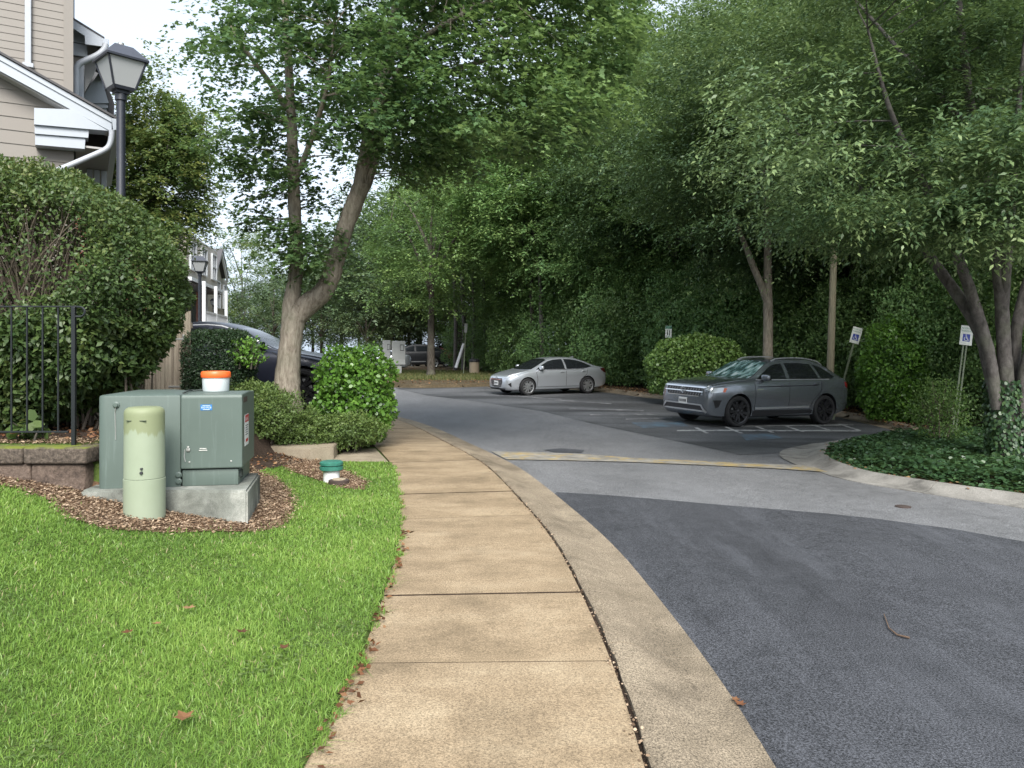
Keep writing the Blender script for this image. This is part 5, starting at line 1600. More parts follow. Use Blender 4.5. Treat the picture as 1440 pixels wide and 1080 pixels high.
car_common(car, SUV,
    ws=[(1.08, -0.76), (1.17, -0.45), (1.2, 0), (1.17, 0.45), (1.08, 0.76), (0.7, 0.70), (0.32, 0.60), (0.26, 0.3), (0.24, 0), (0.26, -0.3), (0.32, -0.60), (0.7, -0.70)],
    rw=[(-1.78, -0.54), (-1.75, 0), (-1.78, 0.54), (-2.1, 0.60), (-2.38, 0.66), (-2.4, 0), (-2.38, -0.66), (-2.1, -0.60)],
    wins=[[(0.86, 1.17), (0.62, 1.31), (0.35, 1.455), (0.15, 1.535), (-0.12, 1.565), (-0.12, 1.175)],
          [(-0.24, 1.175), (-0.24, 1.575), (-0.7, 1.585), (-1.12, 1.567), (-1.24, 1.19)],
          [(-1.33, 1.195), (-1.22, 1.56), (-1.45, 1.50), (-1.68, 1.38), (-1.86, 1.25), (-1.7, 1.205)]],
    doors=[[(0.98, 0.40), (0.97, 0.8), (1.0, 1.08), (0.9, 1.13)], [(-0.18, 0.38), (-0.18, 1.16)], [(-0.92, 0.4), (-1.0, 0.62), (-1.28, 0.88), (-1.3, 1.17)], [(0.98, 0.40), (-0.92, 0.40)]])
for sd in (1, -1):
    mb = MB(); car.strip(mb, [(0.9, 0.985), (0, 1.005), (-1.15, 1.03)], 'side', 0.022, 0.003, sd)
    mb.build('crease_line', M['gap'], car.root, world=False)
for sd in (1, -1):
    car.patch('sill_trim', [(1.04, 0.40), (-1.02, 0.40), (-1.0, 0.27), (1.02, 0.27)], 'side', M['dark_plastic'], 0.007, sd, 0.1)
    car.patch('sill_strip', [(0.96, 0.475), (-0.88, 0.50), (-0.9, 0.455), (0.96, 0.43)], 'side', M['satin'], 0.012, sd, 0.1)
    car.patch('window_trim', [(0.9, 1.165), (-1.6, 1.195), (-1.6, 1.175), (0.9, 1.145)], 'side', M['satin'], 0.006, sd, 0.1)
    car.patch('headlight', [(2.40, 0.93), (2.26, 0.955), (2.0, 0.965), (1.93, 0.93), (2.0, 0.86), (2.3, 0.83)], 'side', M['lamp_clear'], 0.008, sd, 0.05)
    car.patch('side_marker', [(1.985, 0.955), (1.9, 0.95), (1.96, 0.855), (2.03, 0.86)], 'side', M['lamp_amber'], 0.012, sd, 0.05)
    car.patch('air_vent', [(2.28, 0.66), (2.05, 0.66), (2.12, 0.50), (2.2, 0.47)], 'side', M['gap'], 0.006, sd, 0.06)
    car.patch('taillight', [(-2.2, 1.12), (-2.44, 1.10), (-2.46, 0.985), (-2.3, 0.97), (-2.24, 1.0)], 'side', M['lamp_red'], 0.01, sd, 0.05)
    car.patch('fender_badge', [(0.94, 0.93), (0.72, 0.935), (0.72, 0.915), (0.94, 0.905)], 'side', M['chrome'], 0.006, sd)
    # roof rail
    pts = []
    for x in np.linspace(0.12, -1.7, 14):
        h = car.cast('top', x, sd * 0.585)
        pts.append(h[0] + Vector((0, 0, 0.035 if 0 < len(pts) < 13 else 0.0)))
    MB().tube(pts, 0.02, 8).build('roof_rail', M['satin'], car.root, smooth=50, world=False)
g = car.patch('grille', [(-0.62, 0.945), (0.62, 0.945), (0.66, 0.84), (0.58, 0.735), (-0.58, 0.735), (-0.66, 0.84)], 'front', M['dark_plastic'], 0.006)
for a_, z_, w_ in ((0.78, 0.95, 0.028), (0.70, 0.845, 0.026), (0.58, 0.735, 0.02)):
    mb = MB(); car.strip(mb, [(-a_, z_), (a_, z_)], 'front', w_, 0.014); mb.build('grille_bar', M['chrome'], g, world=False)
mb = MB()
for k in range(12): car.strip(mb, [(-0.55 + k * 0.1, 0.87), (-0.51 + k * 0.1, 0.92)], 'front', 0.014, 0.012); car.strip(mb, [(-0.55 + k * 0.1, 0.76), (-0.51 + k * 0.1, 0.81)], 'front', 0.014, 0.012)
mb.build('grille_mesh', M['satin'], g, world=False)
hx = car.cast('front', 0, 0.87)[0].x + 0.03
em = MB()
em.tube([(hx, 0.075 * math.cos(t_), 0.865 + 0.075 * math.sin(t_)) for t_ in np.linspace(0, 2 * math.pi, 24)], 0.008, 6)
em.tube([(hx, -0.035, 0.925), (hx, 0.0, 0.868), (hx, 0.035, 0.925)], 0.006, 6)
em.tube([(hx, -0.058, 0.9), (hx, -0.028, 0.81), (hx, 0.0, 0.855), (hx, 0.028, 0.81), (hx, 0.058, 0.9)], 0.006, 6)
em.build('badge', M['chrome'], g, world=False)
car.patch('lower_intake', [(-0.62, 0.52), (0.62, 0.52), (0.72, 0.41), (-0.72, 0.41)], 'front', M['dark_plastic'], 0.008)
mb = MB()
car.strip(mb, [(-0.80, 0.36), (-0.66, 0.53)], 'front', 0.05, 0.018); car.strip(mb, [(0.80, 0.36), (0.66, 0.53)], 'front', 0.05, 0.018)
car.strip(mb, [(-0.66, 0.53), (0.66, 0.53)], 'front', 0.035, 0.018); car.strip(mb, [(-0.78, 0.385), (0.78, 0.385)], 'front', 0.035, 0.016)
mb.build('bumper_trim', M['satin'], car.root, world=False)
car.plate('front', 0.60, 0.31, 0.155, 0.0, 0.02); car.plate('rear', 0.8)
car.mirror(0.72, 1.16, 1.15); car.handle(0.02, 1.03); car.handle(-1.12, 1.065)

# ---------------------------------------------------------------- dark car in the driveway (side on)
COU = dict(glass=M['glass_far'], ws_mat=M['glass_far'], nose=2.33, tail=-2.42, axles=(1.45, -1.44), r=0.355, track=0.855, rim_mat=M['alloy_dark'], spokes=5, spoke_split=0.2, spoke_w=0.06, rimf=0.76, caliper=M['caliper'],
    top=[(2.33, 0.62), (2.31, 0.72), (2.2, 0.80), (1.9, 0.90), (1.5, 0.985), (1.1, 1.04), (0.88, 1.09), (0.5, 1.29), (0.1, 1.48), (-0.3, 1.59), (-0.7, 1.62), (-1.1, 1.58), (-1.6, 1.43), (-2.0, 1.24), (-2.25, 1.1), (-2.36, 1.0), (-2.40, 0.85), (-2.42, 0.7)],
    belt=[(2.33, 0.6), (2.1, 0.74), (1.8, 0.84), (1.3, 0.94), (0.8, 1.0), (0, 1.03), (-0.8, 1.07), (-1.5, 1.1), (-2.1, 1.05), (-2.42, 0.68)],
    wid=[(2.33, 0.6), (2.28, 0.72), (2.1, 0.83), (1.8, 0.91), (1.45, 0.955), (0.6, 0.94), (-0.8, 0.95), (-1.4, 0.965), (-1.9, 0.93), (-2.25, 0.83), (-2.42, 0.66)],
    topw=[(2.33, 0.86), (1.8, 0.82), (1.1, 0.85), (0.85, 0.85), (0.4, 0.73), (0.0, 0.65), (-0.5, 0.62), (-1.1, 0.61), (-1.6, 0.63), (-2.1, 0.76), (-2.42, 0.85)],
    bot=[(2.33, 0.28), (2.2, 0.2), (1.8, 0.18), (-1.9, 0.2), (-2.42, 0.36)])
YC = 15.2
X = (432 - 720) / F * (YC - 0.86)
zc = EYE - (573 - HZ) * (YC - .86) / F
zz = float(HL(X - 1.5, YC)) + 0.018
print('dark car z by photo', zc, 'terrain', zz)
car = Car('coupe_suv', 'dark navy car with red brake calipers half hidden behind the forked tree', COU, M['paint_navy'], (X - 1.45, YC, zz), R(-3))
car_common(car, COU,
    ws=[(0.98, -0.74), (1.1, 0), (0.98, 0.74), (0.5, 0.66), (0.12, 0.54), (0.05, 0), (0.12, -0.54), (0.5, -0.66)],
    rw=[(-1.25, -0.5), (-1.25, 0.5), (-1.7, 0.58), (-2.1, 0.66), (-2.1, -0.66), (-1.7, -0.58)],
    wins=[[(0.74, 1.06), (0.45, 1.21), (0.1, 1.37), (-0.22, 1.465), (-0.38, 1.49), (-0.38, 1.08)], [(-0.46, 1.085), (-0.46, 1.495), (-0.9, 1.485), (-1.3, 1.39), (-1.68, 1.23), (-1.72, 1.13)]],
    doors=[[(0.98, 0.36), (0.97, 0.7), (0.98, 0.95), (0.86, 1.01)], [(-0.42, 0.34), (-0.42, 1.07)], [(-0.95, 0.35), (-1.05, 0.6), (-1.3, 0.85), (-1.34, 1.08)]])
for sd in (1, -1):
    mb = MB()
    car.strip(mb, [(0.8, 1.1), (0.45, 1.255), (0.1, 1.42), (-0.22, 1.515), (-0.5, 1.54), (-0.9, 1.525), (-1.3, 1.43), (-1.72, 1.24)], 'side', 0.022, 0.006, sd)
    mb.build('window_trim', M['satin'], car.root, world=False)
    car.patch('headlight', [(2.2, 0.78), (1.9, 0.83), (1.75, 0.87), (1.95, 0.76), (2.2, 0.70)], 'side', M['lamp_clear'], 0.008, sd, 0.05)
    car.patch('taillight', [(-2.0, 0.98), (-2.33, 0.96), (-2.36, 0.86), (-2.1, 0.9)], 'side', M['lamp_red'], 0.008, sd, 0.05)
car.mirror(0.68, 1.09, 1.0); car.handle(-0.22, 0.96); car.handle(-1.2, 0.99)
car.patch('lower_intake', [(-0.6, 0.4), (0.6, 0.4), (0.5, 0.28), (-0.5, 0.28)], 'front', M['dark_plastic'], 0.008)
mb = MB(); car.strip(mb, [(0.66, 0.905), (0.80, 0.90)], 'side', 0.03, 0.006, -1); mb.build('fender_badge', M['chrome'], car.root, world=False)

# ---------------------------------------------------------------- cars far behind the verge
def far_car(name, label, S0, paint, px, Y, heading, rim, scale=1.0):
    S = dict(S0); S['rim_mat'] = rim; S['ws_mat'] = M['glass_far']; S['glass'] = M['glass_far']
    X = (px - 720) / F * Y
    car = Car(name, label, S, paint, (X, Y, float(base(X, Y)) + 0.01), heading)
    return car, S
car, S = far_car('suv', 'far black suv seen side on behind the mailbox cabinets', SUV, M['paint_black'], 578, 55.0, R(196), M['alloy'])
wsS = [(1.08, -0.76), (1.2, 0), (1.08, 0.76), (0.32, 0.60), (0.24, 0), (0.32, -0.60)]
car_common(car, S, wsS, [(-1.78, -0.54), (-1.78, 0.54), (-2.38, 0.66), (-2.38, -0.66)],
    [[(0.86, 1.17), (0.35, 1.455), (0.15, 1.535), (-0.12, 1.565), (-0.12, 1.175)], [(-0.24, 1.175), (-0.24, 1.57), (-1.10, 1.545), (-1.24, 1.19)], [(-1.33, 1.195), (-1.20, 1.535), (-1.5, 1.48), (-1.98, 1.235)]],
    [[(-0.18, 0.38), (-0.18, 1.16)]])
for sd in (1, -1):
    mb = MB(); car.strip(mb, [(-1.2, 1.57), (-1.5, 1.515), (-1.85, 1.37), (-2.02, 1.23)], 'side', 0.05, 0.008, sd)
    mb.build('window_trim', M['chrome'], car.root, world=False)
    car.patch('sill_strip', [(0.96, 0.475), (-0.88, 0.50), (-0.9, 0.44), (0.96, 0.42)], 'side', M['satin'], 0.012, sd, 0.1)
    car.patch('taillight', [(-2.2, 1.12), (-2.44, 1.10), (-2.46, 0.985), (-2.3, 0.97)], 'side', M['lamp_red'], 0.01, sd, 0.05)
sedan_glass = ([(0.93, -0.70), (1.05, 0), (0.93, 0.70), (0.17, 0.52), (0.11, 0), (0.17, -0.52)], [(-1.05, -0.50), (-1.05, 0.50), (-1.84, 0.61), (-1.84, -0.61)],
    [[(0.78, 0.965), (0.45, 1.13), (0.15, 1.27), (-0.1, 1.325), (-0.32, 1.34), (-0.32, 0.975)], [(-0.40, 0.975), (-0.40, 1.34), (-0.7, 1.33), (-1.35, 1.19), (-1.62, 1.06), (-1.3, 0.995)]], [[(-0.36, 0.3), (-0.36, 0.96)]])
car, S = far_car('sedan', 'far maroon sedan with lit looking red lamps behind the verge tree', SED, M['paint_maroon'], 607, 58.5, R(170), M['alloy'])
car_common(car, S, *sedan_glass)
for sd in (1, -1): car.patch('taillight', [(-1.98, 0.965), (-2.2, 0.985), (-2.37, 0.90), (-2.36, 0.80), (-2.1, 0.86)], 'side', M['lamp_red'], 0.01, sd, 0.05)
car.root['label'] = 'far maroon sedan mostly hidden behind the verge tree trunk'
car, S = far_car('suv', 'far dark suv with pale blue windscreen reflection right of the maroon sedan', SUV, M['paint_black'], 629, 64.0, R(215), M['alloy'])
car_common(car, S, wsS, [(-1.78, -0.54), (-1.78, 0.54), (-2.38, 0.66), (-2.38, -0.66)], [[(0.86, 1.17), (0.35, 1.455), (-0.12, 1.565), (-0.12, 1.175)], [(-0.24, 1.175), (-0.24, 1.57), (-1.10, 1.545), (-1.24, 1.19)]], [[(-0.18, 0.38), (-0.18, 1.16)]])
car, S = far_car('sedan', 'far silver sedan with only its roof showing above the bright shrub', SED, M['paint_silver'], 526, 50.0, R(185), M['alloy'])
car_common(car, S, *sedan_glass)

# ================================================================== VEGETATION
def unit(a): return a / (np.linalg.norm(a, axis=-1, keepdims=True) + 1e-9)

SHAPES = {
    'oval': (np.array([(0, 0, 0), (0.45, 0.27, 0.05), (1, 0, -0.04), (0.45, -0.27, 0.05)]), np.array([(0, 3, 2, 1)])),
    'round': (np.array([(0, 0, 0), (0.3, 0.38, 0.04), (0.8, 0.33, 0.0), (1, 0, -0.06), (0.8, -0.33, 0.0), (0.3, -0.38, 0.04)]), np.array([(0, 5, 4, 3, 2, 1)])),
    'lance': (np.array([(0, 0, 0), (0.4, 0.21, 0.03), (1, 0, -0.1), (0.4, -0.21, 0.03)]), np.array([(0, 3, 2, 1)])),
    'maple': (np.array([(0, 0, 0), (-0.12, 0.33, 0.02), (0.22, 0.26, 0.02), (0.42, 0.56, -0.03), (0.55, 0.24, 0), (1, 0, -0.08), (0.55, -0.24, 0), (0.42, -0.56, -0.03), (0.22, -0.26, 0.02), (-0.12, -0.33, 0.02)]),
              np.array([(0, 9, 8, 7, 6, 5, 4, 3, 2, 1)])),
}
def leaf_mesh(name, C, D, N, S, tint, mat, parent=None, shape='oval', world=True):
    tv, tf = SHAPES[shape]
    D = unit(D); N = unit(N - D * (N * D).sum(1, keepdims=True)); V = np.cross(N, D)
    k = len(tv)
    P = C[:, None, :] + S[:, None, None] * (tv[None, :, 0, None] * D[:, None, :] + tv[None, :, 1, None] * V[:, None, :] + tv[None, :, 2, None] * N[:, None, :])
    F_ = (np.arange(len(C))[:, None, None] * k + tf[None]).reshape(-1, tf.shape[1])
    return np_mesh(name, P.reshape(-1, 3), F_, mat, parent, np.repeat(tint, k), world=world)

def sprays(rs, clumps, ns, nl, size, axis, droop=0.35, flat=0.55, length=0.95, up=0.15, jit=0.35, outw=1.0):
    """clumps (N,4): centre and radius. Leafy twigs grow outwards from the axis; returns leaf arrays"""
    n = len(clumps)
    c = np.repeat(clumps, ns, axis=0)
    ct = np.repeat(rs.random(n), ns)
    m = len(c)
    g = rs.normal(size=(m, 3)) * np.array([1, 1, flat]) * 0.55
    o = c[:, :3] + g * c[:, 3:4]
    out = o - axis; out[:, 2] *= 0.35
    d = unit(unit(out) * outw + rs.normal(size=(m, 3)) * 0.75)
    d[:, 2] = d[:, 2] * 0.5 + up
    d = unit(d)
    L = c[:, 3] * length * rs.uniform(0.6, 1.2, m)
    side = unit(np.cross(d, np.array([0, 0, 1.0])) + 1e-6)
    t = (np.arange(nl) + 0.5) / nl
    T = np.tile(t, m)
    r = lambda a: np.repeat(a, nl, axis=0)
    dd, ss_, LL = r(d), r(side), r(L)
    M_ = m * nl
    pos = r(o) + dd * (LL * T)[:, None] + rs.normal(size=(M_, 3)) * (size * 0.35)
    pos[:, 2] -= droop * LL * T * T
    sg = np.where(np.arange(M_) % 2 == 0, 1.0, -1.0)
    D = dd * 0.7 + ss_ * (sg * rs.uniform(0.4, 1.0, M_))[:, None] + rs.normal(size=(M_, 3)) * 0.25
    D[:, 2] -= droop * (0.3 + 0.8 * T)
    N = np.tile(np.array([0, 0, 1.0]), (M_, 1)) + rs.normal(size=(M_, 3)) * jit + 0.25 * dd
    S = size * rs.uniform(0.65, 1.2, M_)
    tint = np.clip(r(ct) * 0.45 + r(rs.random(m)) * 0.2 + rs.random(M_) * 0.25 + 0.22 * T * T, 0, 1)
    return pos, D, N, S, tint

def ellipsoid_clumps(rs, n, c, rad, cr, hollow=0.5, bumps=0.25, zmin=None):
    u = unit(rs.normal(size=(n * 2, 3)))
    k = rs.uniform(hollow, 1.0, n * 2) ** 0.6
    ph = rs.uniform(0, 6.28, 3)
    lump = 1 + bumps * np.sin(u[:, 0] * 4 + ph[0]) * np.sin(u[:, 1] * 4 + ph[1]) * np.sin(u[:, 2] * 5 + ph[2])
    P = np.array(c) + u * (k * lump)[:, None] * np.array(rad)
    if zmin is not None: P = P[P[:, 2] > zmin]
    P = P[:n]
    return np.concatenate([P, (cr * rs.uniform(0.7, 1.25, len(P)))[:, None]], axis=1)

def twig_to(mb, rng, a, b, r0, r1, seg=5, sag=0.1, n=4):
    a, b = Vector(a), Vector(b)
    L = (b - a).length
    pts = []
    off = Vector((rng.uniform(-1, 1), rng.uniform(-1, 1), rng.uniform(0, 1))) * L * sag
    for k in range(n + 1):
        t_ = k / n
        pts.append(a.lerp(b, t_) + off * (4 * t_ * (1 - t_)) * 0.5)
    mb.tube(pts, [r0 + (r1 - r0) * k / n for k in range(n + 1)], seg, cap=False)

def limbs_to_clumps(mb, rng, skeleton, clumps, every=1, r0=0.03, r1=0.006, seg=5, reach=1.7):
    sk = np.array(skeleton)
    for i in range(0, len(clumps), every):
        c = clumps[i, :3]
        w = np.linalg.norm(sk - c, axis=1) + np.maximum(0, sk[:, 2] - c[2]) * 2.0
        j = int(np.argmin(w))
        if np.linalg.norm(sk[j] - c) > reach: continue
        twig_to(mb, rng, sk[j], c, r0, r1, seg)

# ---------------------------------------------------------------- the forked maple
MY = 13.0
rng = random.Random(21); rs = np.random.default_rng(21)
base_p = at(405, 590, MY); base_p.z = float(HL(base_p.x, MY)) - 0.05
mt = thing('maple_tree', 'forked maple with pale leaning trunk between the yew hedge and bright shrub', 'tree', base_p)
mb = MB()
def stem(pts, rads, seg=14, n=5, rough=0.05):
    P = catmull([tuple(p) for p in pts], n)
    rr_ = np.interp(np.linspace(0, len(rads) - 1, len(P)), np.arange(len(rads)), rads)
    mb.tube(P.tolist(), rr_.tolist(), seg, rough=rough, rng=rng)
    return [tuple(p) for p in P]
k_ = MY / F
sk = []
s0 = stem([at(404, 600, MY), at(403, 560, MY), at(405, 520, MY), at(409, 480, MY), at(414, 450, MY), at(424, 434, MY)], [28 * k_, 20 * k_, 16.5 * k_, 15.5 * k_, 16 * k_, 15 * k_])
left = stem([at(407, 475, MY), at(409, 432, MY), at(413, 405, MY), at(417, 370, MY), at(416, 330, MY), at(413, 270, MY - .1), at(411, 200, MY - .2), at(408, 130, MY - .3), at(404, 60, MY - .5), at(398, -20, MY - .6), at(392, -120, MY - .7)],
            [12 * k_, 12 * k_, 10.5 * k_, 9.5 * k_, 9 * k_, 8.5 * k_, 7.5 * k_, 6 * k_, 5 * k_, 3.5 * k_, 2 * k_])
right = stem([at(411, 452, MY), at(432, 429, MY), at(452, 413, MY), at(466, 388, MY), at(474, 362, MY), at(484, 325, MY), at(497, 290, MY), at(510, 258, MY)], [15 * k_, 15 * k_, 14 * k_, 12.5 * k_, 11.5 * k_, 11.5 * k_, 12 * k_, 12.5 * k_])
r1 = stem([at(505, 268, MY), at(511, 230, MY), at(519, 190, MY - .1), at(530, 150, MY - .2), at(541, 100, MY - .2), at(551, 50, MY - .3), at(558, 0, MY - .3), at(566, -80, MY - .3), at(580, -180, MY - .3)],
          [10 * k_, 9 * k_, 8.5 * k_, 8 * k_, 8 * k_, 7 * k_, 6 * k_, 4.5 * k_, 2.5 * k_])
r2 = stem([at(513, 262, MY + .05), at(528, 215, MY + .2), at(540, 175, MY + .3), at(552, 125, MY + .5), at(575, 70, MY + .8), at(610, 10, MY + 1.1), at(660, -70, MY + 1.4)],
          [9 * k_, 8.5 * k_, 8 * k_, 6.5 * k_, 5.5 * k_, 4 * k_, 2 * k_])
r3 = stem([at(548, 140, MY + .4), at(590, 120, MY + .9), at(650, 95, MY + 1.4), at(720, 75, MY + 1.6), at(790, 70, MY + 1.6)], [5 * k_, 4.5 * k_, 4 * k_, 3 * k_, 1.5 * k_], 8)
r4 = stem([at(530, 160, MY - .2), at(580, 70, MY - 1.0), at(650, 20, MY - 1.8), at(740, -20, MY - 2.2)], [5 * k_, 4 * k_, 3 * k_, 1.5 * k_], 8)
l2 = stem([at(409, 160, MY - .2), at(375, 110, MY - .6), at(345, 70, MY - 1.0), at(320, 30, MY - 1.2)], [4.5 * k_, 3.5 * k_, 2.5 * k_, 1.2 * k_], 8)
l3 = stem([at(413, 260, MY - .1), at(440, 190, MY - .7), at(460, 120, MY - 1.2), at(470, 40, MY - 1.4)], [4.5 * k_, 3.5 * k_, 2.5 * k_, 1.2 * k_], 8)
SK = left + right[4:] + r1 + r2 + r3 + r4 + l2 + l3
POLY = [(283, 75), (318, 25), (345, -60), (420, -220), (600, -330), (800, -260), (900, -60), (872, 60), (850, 150), (790, 205), (720, 232), (650, 238), (600, 246), (565, 250), (545, 228),
        (500, 190), (478, 200), (470, 250), (450, 300), (478, 345), (462, 395), (430, 410), (385, 385), (352, 372), (372, 330), (345, 285), (330, 225), (300, 190), (290, 140), (310, 110)]
pp = rs.uniform([280, -330], [900, 415], size=(2600, 2))
pp = pp[pip(POLY, pp[:, 0], pp[:, 1])]
keep_ = np.where(pp[:, 1] < -30, 0.32, np.where((pp[:, 0] < 520) & (pp[:, 1] > 60), 0.40, 0.62))
keep_ = np.where(pp[:, 0] > 600, 0.66, keep_)
pp = pp[rs.random(len(pp)) < keep_][:620]
cl = []
for px, py in pp:
    sp_ = 2.6 if py < 200 else 0.9
    if py > 230 and px < 500: sp_ = 0.7
    yy = MY + rs.uniform(-sp_, sp_)
    p = at(px, py, yy); cl.append((p.x, p.y, p.z, 0.42 * rs.uniform(0.75, 1.2)))
cl = np.array(cl)
limbs_to_clumps(mb, rng, SK, cl, 1, 0.014, 0.004, 5, 1.2)
mb.build('trunk', M['bark_maple'], mt, smooth=60)
A = sprays(rs, cl, 18, 10, 0.082, np.array([at(470, 0, MY).x, MY, 3.5]), 0.4, 0.6, 1.0, 0.12, 0.42)
A = A[:4] + (np.clip(A[4] + 0.3 * ss(560, 720, 720 + F * A[0][:, 0] / A[0][:, 1]) + 0.3 * ss(5.2, 4.2, A[0][:, 2]), 0, 1),)  # paler tint paints backlight into the right-hand leaves; low leaves brightened too
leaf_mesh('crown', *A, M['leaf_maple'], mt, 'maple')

# ---------------------------------------------------------------- tree builder for everything else
def tree(name, label, loc, seed, height, crad, czlo, trunk_r, leafm, barkm, nclump=110, ns=18, nl=12, size=0.19, cr=0.95, group=None, shape='oval', lean=0.0, forks=5, hollow=0.45, droop=0.35, flat=0.55, top=1.0, bumps=0.3, jit=0.4, length=1.0):
    rs = np.random.default_rng(seed); rng = random.Random(seed)
    t_ = thing(name, label, 'tree', loc, 0, group)
    zc = (czlo + height) / 2; rz_ = (height - czlo) / 2
    lx = lean * height
    cl = ellipsoid_clumps(rs, nclump, (lx * 0.7, 0, zc), (crad, crad, rz_), cr, hollow, bumps)
    mb = MB(); sk = []
    P = [(lx * q * q + rng.uniform(-.06, .06) * trunk_r * 6 * q, rng.uniform(-.06, .06) * trunk_r * 6 * q, -0.2 + (height * 0.8 + 0.2) * q) for q in np.linspace(0, 1, 8)]
    P = catmull(P, 3)
    mb.tube(P.tolist(), [trunk_r * (1.25 if i == 0 else 1) * (1 - 0.85 * i / (len(P) - 1)) for i in range(len(P))], 10, rough=0.06, rng=rng)
    sk += [tuple(p) for p in P if p[2] > czlo * 0.75]
    for f_ in range(forks):
        q = rng.uniform(max(0.3, min(0.6, (czlo + 0.6) / height * 1.25)), 0.75)
        i = int(q * (len(P) - 1)); a = Vector(P[i])
        th = 2 * math.pi * (f_ + rng.random() * 0.6) / forks
        e = Vector((lx * .7 + math.cos(th) * crad * 0.7, math.sin(th) * crad * 0.7, min(height * 0.92, a.z + height * rng.uniform(0.2, 0.4))))
        pts = [a.lerp(e, s_) + Vector((0, 0, 0.12 * height * math.sin(s_ * 3.14) * 0.6)) for s_ in np.linspace(0, 1, 7)]
        mb.tube(pts, [trunk_r * 0.45 * (1 - 0.85 * k / 6) for k in range(7)], 7, rough=0.06, rng=rng)
        sk += [tuple(p) for p in pts[1:]]
    limbs_to_clumps(mb, rng, sk, cl, 2, 0.025, 0.006, 4)
    mb.build('trunk', barkm, t_, smooth=60, world=False)
    A = sprays(rs, cl, ns, nl, size, np.array([lx * .7, 0, zc - rz_ * .5]), droop, flat, length, 0.12, jit)
    leaf_mesh('crown', *A, leafm, t_, shape, world=False)
    return t_

def tree_at(px, Y, H=base, dz=0.3):
    X = (px - 720) / F * Y
    return (X, Y, float(H(X, Y)) + dz - 0.1)
def top_of(py, Y): return EYE + (HZ - py) * Y / F

# named single trees
Y = 24.0
tree('yellowing_tree', 'upright yellow green tree behind the near lantern lamp and tall hedge', (at(214, 0, Y).x, Y, 0.5), 31, top_of(108, Y) - 0.5, 1.7, 4.0, 0.1, M['leaf_yellow'], M['bark_grey'], 230, 18, 12, 0.135, 0.52, bumps=0.4, hollow=0.2)
Y = 84.0
tree('pale_tree', 'thin pale green tree top rising beyond the far townhouse gable', (at(340, 0, Y).x, Y, 0.8), 32, top_of(312, Y) - 0.8, 3.2, 2.5, 0.16, M['leaf_yellow'], M['bark_grey'], 90, 14, 10, 0.24, 0.75, bumps=0.4)
Y = 41.5
it = tree('verge_tree', 'dark spreading tree with upright trunk on the far verge by the mailboxes', tree_at(606, Y), 33, top_of(232, Y) - 0.6, 4.1, 3.3, 0.24, M['leaf_wood'], M['bark_dark'], 150, 18, 12, 0.17, 0.85, flat=0.5)
Y = 50.0
tree('purple_tree', 'small dark purple leaved tree among grey stems on the far verge', tree_at(672, Y), 34, top_of(398, Y) - 0.7, 2.0, 0.9, 0.12, M['leaf_purple'], M['bark_dark'], 50, 14, 9, 0.14, 0.6)
# the tall slender leaning stem and its twin
Y = 38.0
tree('slender_tree', 'slender pale leaning trunk left behind the silver sedan under light foliage', tree_at(763, Y), 35, 12.5, 3.2, 4.9, 0.15, M['leaf_light'], M['bark_grey'], 190, 18, 12, 0.18, 0.85, lean=-0.05, forks=2)
tree('slender_tree', 'dark upright slender trunk just left of the pale leaning one', tree_at(748, 39.5), 36, 12.0, 2.6, 4.6, 0.16, M['leaf_wood'], M['bark_dark'], 120, 16, 12, 0.19, 0.85, lean=0.0, forks=2)

# the multi stem tree on the island
ZY = 12.4
rng = random.Random(41); rs = np.random.default_rng(41)
zb = at(1415, 645, ZY); zb.z = float(base(zb.x, ZY))
zt = thing('multi_stem_tree', 'large multi stem tree with grey trunks rising from the ivy island', 'tree', zb)
mb = MB(); k_ = ZY / F
t0 = stem([at(1420, 662, ZY), at(1417, 630, ZY), at(1416, 600, ZY), at(1416, 560, ZY - .05), at(1414, 520, ZY - .1), at(1411, 475, ZY - .1), at(1408, 420, ZY - .2), at(1402, 360, ZY - .4), at(1385, 260, ZY - .8), at(1365, 150, ZY - 1.2), at(1350, 20, ZY - 1.4), at(1335, -150, ZY - 1.5)],
          [21 * k_, 15 * k_, 12 * k_, 10 * k_, 9.5 * k_, 9 * k_, 8.5 * k_, 8 * k_, 7 * k_, 5.5 * k_, 4 * k_, 1.5 * k_])
t1 = stem([at(1410, 615, ZY), at(1405, 580, ZY), at(1399, 550, ZY), at(1391, 512, ZY), at(1382, 478, ZY + .1), at(1368, 448, ZY + .2), at(1350, 420, ZY + .3), at(1325, 385, ZY + .5), at(1295, 345, ZY + .8), at(1250, 300, ZY + 1.2), at(1190, 250, ZY + 1.6), at(1130, 200, ZY + 1.9), at(1080, 120, ZY + 2)],
          [10 * k_, 9.5 * k_, 9.5 * k_, 9.5 * k_, 9 * k_, 8.5 * k_, 8 * k_, 7.5 * k_, 6.5 * k_, 5 * k_, 3.5 * k_, 2.5 * k_, 1.2 * k_])
t2 = stem([at(1402, 575, ZY - .1), at(1397, 535, ZY - .12), at(1389, 490, ZY - .1), at(1377, 448, ZY - .05), at(1363, 405, ZY), at(1346, 360, ZY - .2), at(1320, 300, ZY - .5), at(1290, 240, ZY - 1), at(1250, 150, ZY - 1.4), at(1220, 40, ZY - 1.6)], [8 * k_, 8 * k_, 8 * k_, 7.5 * k_, 7.5 * k_, 7 * k_, 6 * k_, 4.5 * k_, 3 * k_, 1.2 * k_])
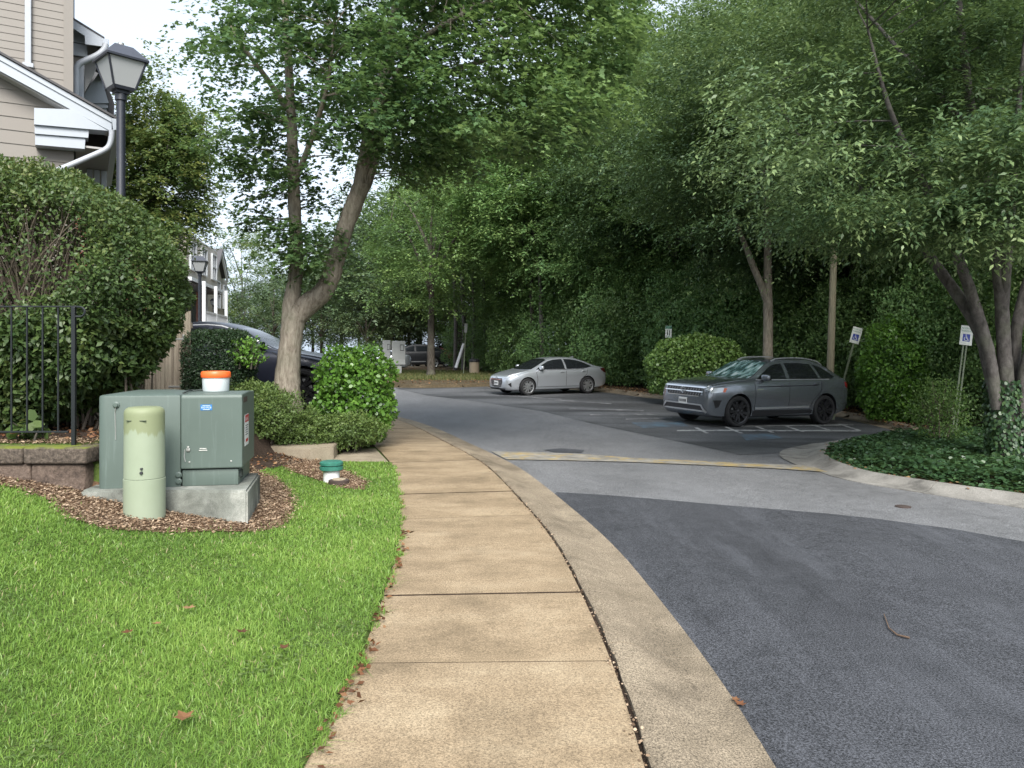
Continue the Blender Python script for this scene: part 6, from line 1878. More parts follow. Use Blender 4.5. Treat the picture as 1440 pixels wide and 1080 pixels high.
t3 = stem([at(1420, 620, ZY + .1), at(1426, 570, ZY + .1), at(1427, 510, ZY + .1), at(1430, 460, ZY), at(1442, 410, ZY), at(1462, 350, ZY), at(1490, 270, ZY), at(1530, 150, ZY), at(1560, 0, ZY)], [9 * k_, 8 * k_, 7.5 * k_, 7.5 * k_, 7.5 * k_, 7 * k_, 6 * k_, 5 * k_, 2 * k_])
t4 = stem([at(1410, 450, ZY - .1), at(1413, 400, ZY - .3), at(1417, 350, ZY - .6), at(1422, 280, ZY - 1.2), at(1430, 180, ZY - 1.8), at(1440, 60, ZY - 2.2)], [7 * k_, 7 * k_, 6.5 * k_, 5.5 * k_, 3.5 * k_, 1.5 * k_])
t5 = stem([at(1426, 648, ZY - .1), at(1434, 600, ZY - .1), at(1438, 550, ZY - .15), at(1450, 490, ZY - .2), at(1480, 420, ZY - .3), at(1540, 330, ZY - .5)], [11 * k_, 10 * k_, 9 * k_, 8 * k_, 7 * k_, 4 * k_])
t6 = stem([at(1372, 190, ZY - 1), at(1300, 110, ZY + .2), at(1220, 20, ZY + 1.2), at(1150, -60, ZY + 1.8)], [4 * k_, 3.5 * k_, 2.5 * k_, 1.2 * k_], 8)
t7 = stem([at(1395, 320, ZY - .5), at(1440, 240, ZY - 1.5), at(1500, 150, ZY - 2.2)], [5 * k_, 3.5 * k_, 1.5 * k_], 8)
SKZ = t0[25:] + t1[30:] + t2[20:] + t3[18:] + t4[8:] + t5[18:] + t6 + t7
ZP = [(1040, 90), (1090, -60), (1200, -260), (1500, -380), (1760, -200), (1760, 300), (1600, 345), (1500, 352), (1390, 352), (1330, 362), (1250, 348), (1170, 330), (1115, 305), (1140, 250), (1090, 190)]
cl = []
while len(cl) < 150:
    px, py = rs.uniform([1030, -380], [1760, 352])
    if not pip(ZP, np.array([px]), np.array([py]))[0]: continue
    if (px > 1480 or py < -60) and rs.random() < 0.6: continue
    yy = ZY + (rs.uniform(-3.4, 3.6) if py < 230 else rs.uniform(-2.4, 3.0))
    p = at(px, py, yy); cl.append((p.x, p.y, p.z, 0.95 * rs.uniform(0.7, 1.2)))
for px, py, yy in [(1415, 175, 9.0), (1440, 215, 8.9), (1385, 215, 9.4), (1350, 285, 9.6), (1395, 290, 9.2), (1440, 265, 8.9), (1365, 320, 9.6), (1420, 325, 9.1), (1300, 330, 10.4), (1230, 318, 11.0), (1165, 312, 11.6)]:
    p = at(px, py, yy); cl.append((p.x, p.y, p.z, 0.75))
cl = np.array(cl)
limbs_to_clumps(mb, rng, SKZ, cl, 1, 0.014, 0.004)
mb.build('trunk', M['bark_grey'], zt, smooth=60)
A = sprays(rs, cl, 100, 14, 0.088, np.array([zb.x, ZY, 2.0]), 0.5, 0.17, 0.62, 0.06, 0.33)
leaf_mesh('crown', *A, M['leaf_zelkova'], zt, 'lance')
# ivy climbing its foot
n = 2600
th = rs.uniform(0, 6.28, n); hh = rs.random(n) ** 1.5 * 1.35
pr = np.interp(hh, [0, 0.3, 1.4], [0.34, 0.27, 0.24]) * rs.uniform(0.95, 1.12, n)
cx = np.interp(hh, [0, 1.4], [zb.x, zb.x - 0.06])
C = np.stack([cx + pr * np.cos(th), ZY + pr * np.sin(th), zb.z + hh], axis=1)
out = np.stack([np.cos(th), np.sin(th), np.zeros(n)], axis=1)
leaf_mesh('climbing_ivy', C, np.stack([rs.normal(size=n) * .5, rs.normal(size=n) * .5, -np.ones(n)], axis=1), out + rs.normal(size=(n, 3)) * .3, rs.uniform(0.04, 0.075, n), rs.random(n), M['leaf_cover'], zt, 'round')

# forked tree behind the grey car
Y = 24.5
ft = tree('forked_tree', 'reddish forked trunk tree standing right behind the grey car roof', tree_at(1080, Y), 43, 13.0, 4.4, 3.7, 0.19, M['leaf_zelkova'], M['bark_maple'], 130, 80, 13, 0.135, 1.5, shape='lance', flat=0.15, forks=2, hollow=0.3, droop=0.45, length=0.62)
mb = MB(); a = at(1082, 425, Y); 
mb.tube([at(1080, 425, Y), at(1069, 398, Y), at(1058, 372, Y), at(1046, 340, Y), at(1030, 300, Y)], [0.13, 0.11, 0.1, 0.085, 0.05], 10, rough=0.05, rng=rng)
mb.build('side_limb', M['bark_maple'], ft, smooth=60)

# ---------------------------------------------------------------- the wood behind the parking bays
GW = 'trees of the wood behind the parking lot'
wood_kinds = [
    ('broad_tree', 'broad dark green tree in the dense wood behind the parked cars', 51, dict(height=14.5, crad=4.3, czlo=1.6, trunk_r=0.2, leafm=M['leaf_wood'], barkm=M['bark_dark'], nclump=105, ns=60, nl=12, size=0.155, cr=1.35, flat=0.34, length=0.7)),
    ('light_tree', 'lighter green feathery tree in the dense wood behind the parked cars', 52, dict(height=13.5, crad=3.6, czlo=2.2, trunk_r=0.16, leafm=M['leaf_light'], barkm=M['bark_grey'], nclump=100, ns=56, nl=12, size=0.145, cr=1.2, flat=0.36, length=0.7, bumps=0.4)),
    ('layered_tree', 'dark layered tree of narrow leaves in the dense wood behind the parked cars', 53, dict(height=15.0, crad=4.6, czlo=2.6, trunk_r=0.2, leafm=M['leaf_zelkova'], barkm=M['bark_grey'], nclump=100, ns=66, nl=13, size=0.15, cr=1.6, shape='lance', flat=0.15, droop=0.45, length=0.62)),
]
places = [  # kind, pixel column, depth, scale
    (1, 700, 47, 1.0), (0, 735, 44, 1.0), (1, 800, 40, 0.95), (0, 850, 38, 1.0), (1, 900, 36, 1.0), (2, 950, 33, 0.95), (0, 1010, 31, 0.95), (2, 1130, 28.5, 0.9), (0, 1200, 27, 0.85), (2, 1290, 25, 0.85), (0, 1390, 22, 0.85), (1, 1470, 20, 0.85),
    (0, 640, 60, 1.1), (1, 690, 56, 1.15), (2, 760, 52, 1.15), (0, 830, 47, 1.15), (1, 880, 45, 1.2), (0, 930, 42, 1.15), (2, 985, 40, 1.1), (0, 1050, 38, 1.15), (1, 1110, 37, 1.1), (0, 1170, 36, 1.1), (2, 1240, 34, 1.1), (0, 1310, 32, 1.1), (2, 1390, 30, 1.1), (0, 1470, 28, 1.1),
    (0, 700, 68, 1.3), (2, 790, 62, 1.3), (0, 870, 57, 1.35), (2, 950, 53, 1.3), (0, 1020, 50, 1.3), (2, 1095, 48, 1.3), (0, 1180, 46, 1.3), (1, 1260, 43, 1.25), (0, 1350, 41, 1.25), (2, 1440, 39, 1.25), (0, 1530, 36, 1.2), (0, 1580, 24, 1.0),
]
rng = random.Random(77)
protos = {}
for k, px, Y, s in places:
    nm, lab, seed, kw = wood_kinds[k]
    loc = tree_at(px, Y, dz=0.25)
    if k not in protos:
        protos[k] = tree(nm, lab, loc, seed, group=GW, **kw); o = protos[k]
    else:
        o = copy_tree(protos[k]); o.location = loc
    o.rotation_euler = (0, 0, rng.uniform(0, 6.28)); o.scale = (s * rng.uniform(0.95, 1.1), s * rng.uniform(0.95, 1.1), s * rng.uniform(1.05, 1.25))
# far trees closing the street on the left and centre
GF = 'far trees closing the end of the street'
far_kw = dict(height=12.0, crad=4.2, czlo=1.2, trunk_r=0.22, leafm=M['leaf_far'], barkm=M['bark_dark'], nclump=110, ns=16, nl=10, size=0.26, cr=1.1)
fp = None
for px, Y, s in [(362, 92, 0.75), (385, 72, 0.7), (418, 80, 0.9), (452, 70, 0.75), (480, 84, 1.0), (505, 72, 0.85), (540, 86, 1.1), (560, 74, 0.9), (590, 90, 1.3), (640, 84, 1.3), (440, 95, 0.95), (680, 80, 1.4), (352, 98, 0.75), (515, 62, 0.62), (575, 68, 0.7), (550, 64, 1.3), (522, 76, 1.3), (590, 72, 1.4)]:
    loc = tree_at(px, Y, dz=0.2)
    if fp is None: fp = tree('distant_tree', 'pale green leafy tree far down the street', loc, 61, group=GF, **far_kw); o = fp
    else: o = copy_tree(fp); o.location = loc
    o.rotation_euler = (0, 0, rng.uniform(0, 6.28)); o.scale = (s, s, s * rng.uniform(0.9, 1.1))

# bare stems that show in front of the dark wood
GS = 'thin grey stems on the far verge and wood edge'
for px, Y, pb, pt, r_, lean in [(640, 47, 515, 330, 0.13, 0.0), (665, 46, 505, 340, 0.10, 0.02), (652, 50, 515, 350, 0.16, -0.01), (681, 47, 512, 360, 0.14, 0.01)]:
    a, b_ = at(px, pb + 6, Y), at(px + lean * 100, pt, Y)
    o = MB().tube([a, a.lerp(b_, .35) + Vector((.05, 0, 0)), a.lerp(b_, .7) - Vector((.06, 0, 0)), b_], [r_, r_ * .9, r_ * .8, r_ * .6], 9, rough=.04, rng=rng).build('tree_stem', M['bark_grey'], smooth=60)
    tag(o, 'bare grey tree stem on the far verge near the litter bin', 'tree stem', GS)

# ---------------------------------------------------------------- shrubs
def shell_points(rs, n, c, rad, p=2.6, zlo=-1e9, depth=0.22, bump=0.08, front=None):
    """points in the outer shell of a super-ellipsoid with outward normals"""
    u = unit(rs.normal(size=(n * 3, 3)))
    e = (np.abs(u) ** p).sum(1) ** (-1 / p)
    ph = rs.uniform(0, 6.28, 6)
    lump = 1 + bump * (np.sin(u[:, 0] * 7 + ph[0]) * np.sin(u[:, 2] * 8 + ph[1]) + 0.6 * np.sin(u[:, 1] * 13 + ph[2]) * np.sin(u[:, 2] * 15 + ph[3]))
    k = e * lump * (1 - depth * rs.random(n * 3) ** 2)
    P = np.array(c) + u * k[:, None] * np.array(rad)
    Nn = unit(np.sign(u) * np.abs(u) ** (p - 1) / np.array(rad))
    ok = P[:, 2] > zlo
    return P[ok][:n], Nn[ok][:n]

def shrub(name, label, c, rad, n, size, leafm, seed, p=2.6, shape='round', zlo=None, depth=0.25, bump=0.08, group=None, cat='shrub', up=0.5, stems=7, twigm=None, jit=0.55):
    rs = np.random.default_rng(seed); rng = random.Random(seed)
    zg = c[2] - rad[2] if zlo is None else zlo
    t_ = thing(name, label, cat, (c[0], c[1], zg), 0, group)
    P, Nn = shell_points(rs, n, c, rad, p, zg, depth, bump)
    m = len(P)
    D = rs.normal(size=(m, 3)) * 0.8 + Nn * 0.35; D[:, 2] += 0.1
    N = Nn * 0.9 + np.array([0, 0, up]) + rs.normal(size=(m, 3)) * jit
    cell = np.floor(P / 0.16).astype(int)
    ct = (np.abs(np.sin(cell[:, 0] * 12.9898 + cell[:, 1] * 78.233 + cell[:, 2] * 37.719) * 43758.5) % 1)
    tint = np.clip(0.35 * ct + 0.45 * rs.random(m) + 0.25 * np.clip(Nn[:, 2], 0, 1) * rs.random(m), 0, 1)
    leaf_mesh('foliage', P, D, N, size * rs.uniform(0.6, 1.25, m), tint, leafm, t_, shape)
    mb = MB()
    for k in range(stems):
        th = rng.uniform(0, 6.28); q = rng.uniform(0.3, 0.85)
        twig_to(mb, rng, (c[0] + math.cos(th) * 0.12, c[1] + math.sin(th) * 0.12, zg - 0.05), (c[0] + math.cos(th) * rad[0] * q, c[1] + math.sin(th) * rad[1] * q, c[2] + rad[2] * rng.uniform(-.2, .6)), 0.018, 0.006, 6)
    for k in range(stems * 6):
        i = rng.randrange(m)
        b_ = Vector(P[i]); a = Vector((c[0], c[1], c[2] - rad[2] * .4)).lerp(b_, 0.35)
        twig_to(mb, rng, a, b_, 0.008, 0.003, 4)
    mb.build('stems', twigm or M['bark_dark'], t_, smooth=60)
    return t_

# bright glossy shrub at the edge of the pavement
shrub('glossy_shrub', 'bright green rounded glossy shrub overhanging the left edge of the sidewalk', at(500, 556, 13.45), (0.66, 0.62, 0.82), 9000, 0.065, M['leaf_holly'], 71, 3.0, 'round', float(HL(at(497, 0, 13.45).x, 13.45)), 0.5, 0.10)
# yew hedge
Yh = 12.9
a, b_ = at(268, 470, Yh), at(352, 560, Yh)
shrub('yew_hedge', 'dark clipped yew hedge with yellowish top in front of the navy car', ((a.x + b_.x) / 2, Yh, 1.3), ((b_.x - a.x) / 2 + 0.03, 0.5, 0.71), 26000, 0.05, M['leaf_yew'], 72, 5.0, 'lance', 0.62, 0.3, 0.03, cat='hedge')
sp_a = at(352, 494, 12.7)
shrub('twiggy_shrub', 'small loose light green shrub sprouting at the right end of the yew hedge', (sp_a.x, 12.55, sp_a.z - 0.02), (0.26, 0.26, 0.22), 500, 0.07, M['leaf_holly'], 73, 2.2, 'oval', None, 0.7, 0.2)
# spirea mounds in the bed
for i, (px, py, Y, rx, rzz, lab) in enumerate([(372, 585, 11.9, 0.62, 0.40, 'low light green spirea mound right of the green electrical box'), (418, 607, 12.3, 0.52, 0.34, 'low light green spirea mound at the foot of the maple trunk'),
                                              (455, 608, 12.5, 0.45, 0.30, 'middle low spirea mound left of the bright shrub foot'), (496, 604, 12.6, 0.52, 0.27, 'lowest spirea mound spreading before the bright glossy shrub'), (362, 566, 12.5, 0.5, 0.33, 'taller pale spirea mound behind the others left of the maple trunk')]):
    p = at(px, py, Y); 
    shrub('spirea_shrub', lab, p, (rx, 0.5, rzz), 8000, 0.046, M['leaf_spirea'], 80 + i, 2.2, 'oval', float(HL(p.x, Y)) + 0.03, 0.75, 0.22, 'spirea mounds in the mulch bed', jit=0.7, up=0.45, stems=4, twigm=M['bark_dark'])
# clipped bush and others near the bays
Y = 25.6
shrub('clipped_bush', 'large clipped rounded bush left behind the grey car', at(978, 520, Y), (1.58, 1.2, 1.12), 16000, 0.085, M['leaf_box'], 90, 2.7, 'round', float(base(6, Y)) + 0.3, 0.3, 0.05, twigm=M['bark_dark'])
Y = 20.6
shrub('conical_bush', 'tall conical green bush between the two wheelchair parking signs', at(1268, 535, Y), (1.08, 1.0, 1.62), 15000, 0.105, M['leaf_holly'], 91, 2.0, 'oval', float(base(10, Y)) + 0.05, 0.35, 0.16)
Y = 14.9
shrub('airy_bush', 'small airy olive bush on the ivy island left of the leaning posts', at(1322, 578, Y), (0.52, 0.5, 0.66), 3600, 0.06, M['leaf_box'], 92, 2.1, 'lance', float(base(8, Y)), 0.8, 0.2, twigm=M['twig'], jit=0.8)
Y = 18.8
shrub('low_bush', 'low dark bush under the multi stem tree behind the leaning sign posts', at(1395, 560, Y), (1.3, 1.0, 1.1), 8000, 0.09, M['leaf_wood'], 93, 2.2, 'oval', float(base(11, Y)), 0.4, 0.14)
GU = 'undergrowth bushes along the edge of the wood'
und = {}
for ui, (px, py, Y, sx_, sz_) in enumerate([(700, 480, 46, 1.0, 1.0), (738, 470, 41.5, 1.0, 1.0), (790, 480, 38.5, 1.0, 0.9), (838, 462, 36.3, 1.05, 1.2), (875, 470, 34.5, 1.1, 1.15), (915, 465, 33.3, 1.1, 1.2), (965, 455, 30.8, 1.0, 1.2), (1030, 470, 28.8, 1.1, 1.1), (1120, 475, 26.4, 1.0, 0.95), (1180, 480, 25.2, 1.0, 0.9),
                            (1225, 470, 23.6, 0.9, 1.0), (1330, 470, 20.6, 0.8, 0.95), (1372, 500, 20.0, 0.8, 0.85), (1440, 500, 18.5, 0.8, 0.8), (860, 400, 39, 1.1, 1.6), (905, 400, 37.5, 1.1, 1.6), (1000, 420, 34, 1.2, 1.6), (1100, 420, 31, 1.1, 1.4), (1240, 440, 28, 1.0, 1.3), (1150, 440, 29, 1.0, 1.3), (1320, 430, 25, 1.0, 1.3), (660, 490, 52, 0.9, 0.8), (648, 490, 70, 1.2, 1.0)]):
    p = at(px, py, Y); uk = 1 if ui in (2, 4, 6, 7, 11, 14, 17) else 0
    if uk not in und:
        und[uk] = shrub('undergrowth_bush', ('dark', 'lighter green')[uk] + ' leafy undergrowth bush at the edge of the wood behind the bays', p, (2.1, 1.7, 2.2), 19000, 0.12, M[('leaf_wood', 'leaf_light')[uk]], 95 + uk, 2.1, 'oval', float(base(p.x, Y)) + 0.05, 0.45, 0.2, GU, jit=0.6); o = und[uk]
    else:
        o = copy_tree(und[uk])
    o.location = (p.x, Y, float(base(p.x, Y)) + 0.15)
    o.scale = (sx_, sx_, sz_); o.rotation_euler = (0, 0, rng.uniform(0, 6.28))

# ---------------------------------------------------------------- tall hedge behind the metal fence
rs = np.random.default_rng(101); rng = random.Random(101)
HGY = 9.2
prof = [(190, 258), (228, 285), (252, 325), (260, 370), (262, 410), (252, 450), (232, 488), (205, 520), (170, 548), (130, 572), (95, 592)]
prz = np.array([at(a, b_, 8.9).z for a, b_ in prof])[::-1]; prx = np.array([at(a, b_, 8.9).x for a, b_ in prof])[::-1]
topx = np.array([at(a, 0, 8.6).x for a in (-200, 0, 60, 110, 150, 190, 215)]); topz = np.array([at(0, b_, 8.6).z for b_ in (226, 222, 224, 234, 246, 262, 276)])
hg = thing('tall_hedge', 'tall dense rounded hedge with bare twigs showing, behind the black metal fence', 'hedge', (-6.0, HGY, 0.74))
n = 1500000
X = rs.uniform(-9.3, -3.5, n); Yy = rs.uniform(7.45, 10.75, n); Z = rs.uniform(0.85, 4.0, n)
xr_h = np.interp(Z, prz, prx) - 0.1 * (Z > prz[-1]) * (Z - prz[-1]) * 6
xr_h = xr_h * np.maximum(1.0, Yy / 8.9)
zt_h = np.interp(X, topx, topz)
lump = 0.05 * (np.sin(X * 5 + 1) * np.sin(Z * 6) + np.sin(Yy * 7 + X * 3) * 0.6 + 0.5 * np.sin(Z * 13 + X * 11))
fx = np.clip((X - (xr_h - 1.35)) / 1.35, 0, 2); fy = np.abs(Yy - HGY) / (1.35 + 0.25 * np.clip((Z - 1) / 2.5, 0, 1)); fz = np.clip((Z - (zt_h - 1.1)) / 1.1, 0, 2)
g = (fx ** 2.6 + fy ** 2.9 + fz ** 2.6) ** (1 / 2.7) + lump
bare = ((X + 4.95) / 0.55) ** 2 + ((Z - 2.72) / 0.52) ** 2          # opening where only twigs show
bare = np.minimum(bare, ((X + 5.4) / 0.6) ** 2 + ((Z - 2.6) / 0.6) ** 2)
ok = (g > 0.80) & (g < 1.03) & ((Yy < 9.9) | (rs.random(n) < 0.5)) & (rs.random(n) < np.where((bare < 1) & (Yy < 9.1), 0.17, 1.0))
gi = (g > 0.3) & (g < 0.8) & (rs.random(n) < 0.2) & ((bare > 0.9) | (Yy > 8.9))
sel = np.where(ok | gi)[0][:230000]
P = np.stack([X, Yy, Z], axis=1)[sel]
Nn = unit(np.stack([fx[sel] ** 1.6, np.sign(Yy[sel] - HGY) * fy[sel] ** 1.9, fz[sel] ** 1.6], axis=1) + 1e-4)
m = len(P)
D = rs.normal(size=(m, 3)) * 0.7 + Nn * 0.3; D[:, 2] -= 0.25
N = Nn * 0.8 + np.array([0, 0, 0.75]) + rs.normal(size=(m, 3)) * 0.45
cell = np.floor(P / 0.22).astype(int)
ct = (np.abs(np.sin(cell[:, 0] * 12.9898 + cell[:, 1] * 78.233 + cell[:, 2] * 37.719) * 43758.5) % 1)
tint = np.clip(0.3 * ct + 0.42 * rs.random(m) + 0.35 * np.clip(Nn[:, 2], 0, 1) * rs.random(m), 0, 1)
S = rs.uniform(0.04, 0.08, m) * np.where(P[:, 2] < 2.0, 1.2, 0.85)
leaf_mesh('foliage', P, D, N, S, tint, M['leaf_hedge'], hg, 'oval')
mb = MB()
for k in range(400):
    bx = rng.uniform(-8.8, -4.3); by = rng.uniform(8.6, 9.6)
    if k < 210:
        q = rng.random() * 6.28; s_ = math.sqrt(rng.random())
        ex, ez = (-5.1 + math.cos(q) * s_ * 0.85, 2.85 + math.sin(q) * s_ * 0.6); ey = rng.uniform(7.78, 8.7)
        a = (-5.2 + (ex + 5.2) * 0.35 + rng.uniform(-0.25, 0.15), min(ey + rng.uniform(0.1, 0.6), 9.0), ez - rng.uniform(0.5, 1.2))
        twig_to(mb, rng, a, (ex, ey, ez), rng.uniform(0.006, 0.014), 0.003, 4, 0.14, 5)
    else:
        ez = rng.uniform(1.6, 3.4)
        ex = min(bx + rng.uniform(-.4, .5), float(np.interp(ez, prz, prx)) - 0.35)
        twig_to(mb, rng, (min(bx, ex + .2), by, 0.7), (ex, rng.uniform(8.3, 9.9), ez), 0.016, 0.005, 5, 0.1, 4)
mb.build('branches', M['twig'], hg, smooth=60)
# leaves sticking out of the hedge top
# seedlings at the fence foot
shrub('seedling', 'broad leaved seedling growing at the foot of the black fence', at(42, 606, 7.5), (0.22, 0.1, 0.14), 60, 0.11, M['leaf_hedge'], 102, 2.0, 'round', 0.75, 0.9, 0.1, cat='plant', stems=3)

# ================================================================== GRASS, LITTER AND OTHER GROUND COVER
rs = np.random.default_rng(201)
def scatter(n, x0, x1, y0, y1): return rs.uniform(x0, x1, n), rs.uniform(y0, y1, n)
HLv = lambda X, Y: HL(X, Y)
def blades(X, Y, Z, h, w, tint, lean=0.6):
    n = len(X)
    th = rs.uniform(0, 6.28, n); ph = rs.uniform(0, 6.28, n)
    ln = np.abs(rs.normal(0, lean, n))
    bx, by = np.cos(ph) * ln * h, np.sin(ph) * ln * h
    wx, wy = np.cos(th) * w / 2, np.sin(th) * w / 2
    zz = h / np.sqrt(1 + ln ** 2)
    V = np.empty((n, 5, 3))
    V[:, 0] = np.stack([X - wx, Y - wy, Z], 1); V[:, 1] = np.stack([X + wx, Y + wy, Z], 1)
    mx, my, mz = X + bx * 0.4, Y + by * 0.4, Z + zz * 0.62
    V[:, 2] = np.stack([mx + wx * .85, my + wy * .85, mz], 1); V[:, 3] = np.stack([mx - wx * .85, my - wy * .85, mz], 1)
    V[:, 4] = np.stack([X + bx, Y + by, Z + zz], 1)
    b = np.arange(n)[:, None] * 5
    Fq = np.concatenate([b + np.array([[0, 1, 2]]), b + np.array([[0, 2, 3]]), b + np.array([[3, 2, 4]])]).astype(np.int64)
    return V.reshape(-1, 3), Fq, np.repeat(tint, 5)
# lawn: dense near the camera, thinner behind
Xs, Ys = [], []
for (y0, y1, dens) in [(2.4, 4.2, 13500), (4.2, 6.2, 9500), (6.2, 8.6, 6500), (8.6, 12.0, 4000)]:
    x0, x1 = -0.70 * y1 - 0.2, -0.62
    n = int((x1 - x0) * (y1 - y0) * dens)
    a, b_ = scatter(n, x0, x1, y0, y1); Xs.append(a); Ys.append(b_)
X = np.concatenate(Xs); Y = np.concatenate(Ys)
edge_d = xl(Y) - X
wob = 0.035 * np.sin(Y * 9.0) + 0.03 * np.sin(Y * 23 + 1)
ok = (edge_d > -0.02 + wob * 0.7) & (X > -0.69 * Y - 0.1)
for P_ in (MULCH1, MULCH2):
    cx_, cy_ = np.mean([p[0] for p in P_]), np.mean([p[1] for p in P_])
    jx_, jy_ = X + rs.normal(0, 0.05, len(X)), Y + rs.normal(0, 0.05, len(X))
    ok &= ~(pip(P_, jx_, jy_) & (rs.random(len(X)) < 0.985))
ok &= ~pip(pad_poly, X, Y)
ok &= ~((Y > 7.1) & (X < -3.6)) & ~((Y > 11.0) & (X < -2.6)) & ~(pip([(-4.3, 11.9), (-3.0, 11.3), (-2.7, 11.4), (-1.5, 11.4), (-1.5, 14), (-5, 14)], X, Y)) & ~pip(BED, X, Y)
X, Y = X[ok], Y[ok]
pn = np.sin(X * 2.1 + np.sin(Y * 1.3) * 1.5) * np.sin(Y * 1.7 + 0.6) + 0.5 * np.sin(X * 5.3 + Y * 3.1) * np.sin(Y * 4.7 - X * 2.0)
clov = (np.sin(X * 2.7 + 1.0) * np.sin(Y * 2.2 + 2.0) + 0.6 * np.sin(X * 6.1 - Y * 4.0)) > 0.92       # clover patches
tint = np.clip(0.46 + 0.17 * pn + rs.normal(0, 0.17, len(X)), 0, 0.96)
tint[rs.random(len(X)) < 0.025] = 1.0
h = np.clip(0.034 + 0.008 * pn + rs.normal(0, 0.011, len(X)), 0.012, 0.07) * np.where(clov, 0.75, 1.0)
dist = np.hypot(X, Y)
w = 0.0038 + 0.0008 * np.clip(dist - 3, 0, 8)
V, Fq, tt = blades(X, Y, HL(X, Y) - 0.004, h, w, tint, 1.35)
tag(np_mesh('grass', V, Fq, M['grass'], None, tt), 'short bright green lawn grass left of the sidewalk', 'grass', kind='stuff')
# clover among the grass
ci = np.where(clov & (rs.random(len(X)) < 0.025))[0]
n = len(ci) * 3
Xc, Yc = np.repeat(X[ci], 3), np.repeat(Y[ci], 3)
a = np.tile([0, 2.09, 4.19], len(ci)) + np.repeat(rs.uniform(0, 6.28, len(ci)), 3)
C = np.stack([Xc, Yc, HL(Xc, Yc) + np.repeat(rs.uniform(0.015, 0.035, len(ci)), 3)], 1)
leaf_mesh('clover', C, np.stack([np.cos(a), np.sin(a), np.full(n, -0.1)], 1), np.tile([0, 0, 1.0], (n, 1)) + rs.normal(size=(n, 3)) * .25, rs.uniform(0.01, 0.017, n), rs.uniform(0.2, 0.8, n), M['leaf_spirea'], None, 'round')
tag(bpy.data.objects['clover'], 'patches of small clover in the lawn', 'clover', kind='stuff')

# mulch chips
def chips(name, polys, n, H, dz, mat, smin, smax, label, cat, jitter=0.35, shape='oval'):
    Xa, Ya = [], []
    for P_ in polys:
        P_ = np.array(P_); lo, hi = P_.min(0), P_.max(0)
        a, b_ = rs.uniform(lo[0] - .1, hi[0] + .1, n * 3), rs.uniform(lo[1] - .1, hi[1] + .1, n * 3)
        k = pip(P_, a + rs.normal(0, .05, len(a)), b_ + rs.normal(0, .05, len(a)))
        Xa.append(a[k][:n]); Ya.append(b_[k][:n])
    X, Y = np.concatenate(Xa), np.concatenate(Ya)
    vis = (np.abs(X) < 0.72 * Y + 0.3)
    X, Y = X[vis], Y[vis]
    m = len(X); a = rs.uniform(0, 6.28, m)
    C = np.stack([X, Y, np.array([float(H(x, y)) for x, y in zip(X, Y)]) if H is not HL else HL(X, Y)], 1); C[:, 2] += dz + rs.uniform(0, 0.02, m)
    o = leaf_mesh(name, C, np.stack([np.cos(a), np.sin(a), rs.normal(0, .25, m)], 1), np.tile([0, 0, 1.0], (m, 1)) + rs.normal(size=(m, 3)) * jitter, rs.uniform(smin, smax, m), rs.random(m), mat, None, shape)
    return tag(o, label, cat, kind='stuff')
chips('mulch_chips', [MULCH1], 26000, HL, 0.012, M['chips'], 0.012, 0.042, 'shredded brown bark mulch around the green box', 'mulch', 0.5, 'lance')
chips('mulch_chips', [MULCH2], 4500, HL, 0.012, M['chips'], 0.012, 0.04, 'shredded bark mulch around the green capped pipe', 'mulch', 0.5, 'lance')
chips('leaf_litter', [BED], 7000, HL, 0.014, M['dead_leaf'], 0.03, 0.07, 'dark dead leaves on the planting bed', 'leaf litter', 0.5)
# grit and leaf crumbs caught in the open seam and along the lawn edge
n = 2600
s_ = rs.uniform(0, np.interp(17, seam[:, 1], arc), n)
off = rs.normal(-0.02, 0.02, n)
px_ = np.interp(s_, arc, seam[:, 0]) + off * -np.interp(s_, arc, nleft[:, 0]); py_ = np.interp(s_, arc, seam[:, 1]) + off * -np.interp(s_, arc, nleft[:, 1])
C = np.stack([px_, py_, base(px_, py_) + 0.0015 + rs.uniform(-.02, 0.003, n)], 1)
a = rs.uniform(0, 6.28, n)
tag(leaf_mesh('seam_grit', C, np.stack([np.cos(a), np.sin(a), rs.normal(0, .3, n)], 1), np.tile([0, 0, 1.0], (n, 1)) + rs.normal(size=(n, 3)) * .5, rs.uniform(0.006, 0.02, n), rs.random(n), M['chips'], None, 'round'), 'grit and crumbs along the open curb seam', 'grit', kind='stuff')
n = 190
yy = rs.choice([3.2, 3.55, 3.75, 4.05, 4.15, 4.7, 5.3, 5.9, 6.3, 6.8, 8.2], n) + rs.normal(0, 0.12, n)
xx = xl(yy) + 0.03 + np.abs(rs.normal(0, 0.03, n)) - 0.02
C = np.stack([xx, yy, base(xx, yy) + rs.uniform(0.002, 0.035, n)], 1); a = rs.uniform(0, 6.28, n)
tag(leaf_mesh('leaf_litter', C, np.stack([np.cos(a), np.sin(a), rs.normal(0, .3, n)], 1), np.tile([0, 0, 1.0], (n, 1)) + rs.normal(size=(n, 3)) * .6, rs.uniform(0.02, 0.055, n), rs.random(n) * .75, M['dead_leaf'], None, 'oval'), 'brown leaf crumbs along the lawn edge of the sidewalk', 'leaf litter', kind='stuff')
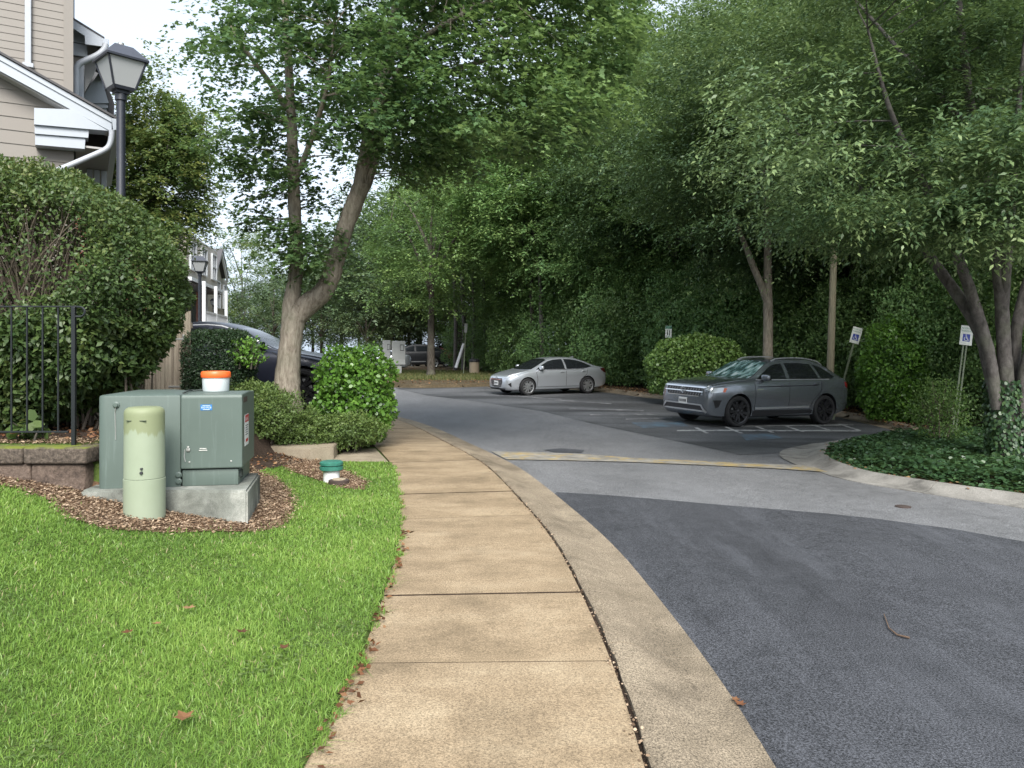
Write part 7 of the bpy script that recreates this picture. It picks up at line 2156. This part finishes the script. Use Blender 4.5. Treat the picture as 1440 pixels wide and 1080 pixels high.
# litter drifts by the parking curb and on the verge
chips('leaf_litter', [[tuple(p + q * 0.25) for p, q in zip(back, nb)] + [tuple(p - q * 1.6) for p, q in zip(back[::-1], nb[::-1])]], 5200, base, 0.03, M['dead_leaf'], 0.05, 0.12, 'tan dead leaves drifted along the parking curb', 'leaf litter', 0.4)
chips('leaf_litter', [VER], 3800, base, 0.05, M['dead_leaf'], 0.06, 0.14, 'dead leaves lying on the far verge', 'leaf litter', 0.4)
Pv = np.array(VER)
a, b_ = scatter(26000, -9, 0.5, 36, 48); k = pip(Pv, a, b_) & (b_ > 37.5); a, b_ = a[k], b_[k]
V, Fq, tt = blades(a, b_, base(a, b_) + 0.03, rs.uniform(0.08, 0.2, len(a)), np.full(len(a), 0.025), rs.random(len(a)), 0.5)
tag(np_mesh('rough_grass', V, Fq, M['grass_dry'], None, tt), 'rough grass on the far verge', 'grass', kind='stuff')
# ivy ground cover on the island
lo = np.array(ISL).min(0); hi = np.array(ISL).max(0)
a, b_ = scatter(120000, lo[0], 15, 7.2, 18); k = pip(ISL, a, b_) & (np.abs(a) < 0.70 * b_ + .3); a, b_ = a[k], b_[k]
dn = np.min(np.hypot(a[:, None] - isl[None, ::4, 0], b_[:, None] - isl[None, ::4, 1]), axis=1)
k = (dn > 0.26 + 0.06 * np.sin(a * 7) + rs.normal(0, .035, len(a))); a, b_, dn = a[k], b_[k], dn[k]
m = len(a)
hgt = 0.19 * ss(0.2, 0.75, dn) * (0.8 + 0.2 * np.sin(a * 3.1) * np.sin(b_ * 2.7)) * rs.uniform(0.45, 1.0, m)
C = np.stack([a, b_, base(a, b_) + hgt], 1); th = rs.uniform(0, 6.28, m)
cell = np.floor(C[:, :2] / 0.3).astype(int)
ct = (np.abs(np.sin(cell[:, 0] * 12.9898 + cell[:, 1] * 78.233) * 43758.5) % 1)
tag(leaf_mesh('ground_cover', C, np.stack([np.cos(th), np.sin(th), rs.normal(0, .2, m)], 1), np.tile([0, 0, 1.0], (m, 1)) + rs.normal(size=(m, 3)) * .4, rs.uniform(0.05, 0.09, m), np.clip(.3 * ct + .6 * rs.random(m), 0, 1), M['leaf_cover'], None, 'round'), 'dark glossy ground cover filling the island', 'ground cover', kind='stuff')
chips('leaf_litter', [[tuple(p - q * 0.1) for p, q in zip(isl, nout)] + [tuple(p - q * 0.34) for p, q in zip(isl[::-1], nout[::-1])]], 1800, base, 0.0, M['dead_leaf'], 0.03, 0.07, 'dead leaves tucked behind the island curb', 'leaf litter', 0.4)

# single fallen leaves on the lawn, curb and road
rng = random.Random(9)
def fallen(px, py, H, s, tint, label, group='fallen brown leaves on the lawn', dz=0.055):
    x, y = pxg(px, py, H, 5)
    b = bmesh.new()
    pts = [(0, 0, 0), (-0.1, 0.3, .06), (0.2, 0.26, .02), (0.4, 0.52, .1), (0.55, 0.22, .03), (1, 0, .12), (0.55, -0.24, .05), (0.38, -0.55, .14), (0.2, -0.26, .02), (-0.12, -0.33, .09)]
    th = rng.uniform(0, 6.28)
    vs = [b.verts.new((s * (p[0] * math.cos(th) - p[1] * math.sin(th)), s * (p[0] * math.sin(th) + p[1] * math.cos(th)), s * p[2] + rng.uniform(0, .1) * s)) for p in pts]
    c_ = b.verts.new((s * 0.35 * math.cos(th), s * 0.35 * math.sin(th), 0))
    for i in range(len(vs)): b.faces.new((c_, vs[i], vs[(i + 1) % len(vs)]))
    me = bpy.data.meshes.new('fallen_leaf'); b.to_mesh(me); b.free()
    at_ = me.attributes.new('tint', 'FLOAT', 'POINT'); at_.data.foreach_set('value', [tint] * len(me.vertices))
    o = link_mesh('fallen_leaf', me, M['dead_leaf']); o.location = (x, y, float(H(x, y)) + dz)
    return tag(o, label, 'leaf', group)
for px, py, s, t_, lab in [(345, 903, 0.06, 0.1, 'dark brown fallen leaf on the middle of the lawn'), (402, 927, 0.06, 0.2, 'dark curled fallen leaf on the lawn closest to the sidewalk'), (263, 1030, 0.085, 0.6, 'rust brown fallen leaf nearest the bottom of the lawn'),
                           (266, 866, 0.075, 0.85, 'pale tan fallen leaf up the lawn below the green box'), (186, 902, 0.06, 0.3, 'small brown fallen leaf on the left part of the lawn'), (218, 890, 0.05, 0.75, 'small tan fallen leaf among clover on the lawn')]:
    fallen(px, py, HL, s, t_, lab)
for px, py, s, t_, lab in [(1038, 988, 0.05, 0.6, 'small reddish leaf at the edge of new asphalt, upper of two'), (1046, 998, 0.055, 0.4, 'reddish leaf at the edge of new asphalt, lower of two')]:
    fallen(px, py, zr, s, t_, lab, 'fallen leaves at the curb edge', 0.02)
p0 = pxg(1243, 868, zr); p1 = pxg(1250, 888, zr); p2 = pxg(1262, 898, zr); p3 = pxg(1279, 902, zr)
zz = lambda p: (p[0], p[1], float(zr(*p)) + 0.022)
tag(MB().tube([zz(p0), zz(p1), zz(p2), zz(p3)], [0.003, 0.004, 0.006, 0.007], 6).build('fallen_twig', M['twig_brown'], smooth=50), 'thin bent dry twig lying on the new dark asphalt', 'twig')
# orange utility marks sprayed on the mulch
mb = MB()
for k, (px, py) in enumerate([(303, 725), (312, 728), (321, 731), (326, 727)]):
    x, y = pxg(px, py, HL, 7)
    mb.box((x, y, float(HL(x, y)) + 0.03), (0.05, 0.07, 0.012), 0.5 * k, 0.004)
tag(mb.build('paint_mark', M['orange_mark']), 'orange utility paint sprayed on mulch in front of the concrete pad', 'paint mark', kind='structure')
